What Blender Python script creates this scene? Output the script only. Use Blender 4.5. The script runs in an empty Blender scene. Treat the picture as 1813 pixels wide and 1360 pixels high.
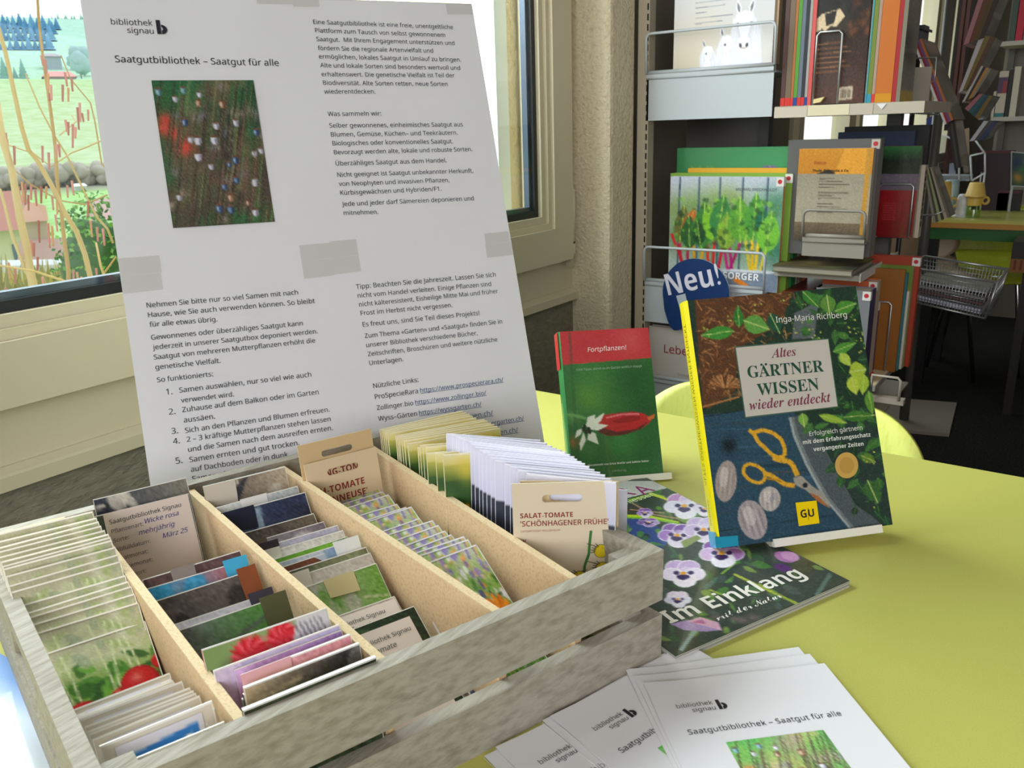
import bpy, math, random
import numpy as np
from mathutils import Vector, Matrix
random.seed(7)
rng = np.random.default_rng(7)
S = bpy.context.scene
COL = S.collection
# ------------------------------------------------------------------ camera
# metres; x runs along the table's far edge, y along the window wall, z = 0 is the table top, the floor is at z = -0.73
FPX, PITCH, ROLL, YAW, CAMZ = 1481.17, 0.295332529, -0.0313859269, 0.624040048, 0.415
CX, CY = 906.5, 680.0
fw = Vector((-math.sin(YAW) * math.cos(PITCH), math.cos(YAW) * math.cos(PITCH), -math.sin(PITCH)))
rt = Vector((math.cos(YAW), math.sin(YAW), 0))
up = rt.cross(fw)
rt, up = rt * math.cos(ROLL) + up * math.sin(ROLL), up * math.cos(ROLL) - rt * math.sin(ROLL)
CAM = Vector((0, 0, CAMZ))
cd = bpy.data.cameras.new('camera')
cam = bpy.data.objects.new('camera', cd)
COL.objects.link(cam)
cam.matrix_world = Matrix(((rt.x, up.x, -fw.x, CAM.x), (rt.y, up.y, -fw.y, CAM.y), (rt.z, up.z, -fw.z, CAM.z), (0, 0, 0, 1)))
cd.sensor_width = 36
cd.lens = FPX / 1813 * 36
cd.clip_start = 0.02
cd.clip_end = 3000
cd.dof.use_dof = True
cd.dof.focus_distance = 0.95
cd.dof.aperture_fstop = 20
S.camera = cam
S.view_settings.view_transform = 'Standard'
S.view_settings.look = 'None'
S.view_settings.gamma = 1
S.view_settings.use_curve_mapping = False
S.view_settings.exposure = 0.0
# ------------------------------------------------------------------ sky and daylight
W = bpy.data.worlds.new('overcast_sky')
S.world = W
W.use_nodes = True
nt = W.node_tree
bg = nt.nodes['Background']
tc = nt.nodes.new('ShaderNodeTexCoord')
sp = nt.nodes.new('ShaderNodeSeparateXYZ')
rp = nt.nodes.new('ShaderNodeValToRGB')
nt.links.new(tc.outputs['Generated'], sp.inputs[0])
nt.links.new(sp.outputs['Z'], rp.inputs[0])
rp.color_ramp.elements[0].position = 0.0
rp.color_ramp.elements[0].color = (1, 1, 1, 1)
rp.color_ramp.elements[1].position = 0.8
rp.color_ramp.elements[1].color = (0.72, 0.84, 1, 1)
nt.links.new(rp.outputs[0], bg.inputs[0])
bg.inputs['Strength'].default_value = 1.3


def area(name, loc, target, sx, sy, power, color=(1, 1, 1)):
    l = bpy.data.lights.new(name, 'AREA')
    l.shape = 'RECTANGLE'
    l.size, l.size_y, l.energy, l.color = sx, sy, power, color
    o = bpy.data.objects.new(name, l)
    COL.objects.link(o)
    o.location = loc
    o.rotation_euler = (Vector(target) - Vector(loc)).to_track_quat('-Z', 'Y').to_euler()
    return o


# daylight falling in through the big window and the next window of that wall; added fill from behind and overhead
area('window_daylight', (-1.75, 0.75, 1.25), (-0.2, 0.75, 0.0), 2.0, 1.1, 85, (0.9, 0.95, 1))
area('far_window_daylight', (-1.6, 4.6, 1.2), (0.3, 4.2, -0.2), 2.0, 1.2, 22, (0.93, 0.97, 1))
area('rear_fill', (1.2, -2.6, 1.1), (-0.3, 0.8, 0.1), 2.4, 1.5, 72, (0.98, 0.97, 1))  # unseen fill behind the camera, added to brighten the near faces
area('ceiling_fill', (1.0, 1.2, 1.84), (1.0, 1.2, 0), 1.4, 0.4, 4, (1, 0.96, 0.9))  # weak fill added under the ceiling, out of view
sun = bpy.data.lights.new('hazy_sun', 'SUN')
sun.energy = 1.3
sun.angle = 0.6
so = bpy.data.objects.new('hazy_sun', sun)
COL.objects.link(so)
so.location = (-10, 0, 30)
so.rotation_euler = Vector((0.25, -0.55, -1)).to_track_quat('-Z', 'Y').to_euler()


# ------------------------------------------------------------------ where a line of sight meets a plane of the place
def ray(px, py):
    return fw * FPX + rt * (px - CX) - up * (py - CY)


def on_pl(px, py, p0, n):
    r = ray(px, py)
    return CAM + r * ((Vector(p0) - CAM).dot(n) / r.dot(n))


def on_z(px, py, z=0.0):
    return on_pl(px, py, (0, 0, z), Vector((0, 0, 1)))


def on_y(px, py, y):
    return on_pl(px, py, (0, y, 0), Vector((0, 1, 0)))


def on_x(px, py, x):
    return on_pl(px, py, (x, 0, 0), Vector((1, 0, 0)))


# ------------------------------------------------------------------ colours and materials
def lin(c):
    if isinstance(c, str):
        c = tuple(int(c[i:i + 2], 16) for i in (0, 2, 4))
        c = tuple(v / 255 for v in c)
    return tuple((v / 12.92 if v <= 0.04045 else ((v + 0.055) / 1.055) ** 2.4) for v in c[:3])


MATS = {}


def mat(name, color=None, rough=0.5, metal=0.0, coat=0.0, spec=0.5, attr=False, noise=None, bump=None, trans=0.0, alpha=1.0, stretch=(1, 1, 1)):
    m = bpy.data.materials.new(name)
    m.use_nodes = True
    t = m.node_tree
    b = t.nodes['Principled BSDF']
    b.inputs['Roughness'].default_value = rough
    b.inputs['Metallic'].default_value = metal
    b.inputs['Coat Weight'].default_value = coat
    b.inputs['Specular IOR Level'].default_value = spec
    src = None
    if attr:
        a = t.nodes.new('ShaderNodeVertexColor')
        a.layer_name = 'Col'
        src = a.outputs['Color']
    else:
        b.inputs['Base Color'].default_value = (*lin(color), 1)
    tcn = mp = None
    if noise or bump:
        tcn = t.nodes.new('ShaderNodeTexCoord')
        mp = t.nodes.new('ShaderNodeMapping')
        mp.inputs['Scale'].default_value = stretch
        t.links.new(tcn.outputs['Object'], mp.inputs[0])
    if noise:
        sc, c2, lo, hi = noise
        n = t.nodes.new('ShaderNodeTexNoise')
        n.inputs['Scale'].default_value = sc
        n.inputs['Detail'].default_value = 6
        t.links.new(mp.outputs[0], n.inputs['Vector'])
        r = t.nodes.new('ShaderNodeValToRGB')
        r.color_ramp.elements[0].position, r.color_ramp.elements[1].position = lo, hi
        r.color_ramp.elements[0].color = (1, 1, 1, 1)
        r.color_ramp.elements[1].color = (*lin(c2), 1)
        if src is None:
            r.color_ramp.elements[0].color = (*lin(color), 1)
            t.links.new(n.outputs['Fac'], r.inputs[0])
            src = r.outputs[0]
        else:
            mx = t.nodes.new('ShaderNodeMix')
            mx.data_type = 'RGBA'
            mx.blend_type = 'MULTIPLY'
            mx.inputs[0].default_value = 1
            t.links.new(n.outputs['Fac'], r.inputs[0])
            t.links.new(src, mx.inputs[6])
            t.links.new(r.outputs[0], mx.inputs[7])
            src = mx.outputs[2]
    if src is not None:
        t.links.new(src, b.inputs['Base Color'])
    if bump:
        sc, st, dist = bump
        n = t.nodes.new('ShaderNodeTexNoise')
        n.inputs['Scale'].default_value = sc
        n.inputs['Detail'].default_value = 5
        t.links.new(mp.outputs[0], n.inputs['Vector'])
        bp = t.nodes.new('ShaderNodeBump')
        bp.inputs['Strength'].default_value = st
        bp.inputs['Distance'].default_value = dist
        t.links.new(n.outputs['Fac'], bp.inputs['Height'])
        t.links.new(bp.outputs[0], b.inputs['Normal'])
    if trans:
        b.inputs['Transmission Weight'].default_value = trans
    if alpha < 1:
        b.inputs['Alpha'].default_value = alpha
    MATS[name] = m
    return m


def glass_mat(name, tint=(1, 1, 1), gloss=0.06, gl_rough=0.02):
    m = bpy.data.materials.new(name)
    m.use_nodes = True
    t = m.node_tree
    t.nodes.remove(t.nodes['Principled BSDF'])
    o = t.nodes['Material Output']
    tr = t.nodes.new('ShaderNodeBsdfTransparent')
    tr.inputs[0].default_value = (*tint, 1)
    g = t.nodes.new('ShaderNodeBsdfGlossy')
    g.inputs['Roughness'].default_value = gl_rough
    mx = t.nodes.new('ShaderNodeMixShader')
    mx.inputs[0].default_value = gloss
    t.links.new(tr.outputs[0], mx.inputs[1])
    t.links.new(g.outputs[0], mx.inputs[2])
    t.links.new(mx.outputs[0], o.inputs[0])
    return m


M_PAPER = mat('paper', attr=True, rough=0.75, spec=0.25)
M_PRINT = mat('satin_print', attr=True, rough=0.42, spec=0.4)
M_GLOSS = mat('glossy_cover', attr=True, rough=0.28, spec=0.5, coat=0.25)
M_METAL = mat('painted_metal', attr=True, rough=0.4, spec=0.5)
M_PLAST = mat('plastic', attr=True, rough=0.35, spec=0.5)
M_MATTE = mat('matte_paint', attr=True, rough=0.8, spec=0.3)
M_CHROME = mat('chrome', 'c8c8c8', rough=0.2, metal=1.0)
M_STEEL = mat('wire_steel', 'b4b6b4', rough=0.35, metal=0.8)
M_WINDOW = mat('window_paint', 'd3c9ac', rough=0.45)
M_RUBBER = mat('black_gasket', '14181c', rough=0.4)
M_ALU = mat('dark_spacer', '4a5664', rough=0.35, metal=0.6)
M_TABLE = mat('green_table_laminate', 'c6c466', rough=0.32, spec=0.5, noise=(900, 'bebc5e', 0.35, 0.65))
M_CHAIR = mat('green_stained_plywood', 'e2e676', rough=0.4, noise=(60, 'd2d862', 0.5, 0.75), stretch=(2, 2, 0.15))
M_CHAIR2 = mat('olive_plywood', '9da325', rough=0.4, noise=(60, '8c921c', 0.45, 0.7), stretch=(2, 2, 0.15))
M_PLASTER = mat('rough_plaster', 'dccfb2', rough=0.95, spec=0.2, noise=(90, 'c2b494', 0.5, 0.8), bump=(130, 0.9, 0.006))
M_WALLDARK = mat('parapet_plaster', '8f8a78', rough=0.95, spec=0.2, noise=(60, '7b7665', 0.4, 0.75), bump=(110, 0.8, 0.005), stretch=(1, 0.6, 1.4))
M_WALL2 = mat('back_wall_paint', '8d867a', rough=0.9, spec=0.2, bump=(120, 0.4, 0.003))
M_CEIL = mat('ceiling_white', 'cfcbc2', rough=0.9)
M_CARPET = mat('dark_carpet', '2a2b28', rough=1.0, spec=0.1, noise=(160, '46453f', 0.45, 0.75), bump=(400, 0.9, 0.01))
M_CRATE = mat('grey_washed_wood', 'aaa496', rough=0.75, spec=0.3, noise=(34, '8b8474', 0.4, 0.75), bump=(90, 0.45, 0.0015), stretch=(7, 0.9, 6))
M_CARD = mat('brown_chipboard', 'd6b88f', rough=0.85, spec=0.2, noise=(420, 'ba9a70', 0.48, 0.8))
M_CARDEDGE = mat('chipboard_edge', 'd9c39c', rough=0.9, spec=0.2, noise=(500, 'b99a70', 0.5, 0.85))
M_ACRYL = glass_mat('clear_acrylic', (0.93, 0.95, 0.97), 0.12, 0.05)
M_TAPE = glass_mat('clear_tape', (0.91, 0.9, 0.88), 0.05, 0.12)
M_GLASS = glass_mat('window_pane', (0.97, 1, 0.98), 0.04, 0.0)
M_LEAF = mat('foliage', attr=True, rough=0.6, spec=0.3)
M_GRASS = mat('meadow', attr=True, rough=1, spec=0.05, noise=(0.35, 'eaeed4', 0.4, 0.7))
M_STUCCO = mat('house_paint', attr=True, rough=0.9, spec=0.1)


# ------------------------------------------------------------------ mesh builder
class MB:
    def __init__(s):
        s.v, s.f, s.c, s.m, s.mats, s.sm = [], [], [], [], [], []

    def mi(s, m):
        if m not in s.mats:
            s.mats.append(m)
        return s.mats.index(m)

    def add(s, vs, fs, col, m, smooth=False):
        b = len(s.v)
        s.v += [tuple(p) for p in vs]
        if len(vs) and isinstance(col, list):
            s.c += col
        else:
            c = lin(col) if col is not None else (0.5, 0.5, 0.5)
            s.c += [c] * len(vs)
        i = s.mi(m)
        for f in fs:
            s.f.append(tuple(b + k for k in f))
            s.m.append(i)
            s.sm.append(smooth)

    def poly(s, pts, col, m):
        s.add(pts, [tuple(range(len(pts)))], col, m)

    def hexa(s, p, col, m):
        # p: 8 points, bottom ring 0-3 then top ring 4-7 in the same order
        for f in ((3, 2, 1, 0), (4, 5, 6, 7), (0, 1, 5, 4), (1, 2, 6, 5), (2, 3, 7, 6), (3, 0, 4, 7)):
            s.add([p[k] for k in f], [(0, 1, 2, 3)], col, m)

    def box(s, a, b, col, m, fr=None):
        x0, y0, z0 = a
        x1, y1, z1 = b
        p = [Vector(q) for q in ((x0, y0, z0), (x1, y0, z0), (x1, y1, z0), (x0, y1, z0), (x0, y0, z1), (x1, y0, z1), (x1, y1, z1), (x0, y1, z1))]
        if fr is not None:
            p = [fr @ q for q in p]
        s.hexa(p, col, m)

    def slab(s, pts, off, col, m, side=None, back=None):
        # polygon pts extruded by vector off (pts is the visible face)
        pts = [Vector(p) for p in pts]
        off = Vector(off)
        q = [p + off for p in pts]
        n = len(pts)
        s.poly(pts, col, m)
        s.poly(list(reversed(q)), back or col, m)
        for i in range(n):
            j = (i + 1) % n
            s.poly([pts[j], pts[i], q[i], q[j]], side or col, m)

    def tube(s, pts, r, col, m, n=8, closed=False, r1=None):
        pts = [Vector(p) for p in pts]
        N = len(pts)
        rings = []
        prev = None
        for i, p in enumerate(pts):
            if closed:
                t = (pts[(i + 1) % N] - pts[i - 1]).normalized()
            else:
                t = (pts[min(i + 1, N - 1)] - pts[max(i - 1, 0)]).normalized()
            if prev is None:
                a = Vector((0, 0, 1)) if abs(t.z) < 0.9 else Vector((1, 0, 0))
                prev = t.cross(a).normalized()
            e1 = (prev - t * prev.dot(t)).normalized()
            prev = e1
            e2 = t.cross(e1)
            rr = r if r1 is None else r + (r1 - r) * i / max(1, N - 1)
            rings.append([p + (e1 * math.cos(2 * math.pi * k / n) + e2 * math.sin(2 * math.pi * k / n)) * rr for k in range(n)])
        vs = [v for ring in rings for v in ring]
        fs = []
        for i in range(N if closed else N - 1):
            j = (i + 1) % N
            for k in range(n):
                l = (k + 1) % n
                fs.append((i * n + k, i * n + l, j * n + l, j * n + k))
        if not closed:
            fs.append(tuple(reversed(range(n))))
            fs.append(tuple((N - 1) * n + k for k in range(n)))
        s.add(vs, fs, col, m, True)

    def lathe(s, c, prof, col, m, n=28, fr=None):
        vs, fs = [], []
        for (r, z) in prof:
            for k in range(n):
                a = 2 * math.pi * k / n
                q = Vector((r * math.cos(a), r * math.sin(a), z))
                vs.append((fr @ q if fr is not None else q) + Vector(c))
        for i in range(len(prof) - 1):
            for k in range(n):
                l = (k + 1) % n
                fs.append((i * n + k, i * n + l, (i + 1) * n + l, (i + 1) * n + k))
        s.add(vs, fs, col, m, True)

    def blob(s, c, r, col, m, sub=2, jit=0.0, sc=(1, 1, 1)):
        import bmesh
        bm = bmesh.new()
        bmesh.ops.create_icosphere(bm, subdivisions=sub, radius=1)
        vs = []
        for v in bm.verts:
            k = r * (1 + jit * random.uniform(-1, 1))
            vs.append(Vector(c) + Vector((v.co.x * sc[0], v.co.y * sc[1], v.co.z * sc[2])) * k)
        fs = [tuple(v.index for v in f.verts) for f in bm.faces]
        bm.free()
        s.add(vs, fs, col, m, True)

    def picture(s, p00, p10, p11, p01, cv, m):
        # p00 top left, p10 top right, p11 bottom right, p01 bottom left; cv painted canvas
        p00, p10, p11, p01 = map(Vector, (p00, p10, p11, p01))
        h, w = cv.a.shape[:2]
        vs = []
        for j in range(h):
            t = j / (h - 1)
            A = p00.lerp(p01, t)
            B = p10.lerp(p11, t)
            for i in range(w):
                vs.append(A.lerp(B, i / (w - 1)))
        fs = [(j * w + i, (j + 1) * w + i, (j + 1) * w + i + 1, j * w + i + 1) for j in range(h - 1) for i in range(w - 1)]
        c = np.clip(cv.a.reshape(-1, 3), 0, 1)
        c = np.where(c <= 0.04045, c / 12.92, ((c + 0.055) / 1.055) ** 2.4)
        s.add(vs, fs, [tuple(x) for x in c.tolist()], m)

    def text(s, txt, o, u, v, col, m, size=None, width=None, bold=0.0, shear=0.0, align='L', lift=0.0003, sy=None):
        # flat lettering: o baseline start, u reading direction, v up direction (unit vectors)
        vs, fs, w = glyphs(txt, bold, shear)
        if not fs:
            return
        u, v, o = Vector(u), Vector(v), Vector(o)
        k = width / w if width else size
        ky = sy if sy else k
        dx = {'L': 0, 'C': -w * k / 2, 'R': -w * k}[align]
        n = u.cross(v).normalized() * lift
        s.add([o + u * (x * k + dx) + v * (y * ky) + n for x, y in vs], fs, col, m)


_gl = {}
try:
    import os
    FONT = bpy.data.fonts.load(os.path.join(bpy.utils.system_resource('DATAFILES', path='fonts'), 'NotoSansHebrew-Regular.woff2'))
except Exception:
    FONT = None


def glyphs(txt, bold=0.0, shear=0.0):
    if bold >= 0.005 and all(ord(ch) < 128 for ch in txt):      # heavier letters come as their own alphabet
        txt = ''.join(chr(0x1D5D4 + ord(ch) - 65) if 'A' <= ch <= 'Z' else chr(0x1D5EE + ord(ch) - 97) if 'a' <= ch <= 'z' else ch for ch in txt)
        bold = 0.0
    if any(ch in 'MgWwm' for ch in txt) or bold < 0.005:
        bold = 0.0
    key = (txt, bold, shear)
    if key in _gl:
        return _gl[key]
    c = bpy.data.curves.new('lettering', 'FONT')
    c.body = txt
    if FONT and all(ord(ch) < 0x10000 for ch in txt):
        c.font = FONT
    c.size = 1
    c.resolution_u = 3
    c.offset = bold
    c.shear = shear
    c.fill_mode = 'FRONT'
    o = bpy.data.objects.new('lettering', c)
    COL.objects.link(o)
    bpy.context.view_layer.update()
    me = bpy.data.meshes.new_from_object(o)
    vs = [(v.co.x, v.co.y) for v in me.vertices]
    fs = []
    for p in me.polygons:
        f = tuple(p.vertices)
        fs.append(f if p.normal.z > 0 else tuple(reversed(f)))
    bpy.data.objects.remove(o)
    bpy.data.curves.remove(c)
    bpy.data.meshes.remove(me)
    x0 = min((v[0] for v in vs), default=0)
    vs = [(a - x0, b) for a, b in vs]
    w = max((v[0] for v in vs), default=0)
    _gl[key] = (vs, fs, max(w, 1e-6))
    return _gl[key]


def link(name, mb, parent=None, loc=None, rot=None, mesh=None):
    """one mesh object; world-space geometry in mb, origin at the base centre (or at loc)"""
    if mesh is None:
        if parent is not None and loc is None:
            org = Vector((0, 0, 0))
            pm = parent.get('_o')
            org = Vector(pm) if pm is not None else Vector((0, 0, 0))
        elif loc is not None:
            org = Vector(loc)
        else:
            a = np.array(mb.v)
            org = Vector(((a[:, 0].min() + a[:, 0].max()) / 2, (a[:, 1].min() + a[:, 1].max()) / 2, a[:, 2].min()))
        me = bpy.data.meshes.new(name)
        a = np.array(mb.v, dtype=float) - np.array(org)
        me.from_pydata(a.tolist(), [], mb.f)
        for m in mb.mats:
            me.materials.append(m)
        me.polygons.foreach_set('material_index', mb.m)
        me.polygons.foreach_set('use_smooth', mb.sm)
        at = me.color_attributes.new('Col', 'FLOAT_COLOR', 'POINT')
        cc = np.ones((len(mb.v), 4), dtype=np.float32)
        cc[:, :3] = np.array(mb.c, dtype=np.float32)
        at.data.foreach_set('color', cc.ravel())
        me.update()
    else:
        me, org = mesh, Vector((0, 0, 0))
    o = bpy.data.objects.new(name, me)
    COL.objects.link(o)
    if parent is not None:
        o.parent = parent
        o['_o'] = tuple(org)
    else:
        o.location = org
        o['_o'] = tuple(org)
    return o


def thing(name, label, cat, loc=(0, 0, 0), group=None):
    o = bpy.data.objects.new(name, None)
    o.empty_display_size = 0.02
    COL.objects.link(o)
    o.location = loc
    o['_o'] = tuple(loc)
    o['label'], o['category'] = label, cat
    if group:
        o['group'] = group
    return o


def tag(o, label, cat, group=None, kind=None):
    o['label'], o['category'] = label, cat
    if group:
        o['group'] = group
    if kind:
        o['kind'] = kind
    return o


def struct(name, mb, parent=None):
    o = link(name, mb, parent)
    if parent is None:
        o['kind'] = 'structure'
    return o


def copy_tree(o, mw, label=None, group=None):
    c = o.copy()
    COL.objects.link(c)
    c.matrix_world = mw
    if label:
        c['label'] = label
    if group:
        c['group'] = group
    for ch in o.children:
        d = ch.copy()
        COL.objects.link(d)
        d.parent = c
        for g in ch.children:
            e = g.copy()
            COL.objects.link(e)
            e.parent = d
    return c


# ------------------------------------------------------------------ painted print (colours go into the mesh, one value per vertex)
class Cv:
    def __init__(s, w, h, col, tf=None):
        s.w, s.h = w, h
        s.a = np.ones((h, w, 3)) * np.array(s.k(col))
        s.tf = tf or (lambda x, y: (x, y))
        s.yy, s.xx = np.mgrid[0:h, 0:w]
        s.xx = s.xx / (w - 1)
        s.yy = s.yy / (h - 1)

    @staticmethod
    def k(c):
        if isinstance(c, str):
            return tuple(int(c[i:i + 2], 16) / 255 for i in (0, 2, 4))
        return c

    def grad(s, c0, c1, y0=0, y1=1, ax='y'):
        t = np.clip(((s.yy if ax == 'y' else s.xx) - y0) / (y1 - y0), 0, 1)[..., None]
        s.a = np.array(s.k(c0)) * (1 - t) + np.array(s.k(c1)) * t

    def band(s, c0, c1, y0, y1):
        m = (s.yy >= y0) & (s.yy <= y1)
        t = np.clip((s.yy - y0) / max(1e-6, y1 - y0), 0, 1)[..., None]
        g = np.array(s.k(c0)) * (1 - t) + np.array(s.k(c1)) * t
        s.a[m] = g[m]

    def mix(s, mask, col, a):
        k = (mask * a)[..., None]
        s.a = s.a * (1 - k) + np.array(s.k(col)) * k

    def poly(s, pts, col, a=1.0):
        P = [s.tf(*p) for p in pts]
        xs = [p[0] for p in P]
        ys = [p[1] for p in P]
        i0, i1 = max(0, int(min(xs) * s.w) - 1), min(s.w, int(max(xs) * s.w) + 2)
        j0, j1 = max(0, int(min(ys) * s.h) - 1), min(s.h, int(max(ys) * s.h) + 2)
        if i1 <= i0 or j1 <= j0:
            return
        X, Y = s.xx[j0:j1, i0:i1], s.yy[j0:j1, i0:i1]
        acc = np.zeros(X.shape)
        for ox in (-0.25, 0.25):
            for oy in (-0.25, 0.25):
                x, y = X + ox / s.w, Y + oy / s.h
                ins = np.zeros(X.shape, bool)
                for q in range(len(P)):
                    x1, y1 = P[q]
                    x2, y2 = P[q - 1]
                    if y1 == y2:
                        continue
                    c = ((y1 > y) != (y2 > y)) & (x < (x2 - x1) * (y - y1) / (y2 - y1) + x1)
                    ins ^= c
                acc += ins
        k = (acc / 4 * a)[..., None]
        s.a[j0:j1, i0:i1] = s.a[j0:j1, i0:i1] * (1 - k) + np.array(s.k(col)) * k

    def ell(s, cx, cy, rx, ry, col, rot=0.0, a=1.0, n=20):
        r = math.radians(rot)
        s.poly([(cx + rx * math.cos(t) * math.cos(r) - ry * math.sin(t) * math.sin(r), cy + rx * math.cos(t) * math.sin(r) + ry * math.sin(t) * math.cos(r)) for t in [2 * math.pi * q / n for q in range(n)]], col, a)

    def line(s, pts, w, col, a=1.0):
        for (x1, y1), (x2, y2) in zip(pts[:-1], pts[1:]):
            d = math.hypot(x2 - x1, y2 - y1) or 1e-9
            nx, ny = -(y2 - y1) / d * w / 2, (x2 - x1) / d * w / 2
            s.poly([(x1 + nx, y1 + ny), (x2 + nx, y2 + ny), (x2 - nx, y2 - ny), (x1 - nx, y1 - ny)], col, a)

    def leaf(s, x1, y1, x2, y2, w, col, vein=None, a=1.0):
        d = math.hypot(x2 - x1, y2 - y1) or 1e-9
        ux, uy = (x2 - x1) / d, (y2 - y1) / d
        L, R_ = [], []
        for t in (0, .15, .3, .5, .7, .85, 1):
            k = math.sin(math.pi * t ** 0.8) * w
            L.append((x1 + ux * d * t - uy * k, y1 + uy * d * t + ux * k))
            R_.append((x1 + ux * d * t + uy * k, y1 + uy * d * t - ux * k))
        s.poly(L + R_[::-1], col, a)
        if vein:
            s.line([(x1, y1), (x2, y2)], w * 0.12, vein)

    def soft(s, cx, cy, r, col, a=1.0):
        x, y = s.tf(cx, cy)
        x2, y2 = s.tf(cx + r, cy)
        R2 = math.hypot((x2 - x) * s.w, (y2 - y) * s.h)
        d = ((s.xx - x) * s.w) ** 2 + ((s.yy - y) * s.h) ** 2
        s.mix(np.exp(-d / (R2 * R2)), col, a)

    def grain(s, amp, cell=1, seed=0):
        g = np.random.default_rng(seed)
        n = g.normal(0, amp, (s.h // cell + 2, s.w // cell + 2))
        n = np.kron(n, np.ones((cell, cell)))[:s.h, :s.w]
        s.a = np.clip(s.a + n[..., None], 0, 1)

    def blur(s, n=1):
        for _ in range(n):
            p = np.pad(s.a, ((1, 1), (1, 1), (0, 0)), mode='edge')
            s.a = (p[:-2, 1:-1] + p[2:, 1:-1] + p[1:-1, :-2] + p[1:-1, 2:] + 4 * p[1:-1, 1:-1]) / 8


def ordinal(i):
    return ['first', 'second', 'third', 'fourth', 'fifth', 'sixth', 'seventh', 'eighth', 'ninth', 'tenth', 'eleventh', 'twelfth', 'thirteenth', 'fourteenth', 'fifteenth', 'sixteenth', 'seventeenth', 'eighteenth', 'nineteenth', 'twentieth', 'twenty-first', 'twenty-second', 'twenty-third', 'twenty-fourth'][i]


UX, UY, UZ = Vector((1, 0, 0)), Vector((0, 1, 0)), Vector((0, 0, 1))
# ================================================================== the room shell
FLOOR, CEILZ = -0.73, 1.87
XW = -1.05            # fixed window frame and parapet
YP = 1.723            # pier between the window and the shelves
mb = MB()
mb.box((-1.3, -3.2, FLOOR - 0.1), (4.2, 7.4, FLOOR), 'ffffff', M_CARPET)
struct('floor', mb)
mb = MB()
mb.box((-1.3, -3.2, CEILZ), (4.2, 7.4, CEILZ + 0.1), 'ffffff', M_CEIL)
struct('ceiling', mb)
WZ0, WZ1 = 0.04, 1.45
mb = MB()      # parapet, lintel and the rest of the window wall
mb.box((-1.25, -3.2, FLOOR), (XW, YP, WZ0), 'ffffff', M_WALLDARK)
mb.box((-1.25, -3.2, WZ1), (XW, 7.3, CEILZ), 'ffffff', M_WALL2)
mb.box((-1.25, -3.2, WZ0), (XW, -0.55, WZ1), 'ffffff', M_WALL2)
mb.box((-1.25, YP + 0.11, FLOOR), (XW, 3.3, WZ1), 'ffffff', M_WALL2)
mb.box((-1.25, 3.3, FLOOR), (XW, 6.86, 0.05), 'ffffff', M_WALL2)
mb.box((-1.25, 6.86, FLOOR), (XW, 7.3, WZ1), 'ffffff', mat('cream_wall', 'd8cfb4', rough=0.9, bump=(120, 0.4, 0.003)))
struct('wall_left', mb)
mb = MB()      # rough plastered pier, its far edge slightly rounded
pts = [(-1.25, YP), (-0.958, YP), (-0.951, YP + 0.004), (-0.948, YP + 0.012), (-0.948, YP + 0.11), (-1.25, YP + 0.11)]
mb.slab([(x, y, CEILZ) for x, y in pts][::-1], (0, 0, FLOOR - CEILZ), 'ffffff', M_PLASTER)
struct('wall_pier', mb)
mb = MB()
mb.box((-1.3, 7.3, FLOOR), (4.2, 7.4, CEILZ), 'ffffff', M_WALL2)
struct('wall_back', mb)
mb = MB()
mb.box((4.1, -3.2, FLOOR), (4.2, 7.3, CEILZ), 'ffffff', M_WALL2)
struct('wall_right', mb)
mb = MB()      # wall behind the camera, with a wide window opening
mb.box((-1.3, -3.2, FLOOR), (-0.2, -3.1, CEILZ), 'ffffff', M_WALL2)
mb.box((2.8, -3.2, FLOOR), (4.2, -3.1, CEILZ), 'ffffff', M_WALL2)
mb.box((-0.2, -3.2, FLOOR), (2.8, -3.1, 0.1), 'ffffff', M_WALL2)
mb.box((-0.2, -3.2, 1.6), (2.8, -3.1, CEILZ), 'ffffff', M_WALL2)
struct('wall_front', mb)


# ------------------------------------------------------------------ the big window
def ring(mb, x0, x1, y0, y1, z0, z1, t, col, m, tb=None):
    tb = tb or t
    mb.box((x0, y0, z0), (x1, y1, z0 + tb), col, m)
    mb.box((x0, y0, z1 - t), (x1, y1, z1), col, m)
    mb.box((x0, y0, z0 + tb), (x1, y0 + t, z1 - t), col, m)
    mb.box((x0, y1 - t, z0 + tb), (x1, y1, z1 - t), col, m)


w1 = thing('window_1', 'big', 'w', (XW, 0.6, WZ0))
for k in ('label', 'category'):
    del w1[k]
w1['kind'] = 'structure'
mb = MB()
ring(mb, -1.13, XW, -0.55, YP, WZ0, WZ1, 0.09, 'd8cfb3', M_WINDOW, 0.1)
struct('window_frame', mb, w1)
SY0, SY1, SZ0, SZ1 = -0.5, 1.679, 0.121, 1.41
mb = MB()
ring(mb, -1.085, -1.02, SY0, SY1, SZ0, SZ1, 0.0775, 'd8cfb3', M_WINDOW)
ring(mb, -1.085, -1.0285, SY0 + 0.0775, SY1 - 0.0775, SZ0 + 0.0775, SZ1 - 0.0775, 0.013, 'd8cfb3', M_WINDOW)
ring(mb, -1.085, -1.036, SY0 + 0.09, SY1 - 0.09, SZ0 + 0.09, SZ1 - 0.09, 0.016, 'e5dfcd', M_WINDOW)
struct('sash', mb, w1)
mb = MB()
ring(mb, -1.074, -1.046, SY0 + 0.106, SY1 - 0.106, SZ0 + 0.106, SZ1 - 0.106, 0.014, '101418', M_RUBBER)
struct('gasket', mb, w1)
mb = MB()
ring(mb, -1.068, -1.054, SY0 + 0.12, SY1 - 0.12, SZ0 + 0.12, SZ1 - 0.12, 0.009, '4a5664', M_ALU)
struct('spacer', mb, w1)
mb = MB()
mb.box((-1.052, SY0 + 0.11, SZ0 + 0.11), (-1.048, SY1 - 0.11, SZ1 - 0.11), 'ffffff', M_GLASS)
struct('pane', mb, w1)
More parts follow.
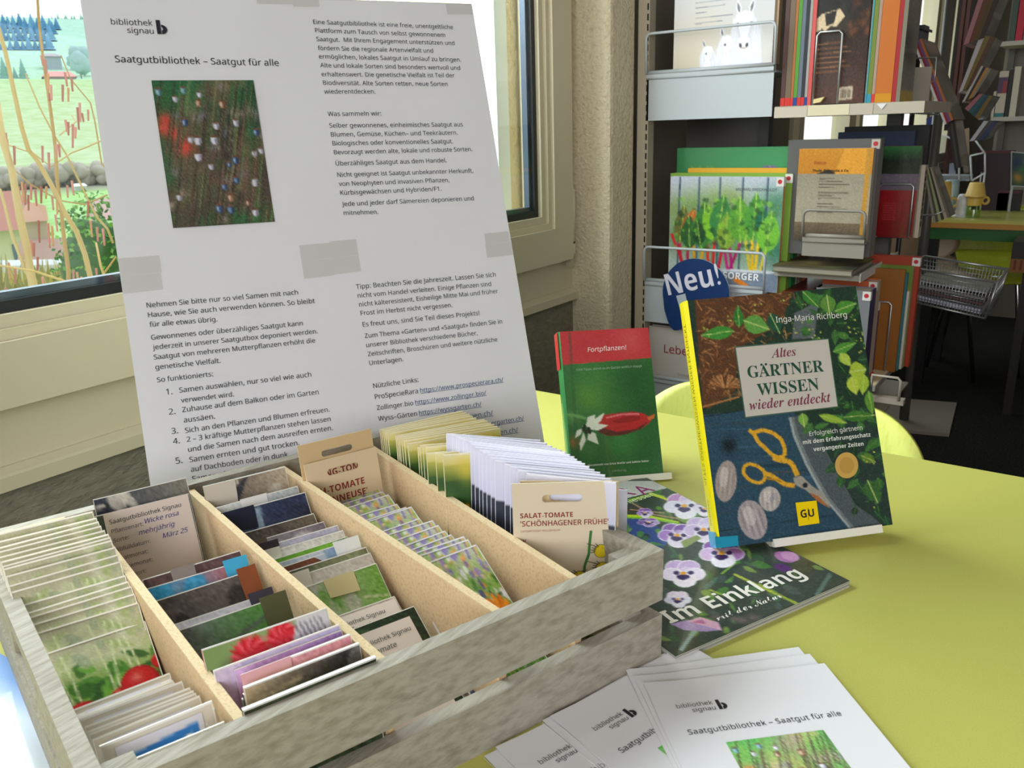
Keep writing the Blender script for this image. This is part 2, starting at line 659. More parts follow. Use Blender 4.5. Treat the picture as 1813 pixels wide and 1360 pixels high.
zt, zb = on_x(1027.8, 512, -1.033).z, on_x(1030, 526, -1.033).z
mb = MB()
pr = [(XW - 0.01, zb), (-1.033, zb), (-1.033, zt - 0.003), (-1.036, zt), (XW + 0.004, zt + 0.006), (XW - 0.01, zt + 0.006)]
mb.slab([(x, YP + 0.004, z) for x, z in pr], (0, -2.25, 0), 'd8cfb3', M_WINDOW)
struct('sill', mb, w1)
mb = MB()      # hinge on the right stile
mb.tube([(-1.03, 1.69, 0.16), (-1.03, 1.69, 0.28)], 0.0075, 'd9d2bd', M_METAL, 12)
mb.tube([(-1.03, 1.69, 0.125), (-1.03, 1.69, 0.155)], 0.0075, 'd9d2bd', M_METAL, 12)
mb.box((-1.045, 1.683, 0.1), (-1.03, 1.70, 0.13), 'b9b39c', M_METAL)
mb.tube([(-1.03, 1.69, 0.155), (-1.03, 1.69, 0.16)], 0.0068, '1a1a1a', M_RUBBER, 12)
struct('hinge', mb, w1)
mb = MB()      # outer reveal with the white shutter rail
mb.box((-1.60, 1.575, WZ0 - 0.3), (-1.25, 1.9, WZ1 + 0.2), 'f1e4c0', mat('outer_plaster', 'e4d5ae', rough=0.95, bump=(60, 0.9, 0.008)))
mb.box((-1.25, 1.575, WZ0), (-1.14, YP, WZ1), 'f1e4c0', MATS['outer_plaster'])
mb.box((-1.19, 1.555, WZ0), (-1.137, 1.6, WZ1), 'e9f0ee', M_METAL)
struct('trim_1', mb)
mb = MB()      # outer sill sheet
mb.box((-1.36, -0.6, WZ0 - 0.03), (-1.13, YP, WZ0 + 0.03), 'aab0b2', M_METAL)
struct('trim_2', mb)
# ------------------------------------------------------------------ the next window of that wall, seen past the shelves
w2 = thing('window_2', 'x', 'w', (XW, 5.0, 0.05))
for k in ('label', 'category'):
    del w2[k]
w2['kind'] = 'structure'
ys2 = [3.3, 4.2, 5.1, 6.0, 6.86]
mb = MB()
ring(mb, -1.13, XW, 3.3, 6.86, 0.05, WZ1, 0.05, 'd8cfb3', M_WINDOW)
for y in ys2[1:-1]:
    mb.box((-1.13, y - 0.035, 0.1), (XW + 0.01, y + 0.035, WZ1 - 0.05), 'd8cfb3', M_WINDOW)
struct('window_frame', mb, w2)
for a, b in zip(ys2[:-1], ys2[1:]):
    mb = MB()
    ring(mb, -1.09, -1.03, a + 0.06, b - 0.06, 0.11, WZ1 - 0.06, 0.06, 'd8cfb3', M_WINDOW)
    s_ = struct('sash', mb, w2)
    mb = MB()
    mb.box((-1.062, a + 0.12, 0.17), (-1.058, b - 0.12, WZ1 - 0.12), 'ffffff', M_GLASS)
    struct('pane', mb, w2)

# ================================================================== the valley outside
UO = Vector((-math.sin(math.radians(64)), math.cos(math.radians(64)), 0))   # away from the window
VO = Vector((UO.y, -UO.x, 0))                                              # to the right
PROF = [(2.4, -2.4), (9, -2.7), (20, -3.6), (34, -4.9), (48, -5.2)]
for r_, py_ in ((66, 388), (90, 345), (99, 336), (104, 333), (118, 297), (124, 291), (180, 215), (250, 141), (258, 140), (300, 139), (380, 104), (430, 88), (500, 64), (560, 52), (680, 34), (720, 33)):
    q_ = on_pl(100, py_, UO * r_, UO)
    PROF.append((r_, q_.z))


def ter(r):
    for (a, za), (b, zb_) in zip(PROF[:-1], PROF[1:]):
        if r <= b:
            return za + (zb_ - za) * max(0, r - a) / (b - a)
    return PROF[-1][1]


def out(r, s, z=None):
    p = UO * r + VO * s
    return Vector((p.x, p.y, ter(r) if z is None else z))


def atr(px, py, r):
    """point seen at px, py on the upright plane r metres out along the valley"""
    return on_pl(px, py, UO * r, UO)


mb = MB()
rs = [p[0] for p in PROF]
n = 24
vs, fs = [], []
for r in rs:
    for k in range(n + 1):
        s_ = (k / n - 0.5) * (r * 1.6 + 8)
        vs.append(out(r, s_) + Vector((0, 0, min(0.012 * r, 0.15) * math.sin(k * 1.3 + r))))
for j in range(len(rs) - 1):
    for k in range(n):
        a = j * (n + 1) + k
        fs.append((a, a + 1, a + n + 2, a + n + 1))
FIELD = [(20, 'c6c696'), (66, 'b0d490'), (96, 'b4da92'), (107, 'a09c88'), (119, 'b8ba9c'), (200, 'c4d4a8'), (255, 'bcd4a0'), (320, 'b8dcc0'), (9999, 'bee0d0')]  # far fields paler and bluer, distance haze in their colour
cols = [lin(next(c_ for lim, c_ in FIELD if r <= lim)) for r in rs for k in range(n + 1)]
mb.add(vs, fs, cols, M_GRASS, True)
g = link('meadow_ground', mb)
g['kind'] = 'structure'


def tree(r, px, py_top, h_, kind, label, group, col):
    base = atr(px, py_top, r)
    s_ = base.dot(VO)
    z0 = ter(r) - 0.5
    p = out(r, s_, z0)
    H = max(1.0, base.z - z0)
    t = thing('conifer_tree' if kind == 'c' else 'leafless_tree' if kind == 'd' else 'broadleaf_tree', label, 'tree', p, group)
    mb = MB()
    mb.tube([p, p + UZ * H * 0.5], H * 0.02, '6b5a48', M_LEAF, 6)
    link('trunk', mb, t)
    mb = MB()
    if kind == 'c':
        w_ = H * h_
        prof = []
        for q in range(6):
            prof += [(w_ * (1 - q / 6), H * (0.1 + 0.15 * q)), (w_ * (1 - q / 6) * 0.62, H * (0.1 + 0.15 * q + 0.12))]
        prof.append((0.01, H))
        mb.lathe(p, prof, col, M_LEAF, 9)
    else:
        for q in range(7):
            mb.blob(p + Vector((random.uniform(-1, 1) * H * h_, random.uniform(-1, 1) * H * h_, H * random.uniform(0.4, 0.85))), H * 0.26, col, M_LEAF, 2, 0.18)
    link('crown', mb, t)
    return t


# spruce wood on the far hill; distance haze is put into the trees' colours
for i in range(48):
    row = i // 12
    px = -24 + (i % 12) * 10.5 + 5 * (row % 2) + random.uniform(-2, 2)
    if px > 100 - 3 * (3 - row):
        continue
    tree([425, 470, 515, 555][row], px, [72, 54, 40, 27][row] - .12 * px * (3 - row) / 3 + random.uniform(-5, 5), 0.34, 'c', 'spruce in the wood on the far hill, its blue tone painted haze', 'spruces of the far wood', ['6a9fc8', '78acd2', '6296c0'][i % 3])
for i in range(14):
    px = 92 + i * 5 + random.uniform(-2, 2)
    tree(700, px, 28 + 4 * math.sin(i * 2.3), 0.3, 'c', 'small spruce in the row along the far skyline, paled by painted haze', 'spruces on the skyline', 'a8d4c6')  # skyline row paled, haze put into the crown colour
for i, (px, tp) in enumerate([(2, 100), (12, 112), (24, 118), (36, 104), (44, 124)]):
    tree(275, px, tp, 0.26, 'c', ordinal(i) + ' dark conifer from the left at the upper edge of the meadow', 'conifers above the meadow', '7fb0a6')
for i, (px, tp) in enumerate([(135, 84), (143, 92), (128, 96)]):
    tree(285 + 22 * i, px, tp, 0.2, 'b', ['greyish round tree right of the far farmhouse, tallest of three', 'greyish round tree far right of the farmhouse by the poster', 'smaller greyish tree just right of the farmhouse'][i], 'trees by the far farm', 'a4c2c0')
for i in range(22):
    px = -8 + i * 10.5
    tree(102 + (i % 3) * 2, px, 292 + (i % 4) * 4 - 0.03 * px, 0.4, 'd', 'bare brown tree in the leafless hedge row across the valley', 'bare hedge row', ['b0a696', 'bcb2a0', 'a69c8e'][i % 3])


def house(name, label, r, px0, px1, py_base, py_eave, py_ridge, wall, roof, hip=0.25, windows=0, dep=9):
    a, b = atr(px0, py_base, r), atr(px1, py_base, r)
    ez, rz = atr((px0 + px1) / 2, py_eave, r).z, atr((px0 + px1) / 2, py_ridge, r).z
    z0 = min(ter(r) - 0.3, a.z)
    A, B = Vector((a.x, a.y, z0)), Vector((b.x, b.y, z0))
    d = UO * dep
    c = (A + B) / 2
    t = thing(name, label, 'house', c + d / 2)
    mb = MB()
    p = [A, B, B + d, A + d]
    q = [v + UZ * (ez - z0) for v in p]
    mb.hexa(p + q, wall, M_STUCCO)
    link('walls', mb, t)
    mb = MB()
    o_ = (B - A) * 0.06
    e = [q[0] - o_ - UO * 0.8, q[1] + o_ - UO * 0.8, q[2] + o_ + UO * 0.8, q[3] - o_ + UO * 0.8]
    r0 = (q[0] + q[3]) / 2 + (B - A) * hip + UZ * (rz - ez)
    r1 = (q[1] + q[2]) / 2 - (B - A) * hip + UZ * (rz - ez)
    for f in ((e[0], e[1], r1, r0), (e[1], e[2], r1), (e[2], e[3], r0, r1), (e[3], e[0], r0)):
        mb.poly(f, roof, M_STUCCO)
    mb.poly(e[::-1], '8a7a6a', M_STUCCO)
    link('roof', mb, t)
    for i in range(windows):
        mb = MB()
        k = (i + 0.6) / (windows + 0.2)
        w0 = A.lerp(B, k) - UO * 0.05 + UZ * (ez - z0) * 0.45
        w_ = (B - A) * 0.07
        hgt = UZ * (ez - z0) * 0.3
        mb.slab([w0, w0 + w_, w0 + w_ + hgt, w0 + hgt], UO * 0.1, '6e7f8c', M_STUCCO)
        link('window', mb, t)
    return t


house('farmhouse', 'far farmhouse with a long pink-red roof at the top of the meadow', 258, 78, 134, 139, 136, 123, 'b9a49c', 'f0a49c', 0.12, 0, 14)
house('farmhouse', 'small grey-roofed farmhouse higher up behind the long red roof', 330, 76, 108, 106, 100, 92, 'a9b0ba', 'c0b4b6', 0.2, 0, 10)
house('village_house', 'cream village house with a big red hipped roof at left, nearest the window', 40, -22, 88, 500, 404, 346, 'e8dcba', 'b88070', 0.3, 3)
house('village_house', 'low cream annex with a grey gable beside the big red-roofed house', 31, 50, 98, 470, 388, 368, 'ded2b4', 'c59a80', 0.35, 1, 6)
house('garden_shed', 'long low shed with a reddish grey roof below the village house', 28, 40, 130, 486, 462, 434, 'b9b3a8', 'b08f82', 0.02, 0, 4)
house('village_house', 'distant house with a dusty pink roof right of the village', 62, 168, 236, 430, 402, 358, 'cfc4b4', 'cfa9a4', 0.3, 0)
house('garage', 'small white garage with a flat roof in the green field', 95, 132, 154, 333, 329, 326, 'f4f6f8', 'f4f6f8', 0.1, 0, 4)
# dry grass bank and wall below the window
mb = MB()
a, b = atr(-30, 560, 8), atr(260, 470, 8)
mb.slab([atr(-40, 472, 12), atr(130, 468, 12), atr(130, 478, 12), atr(-40, 486, 12)], UO * 0.6, 'd9dadb', M_STUCCO)
tag(link('retaining_wall', mb), 'low pale concrete wall below the shed roof', 'wall')
for i, (px, py, r, rad, col) in enumerate([(60, 520, 7, 0.55, 'cdbf6a'), (130, 500, 10.5, 0.7, 'd0c470'), (5, 535, 5.6, 0.5, 'a6a05e')]):
    mb = MB()
    c = atr(px, py, r)
    for k in range(260):
        q = c + Vector((random.gauss(0, rad * .5), random.gauss(0, rad * .5), -abs(random.gauss(0, 0.1))))
        tip = q + Vector((random.uniform(-.12, .12), random.uniform(-.12, .12), random.uniform(0.1, 0.3)))
        s_ = VO * 0.012
        mb.poly([q - s_, q + s_, tip], col, M_LEAF)
    mb.blob(c - UZ * 0.3, rad * .5, '9c9460', M_LEAF, 2, 0.1, (1.2, 1.2, 0.5))
    tag(link('grass_tuft', mb), ['yellow dry grass clump under the hazel, middle one', 'yellow dry grass clump nearest the evergreen bush', 'dull dry grass clump at the left window edge'][i], 'grass', 'dry grass clumps')
# evergreen bush
sh = thing('evergreen_bush', 'green leafy bush outside the window, just left of the poster', 'bush', atr(195, 560, 4.6))
mb = MB()
cc = atr(195, 455, 4.6)
for k in range(1500):
    d_ = Vector((random.gauss(0, 1), random.gauss(0, 1), random.gauss(0, 1))).normalized() * random.uniform(0.5, 1)
    q = cc + Vector((d_.x * 0.27, d_.y * 0.27, d_.z * 0.34))
    a1 = Vector((random.gauss(0, 1), random.gauss(0, 1), random.gauss(0, 1))).normalized() * 0.028
    a2 = a1.cross(Vector((random.gauss(0, 1), random.gauss(0, 1), 1))).normalized() * 0.012
    mb.poly([q, q + a1 * .5 + a2, q + a1, q + a1 * .5 - a2], random.choice(['5f9a3c', '7db84c', '4d8a3a', '94c860', '3f7a34']), M_LEAF)
link('leaves', mb, sh)
mb = MB()
mb.blob(cc - UZ * .05, 0.2, '3f6a30', M_LEAF, 2, 0.2, (1, 1, 1.2))
mb.tube([cc - UZ * 2.6, cc], 0.03, '6a5a40', M_LEAF, 6)
link('branches', mb, sh)
# hazel with catkins close to the pane
hz = thing('hazel_shrub', 'bare hazel shrub with hanging pinkish catkins right outside the window', 'shrub', atr(100, 900, 3.0))
STEMS = [
    ([(-12, 20), (0, 60), (10, 95), (22, 150), (38, 225), (50, 265), (66, 284), (92, 330), (112, 372), (135, 410), (150, 450), (162, 500), (172, 560), (175, 640)], 0.0055, 0.0095, 3.0),
    ([(66, -10), (68, 30), (75, 95), (83, 150), (90, 200), (98, 262), (101, 320), (108, 370), (113, 420), (121, 480), (121, 540), (118, 640)], 0.0035, 0.008, 3.1),
    ([(-6, 180), (5, 250), (20, 298), (28, 345), (36, 390), (46, 435), (53, 480), (62, 520), (72, 560), (80, 640)], 0.009, 0.014, 2.9),
    ([(45, 130), (70, 190), (95, 238), (118, 275), (135, 310), (155, 352), (172, 385), (190, 405), (200, 430)], 0.0025, 0.0045, 3.3),
    ([(108, 98), (125, 140), (160, 182), (168, 215), (180, 290), (215, 330)], 0.002, 0.003, 3.4),
    ([(0, 335), (10, 370), (22, 420), (36, 455), (50, 490), (60, 530)], 0.004, 0.006, 2.9),
    ([(-5, 250), (60, 272), (90, 295), (128, 270), (150, 262), (200, 240)], 0.002, 0.003, 3.2),
    ([(25, 300), (52, 325), (105, 355), (150, 362), (190, 345)], 0.002, 0.003, 3.2),
    ([(105, 240), (135, 215), (128, 205)], 0.002, 0.003, 3.1),
    ([(0, 470), (60, 480), (115, 498), (150, 510), (165, 520)], 0.003, 0.004, 2.8),
    ([(205, 455), (180, 490), (165, 505)], 0.0025, 0.004, 2.9),
    ([(110, 505), (98, 520), (92, 545)], 0.003, 0.004, 2.7),
    ([(170, 430), (178, 470), (195, 520), (205, 560)], 0.003, 0.005, 2.8),
]
for i, (pl, r0, r1, r) in enumerate(STEMS):
    mb = MB()
    pts = [atr(x, y, r + 0.15 * k / len(pl)) for k, (x, y) in enumerate(pl)]
    mb.tube(pts, r0, ['d3b878', 'c4a164', 'dcc48c'][i % 3], M_LEAF, 7, r1=r1)
    link('stem', mb, hz)
CATK = [(73, 98, 18), (80, 105, 30), (85, 130, 30), (90, 150, 28), (88, 165, 15), (111, 150, 30), (115, 128, 25), (121, 155, 25), (127, 140, 22), (137, 190, 40), (141, 182, 34), (145, 200, 16), (156, 194, 20), (116, 212, 22), (121, 216, 24), (129, 220, 42), (134, 225, 20), (10, 235, 22), (12, 246, 30), (25, 258, 34), (75, 258, 30), (86, 270, 30), (100, 255, 24), (104, 255, 24),
         (39, 322, 36), (45, 325, 38), (55, 328, 26), (62, 335, 30), (73, 330, 30), (82, 330, 22), (92, 346, 26), (101, 356, 24), (119, 328, 22), (127, 320, 26), (156, 356, 28), (160, 390, 30), (172, 402, 26), (182, 405, 30), (50, 345, 28), (33, 330, 28), (68, 390, 40), (85, 395, 44), (92, 400, 36), (98, 380, 30), (55, 425, 30), (60, 430, 24), (15, 465, 30), (27, 475, 28), (67, 455, 24), (75, 490, 26), (130, 478, 22), (136, 482, 20), (144, 490, 20), (170, 475, 24), (192, 490, 22), (205, 495, 24), (10, 510, 24), (30, 520, 24)]
for x, y, l in CATK:
    mb = MB()
    r = random.uniform(2.85, 3.2)
    a, b = atr(x, y, r), atr(x + random.uniform(-1, 4), y + l, r)
    m_ = a.lerp(b, .5)
    w_ = 0.0042
    mb.tube([a, a.lerp(b, .15), m_, a.lerp(b, .85), b], w_, random.choice(['c98578', 'd69484', 'b87464', 'd8a070']), M_LEAF, 6, r1=w_ * 0.7)
    link('catkin', mb, hz)
# ================================================================== table and chair
TY = 1.097
tb = thing('reading_table', 'large yellow-green table in front that carries the crate, books and leaflets', 'table', (-0.35, 0.5, FLOOR))
mb = MB()
pts = [(-0.76, -0.2), (0.45, -0.2), (0.45, TY - 0.02), (0.43, TY), (-0.76, TY)]
mb.slab([(x, y, 0) for x, y in pts], (0, 0, -0.024), 'b9c552', M_TABLE)
link('tabletop', mb, tb)
mb = MB()
mb.box((-0.72, -0.14, -0.07), (0.4, -0.12, -0.024), '9a9c98', M_METAL)
mb.box((-0.72, TY - 0.08, -0.07), (0.4, TY - 0.06, -0.024), '9a9c98', M_METAL)
link('apron', mb, tb)
for x in (-0.70, 0.38):
    for y in (-0.13, TY - 0.07):
        mb = MB()
        mb.tube([(x, y, FLOOR), (x, y, -0.024)], 0.02, 'b0b2b0', M_METAL, 14)
        link('leg', mb, tb)


def shell_chair(name, label, origin, ang, m, topz=0.83, wid=0.43, group=None, tilt=0.12):
    """moulded plywood chair; origin on the floor, facing +y before turning"""
    t = thing(name, label, 'chair', origin, group)
    fr = Matrix.Translation(Vector(origin)) @ Matrix.Rotation(ang, 4, 'Z')
    def sheet(mb, grid, th):
        n0, n1 = len(grid), len(grid[0])
        vs = []
        for row in grid:
            for (p, nn) in row:
                vs.append(fr @ Vector(p))
        k = len(vs)
        for row in grid:
            for (p, nn) in row:
                vs.append(fr @ (Vector(p) + Vector(nn) * th))
        fs = []
        for i in range(n0 - 1):
            for j in range(n1 - 1):
                a = i * n1 + j
                fs.append((a, a + 1, a + n1 + 1, a + n1))
                fs.append((k + a, k + a + n1, k + a + n1 + 1, k + a + 1))
        border = [(0, j) for j in range(n1)] + [(i, n1 - 1) for i in range(1, n0)] + [(n0 - 1, j) for j in range(n1 - 2, -1, -1)] + [(i, 0) for i in range(n0 - 2, 0, -1)]
        ids = [i * n1 + j for i, j in border]
        for q in range(len(ids)):
            a, b = ids[q], ids[(q + 1) % len(ids)]
            fs.append((a, k + a, k + b, b))
        mb.add(vs, fs, None, m, True)
    # backrest: rounded panel, slightly dished
    H0, H1 = 0.50, topz
    grid = []
    for i in range(25):
        v = 1 - (1 - i / 24) ** 1.8
        row = []
        z = H0 + (H1 - H0) * v
        # half width with big rounded corners at the top, taper at the bottom
        rc = 0.115
        tt = (z - (H1 - rc)) / rc
        hw = wid / 2 - rc + rc * math.sqrt(max(0.0, 1 - tt * tt)) if tt > 0 else wid / 2 * (1 - 0.30 * max(0, 0.36 - v) ** 2 / 0.13)
        hw = max(hw, wid * 0.2)
        for j in range(17):
            u = j / 16 * 2 - 1
            x_ = hw * u
            y_ = -0.2 - tilt * (z - H0) + 0.045 * (x_ / (wid / 2)) ** 2
            row.append(((x_, y_, z), (0, -1, 0)))
        grid.append(row)
    mb = MB()
    sheet(mb, grid, 0.011)
    link('backrest', mb, t)
    grid = []
    for i in range(11):
        v = i / 10
        row = []
        y_ = -0.205 + 0.41 * v
        for j in range(11):
            u = j / 10 * 2 - 1
            w_ = 0.2 * (1 - 0.16 * v)
            z = 0.455 + 0.06 * max(0, 0.2 - v) / 0.2 - 0.03 * max(0, v - 0.8) / 0.2 + 0.012 * u * u
            row.append(((u * w_, y_, z), (0, 0, -1)))
        grid.append(row)
    mb = MB()
    sheet(mb, grid, 0.011)
    link('seat', mb, t)
    mb = MB()
    mb.box((-0.05, -0.222, 0.455), (0.05, -0.206, 0.56), 'ffffff', m, fr)
    link('back_support', mb, t)
    for sx in (-1, 1):
        for a, b in (((sx * 0.13, 0.15, 0.44), (sx * 0.19, 0.2, 0.0)), ((sx * 0.13, -0.15, 0.44), (sx * 0.2, -0.24, 0.0))):
            mb = MB()
            mb.tube([fr @ Vector((sx * 0.02, a[1], 0.438)), fr @ Vector((a[0] - sx * .02, a[1], 0.438)), fr @ Vector(a) - UZ * 0.012, fr @ Vector(b)], 0.009, 'c8c8c8', M_CHROME, 10)
            link('leg', mb, t)
    return t


c0, c1 = on_y(1152, 660, 1.36), on_y(1663, 800, 1.36)
shell_chair('plywood_chair', 'lime-green plywood chair pushed up to the far side of the big table', ((c0.x + c1.x) / 2, 1.09, FLOOR), math.pi, M_CHAIR, topz=0.73 + on_y(1400, 694, 1.36).z, wid=0.5, tilt=0.3)
# ================================================================== the grey crate and its dividers
CO = Vector((-0.2489, 0.5407, 0))
TH, SK = 1.2426, 0.0524
D1 = Vector((-math.cos(TH), -math.sin(TH), 0))            # along the front, to the left
D2 = Vector((-math.sin(TH + SK), math.cos(TH + SK), 0))   # to the back
CW, CD, CH = 0.4119, 0.3856, 0.0988
CF = Matrix(((D1.x, D2.x, 0, CO.x), (D1.y, D2.y, 0, CO.y), (0, 0, 1, 0), (0, 0, 0, 1)))
CFI = CF.inverted()


def cp(a, b, c):
    return CF @ Vector((a, b, c))


def on_a(px, py, a):
    n_ = Vector((D2.y, -D2.x, 0))
    return on_pl(px, py, CO + D1 * a, n_)


def on_b(px, py, b):
    n_ = Vector((D1.y, -D1.x, 0))
    return on_pl(px, py, CO + D2 * b, n_)


crate = thing('slatted_crate', 'grey-washed wooden slatted crate full of seed packets', 'crate', cp(CW / 2, CD / 2, 0))
TK = 0.0115


def cbox(mb, a0, a1, b0, b1, c0, c1, m=None):
    mb.box((a0, b0, c0), (a1, b1, c1), 'ffffff', m or M_CRATE, CF)


for nm, (b0, b1) in {'front': (0, TK), 'back': (CD - TK, CD)}.items():
    for c0, c1 in ((0.0, 0.0415), (0.0545, CH)):
        mb = MB()
        cbox(mb, 0, CW, b0, b1, c0, c1)
        link('slat', mb, crate)
for a0, a1 in ((0, TK), (CW - TK, CW)):
    for c0, c1 in ((0.0, 0.0415), (0.0545, CH)):
        mb = MB()
        if c1 == CH:      # upper end slat with a rounded grip hole
            bm_, w_ = CD / 2, 0.04
            cbox(mb, a0, a1, TK, bm_ - w_, c0, c1)
            cbox(mb, a0, a1, bm_ + w_, CD - TK, c0, c1)
            cbox(mb, a0, a1, bm_ - w_, bm_ + w_, c0, c0 + 0.008)
            cbox(mb, a0, a1, bm_ - w_, bm_ + w_, CH - 0.013, c1)
            for sg in (-1, 1):
                for q in range(4):
                    t0 = q / 4 * 0.011
                    e = 0.011 - math.sqrt(max(0, 0.011 ** 2 - (0.011 - t0) ** 2))
                    cbox(mb, a0, a1, min(bm_ + sg * w_, bm_ + sg * (w_ - e)), max(bm_ + sg * w_, bm_ + sg * (w_ - e)), CH - 0.013 - 0.011 + 0.011 - t0 - 0.00275 - 0.0, CH - 0.013 - t0 + 0.0)
        else:
            cbox(mb, a0, a1, TK, CD - TK, c0, c1)
        link('slat', mb, crate)
for a in (TK, CW - TK - 0.018):
    for b in (TK, CD - TK - 0.018):
        mb = MB()
        cbox(mb, a, a + 0.018, b, b + 0.018, 0.0, CH - 0.006)
        link('corner_block', mb, crate)
mb = MB()
for k in range(5):
    b0 = TK + 0.002 + k * (CD - 2 * TK) / 5
    cbox(mb, TK + .019, CW - TK - .019, b0, b0 + (CD - 2 * TK) / 5 - 0.008, 0.0, 0.0035)
link('base_boards', mb, crate)
DIV = [0.3275, 0.2365, 0.1465, 0.064]
for i, a in enumerate(DIV):
    mb = MB()
    t2 = 0.0032
    a_f, a_b = (a, a) if i < 3 else (0.0765, 0.0495)
    for c0, c1, m in ((0.004, 0.0935, M_CARD), (0.0935, 0.0945, M_CARDEDGE)):
        p = [cp(a_f - t2, TK + .001, c0), cp(a_f + t2, TK + .001, c0), cp(a_b + t2, CD - TK - .001, c0), cp(a_b - t2, CD - TK - .001, c0)]
        mb.hexa(p + [v + UZ * (c1 - c0) for v in p], 'ffffff', m)
    o = link('divider', mb)
    tag(o, ['brown chipboard divider between the radish packets and the folded magazine-paper packets', 'brown chipboard divider between the two rows of folded paper packets', 'brown chipboard divider left of the flower-meadow packets', 'brown chipboard divider right of the flower-meadow packets, longest one in view'][i], 'divider', 'chipboard dividers in the crate')


# ------------------------------------------------------------------ seed packets
def fit(pR, H, zmin=0.006, bmin=0.016, lmin=0.0):
    """lean and height with which a packet of height H stands in its compartment under the corner pR"""
    th = max(lmin, math.acos(min(0.999, max(0.2, (pR.z - zmin) / H))))
    b = (CFI @ pR).y
    if b - H * math.sin(th) < bmin:
        th = math.atan2(max(0.0, b - bmin), pR.z - zmin)
    return th, (pR.z - zmin) / math.cos(th)


def place(pR, dl, H, back=None, zmin=0.006, lean=None):
    """frame of a packet whose upper right corner is pR; dl points left along its top edge; H its height.
    local x = right, local z = up the packet, local y = away from the viewer, origin at the bottom centre"""
    dl = Vector((dl.x, dl.y, 0)).normalized()
    bk = Vector((dl.y, -dl.x, 0))
    if bk.dot(D2) < 0:
        bk = -bk
    c = (pR.z - zmin) / H
    th = math.acos(min(0.999, max(0.2, c))) if lean is None else lean
    u = UZ * math.cos(th) + bk * math.sin(th)
    x = -dl
    y = u.cross(x)
    def fr(w):
        o = pR + dl * (w / 2) - u * H
        return Matrix(((x.x, y.x, u.x, o.x), (x.y, y.y, u.y, o.y), (x.z, y.z, u.z, o.z), (0, 0, 0, 1)))
    return fr


def pouch(mb, w, h, cv, m, edge, t=0.0012, back=None, top=None, rim=0.0013):
    """flat packet in local axes: printed front, plain back, slightly pinched rim, a little fuller low down"""
    if cv is not None:
        mb.picture((-w / 2, 0, h), (w / 2, 0, h), (w / 2, 0, 0), (-w / 2, 0, 0), cv, m)
    else:
        mb.poly([(-w / 2, 0, 0), (w / 2, 0, 0), (w / 2, 0, h), (-w / 2, 0, h)], edge, m)
    mb.poly([(w / 2, t, 0), (-w / 2, t, 0), (-w / 2, t, h), (w / 2, t, h)], back or edge, m)
    if rim:      # unprinted paper edge along the top and the sides
        rc = top or edge
        mb.poly([(-w / 2, -.0003, h - rim), (w / 2, -.0003, h - rim), (w / 2, -.0003, h), (-w / 2, -.0003, h)], rc, m)
        mb.poly([(w / 2 - rim * .5, -.0003, 0), (w / 2, -.0003, 0), (w / 2, -.0003, h), (w / 2 - rim * .5, -.0003, h)], rc, m)
        mb.poly([(-w / 2, -.0003, 0), (-w / 2 + rim * .5, -.0003, 0), (-w / 2 + rim * .5, -.0003, h), (-w / 2, -.0003, h)], rc, m)
    mb.poly([(-w / 2, 0, h), (w / 2, 0, h), (w / 2, t, h), (-w / 2, t, h)], top or edge, m)
    mb.poly([(w / 2, 0, 0), (w / 2, t, 0), (w / 2, t, h), (w / 2, 0, h)], edge, m)
    mb.poly([(-w / 2, t, 0), (-w / 2, 0, 0), (-w / 2, 0, h), (-w / 2, t, h)], edge, m)
    mb.poly([(-w / 2, 0, 0), (-w / 2, t, 0), (w / 2, t, 0), (w / 2, 0, 0)], edge, m)


def zpx(L, f, ox, oy):
    return [(ox + a / f, oy + b / f) for a, b in L]


# radish packets
def radish_cv(w=60, h=98):
    c = Cv(w, h, 'd9d4bd')
    c.grad('b9b497', 'c2c49c', 0, .1)  # top of the face darkened for the shade between packets
    c.band('cdd0a8', '8fae5a', .12, .26)
    c.band('5d8f34', '33561f', .26, 1)
    r_ = random.Random(3)
    for k in range(90):
        x, y = r_.random(), r_.uniform(0.02, .5)
        c.leaf(x, y, x + r_.uniform(-.25, .25), y + r_.uniform(-.12, .08), r_.uniform(.02, .05), r_.choice(['b4bf86', 'c9cfa2', 'a3b870', 'd4d6b8', '9aa888']) if y < 0.2 else r_.choice(['4f8a2c', '6fae3a', '88bf4e', '35691f', '2f5a20']), a=0.55 if y < .2 else .85)
    for x0, x1 in ((.1, .25), (.22, .3), (.52, .6), (.66, .62), (.72, .8), (.78, .86)):
        c.line([(x0, .05), ((x0 + x1) / 2, .2), (x1, .42)], .018, 'd9e2b0')
    for x, y, r in ((.62, .42, .1), (.28, .46, .165), (.8, .37, .175), (1.02, .28, .08), (.08, .6, .13), (.5, .66, .17), (.85, .64, .16)):
        c.ell(x, y, r, r * .61, 'b00c12')
        c.ell(x - .01, y - .012, r * .86, r * .5, 'd2181a')
        c.soft(x - .02, y - .04, r * .3, 'f08878', .8)
    c.grain(.02, 1, 2)
    return c


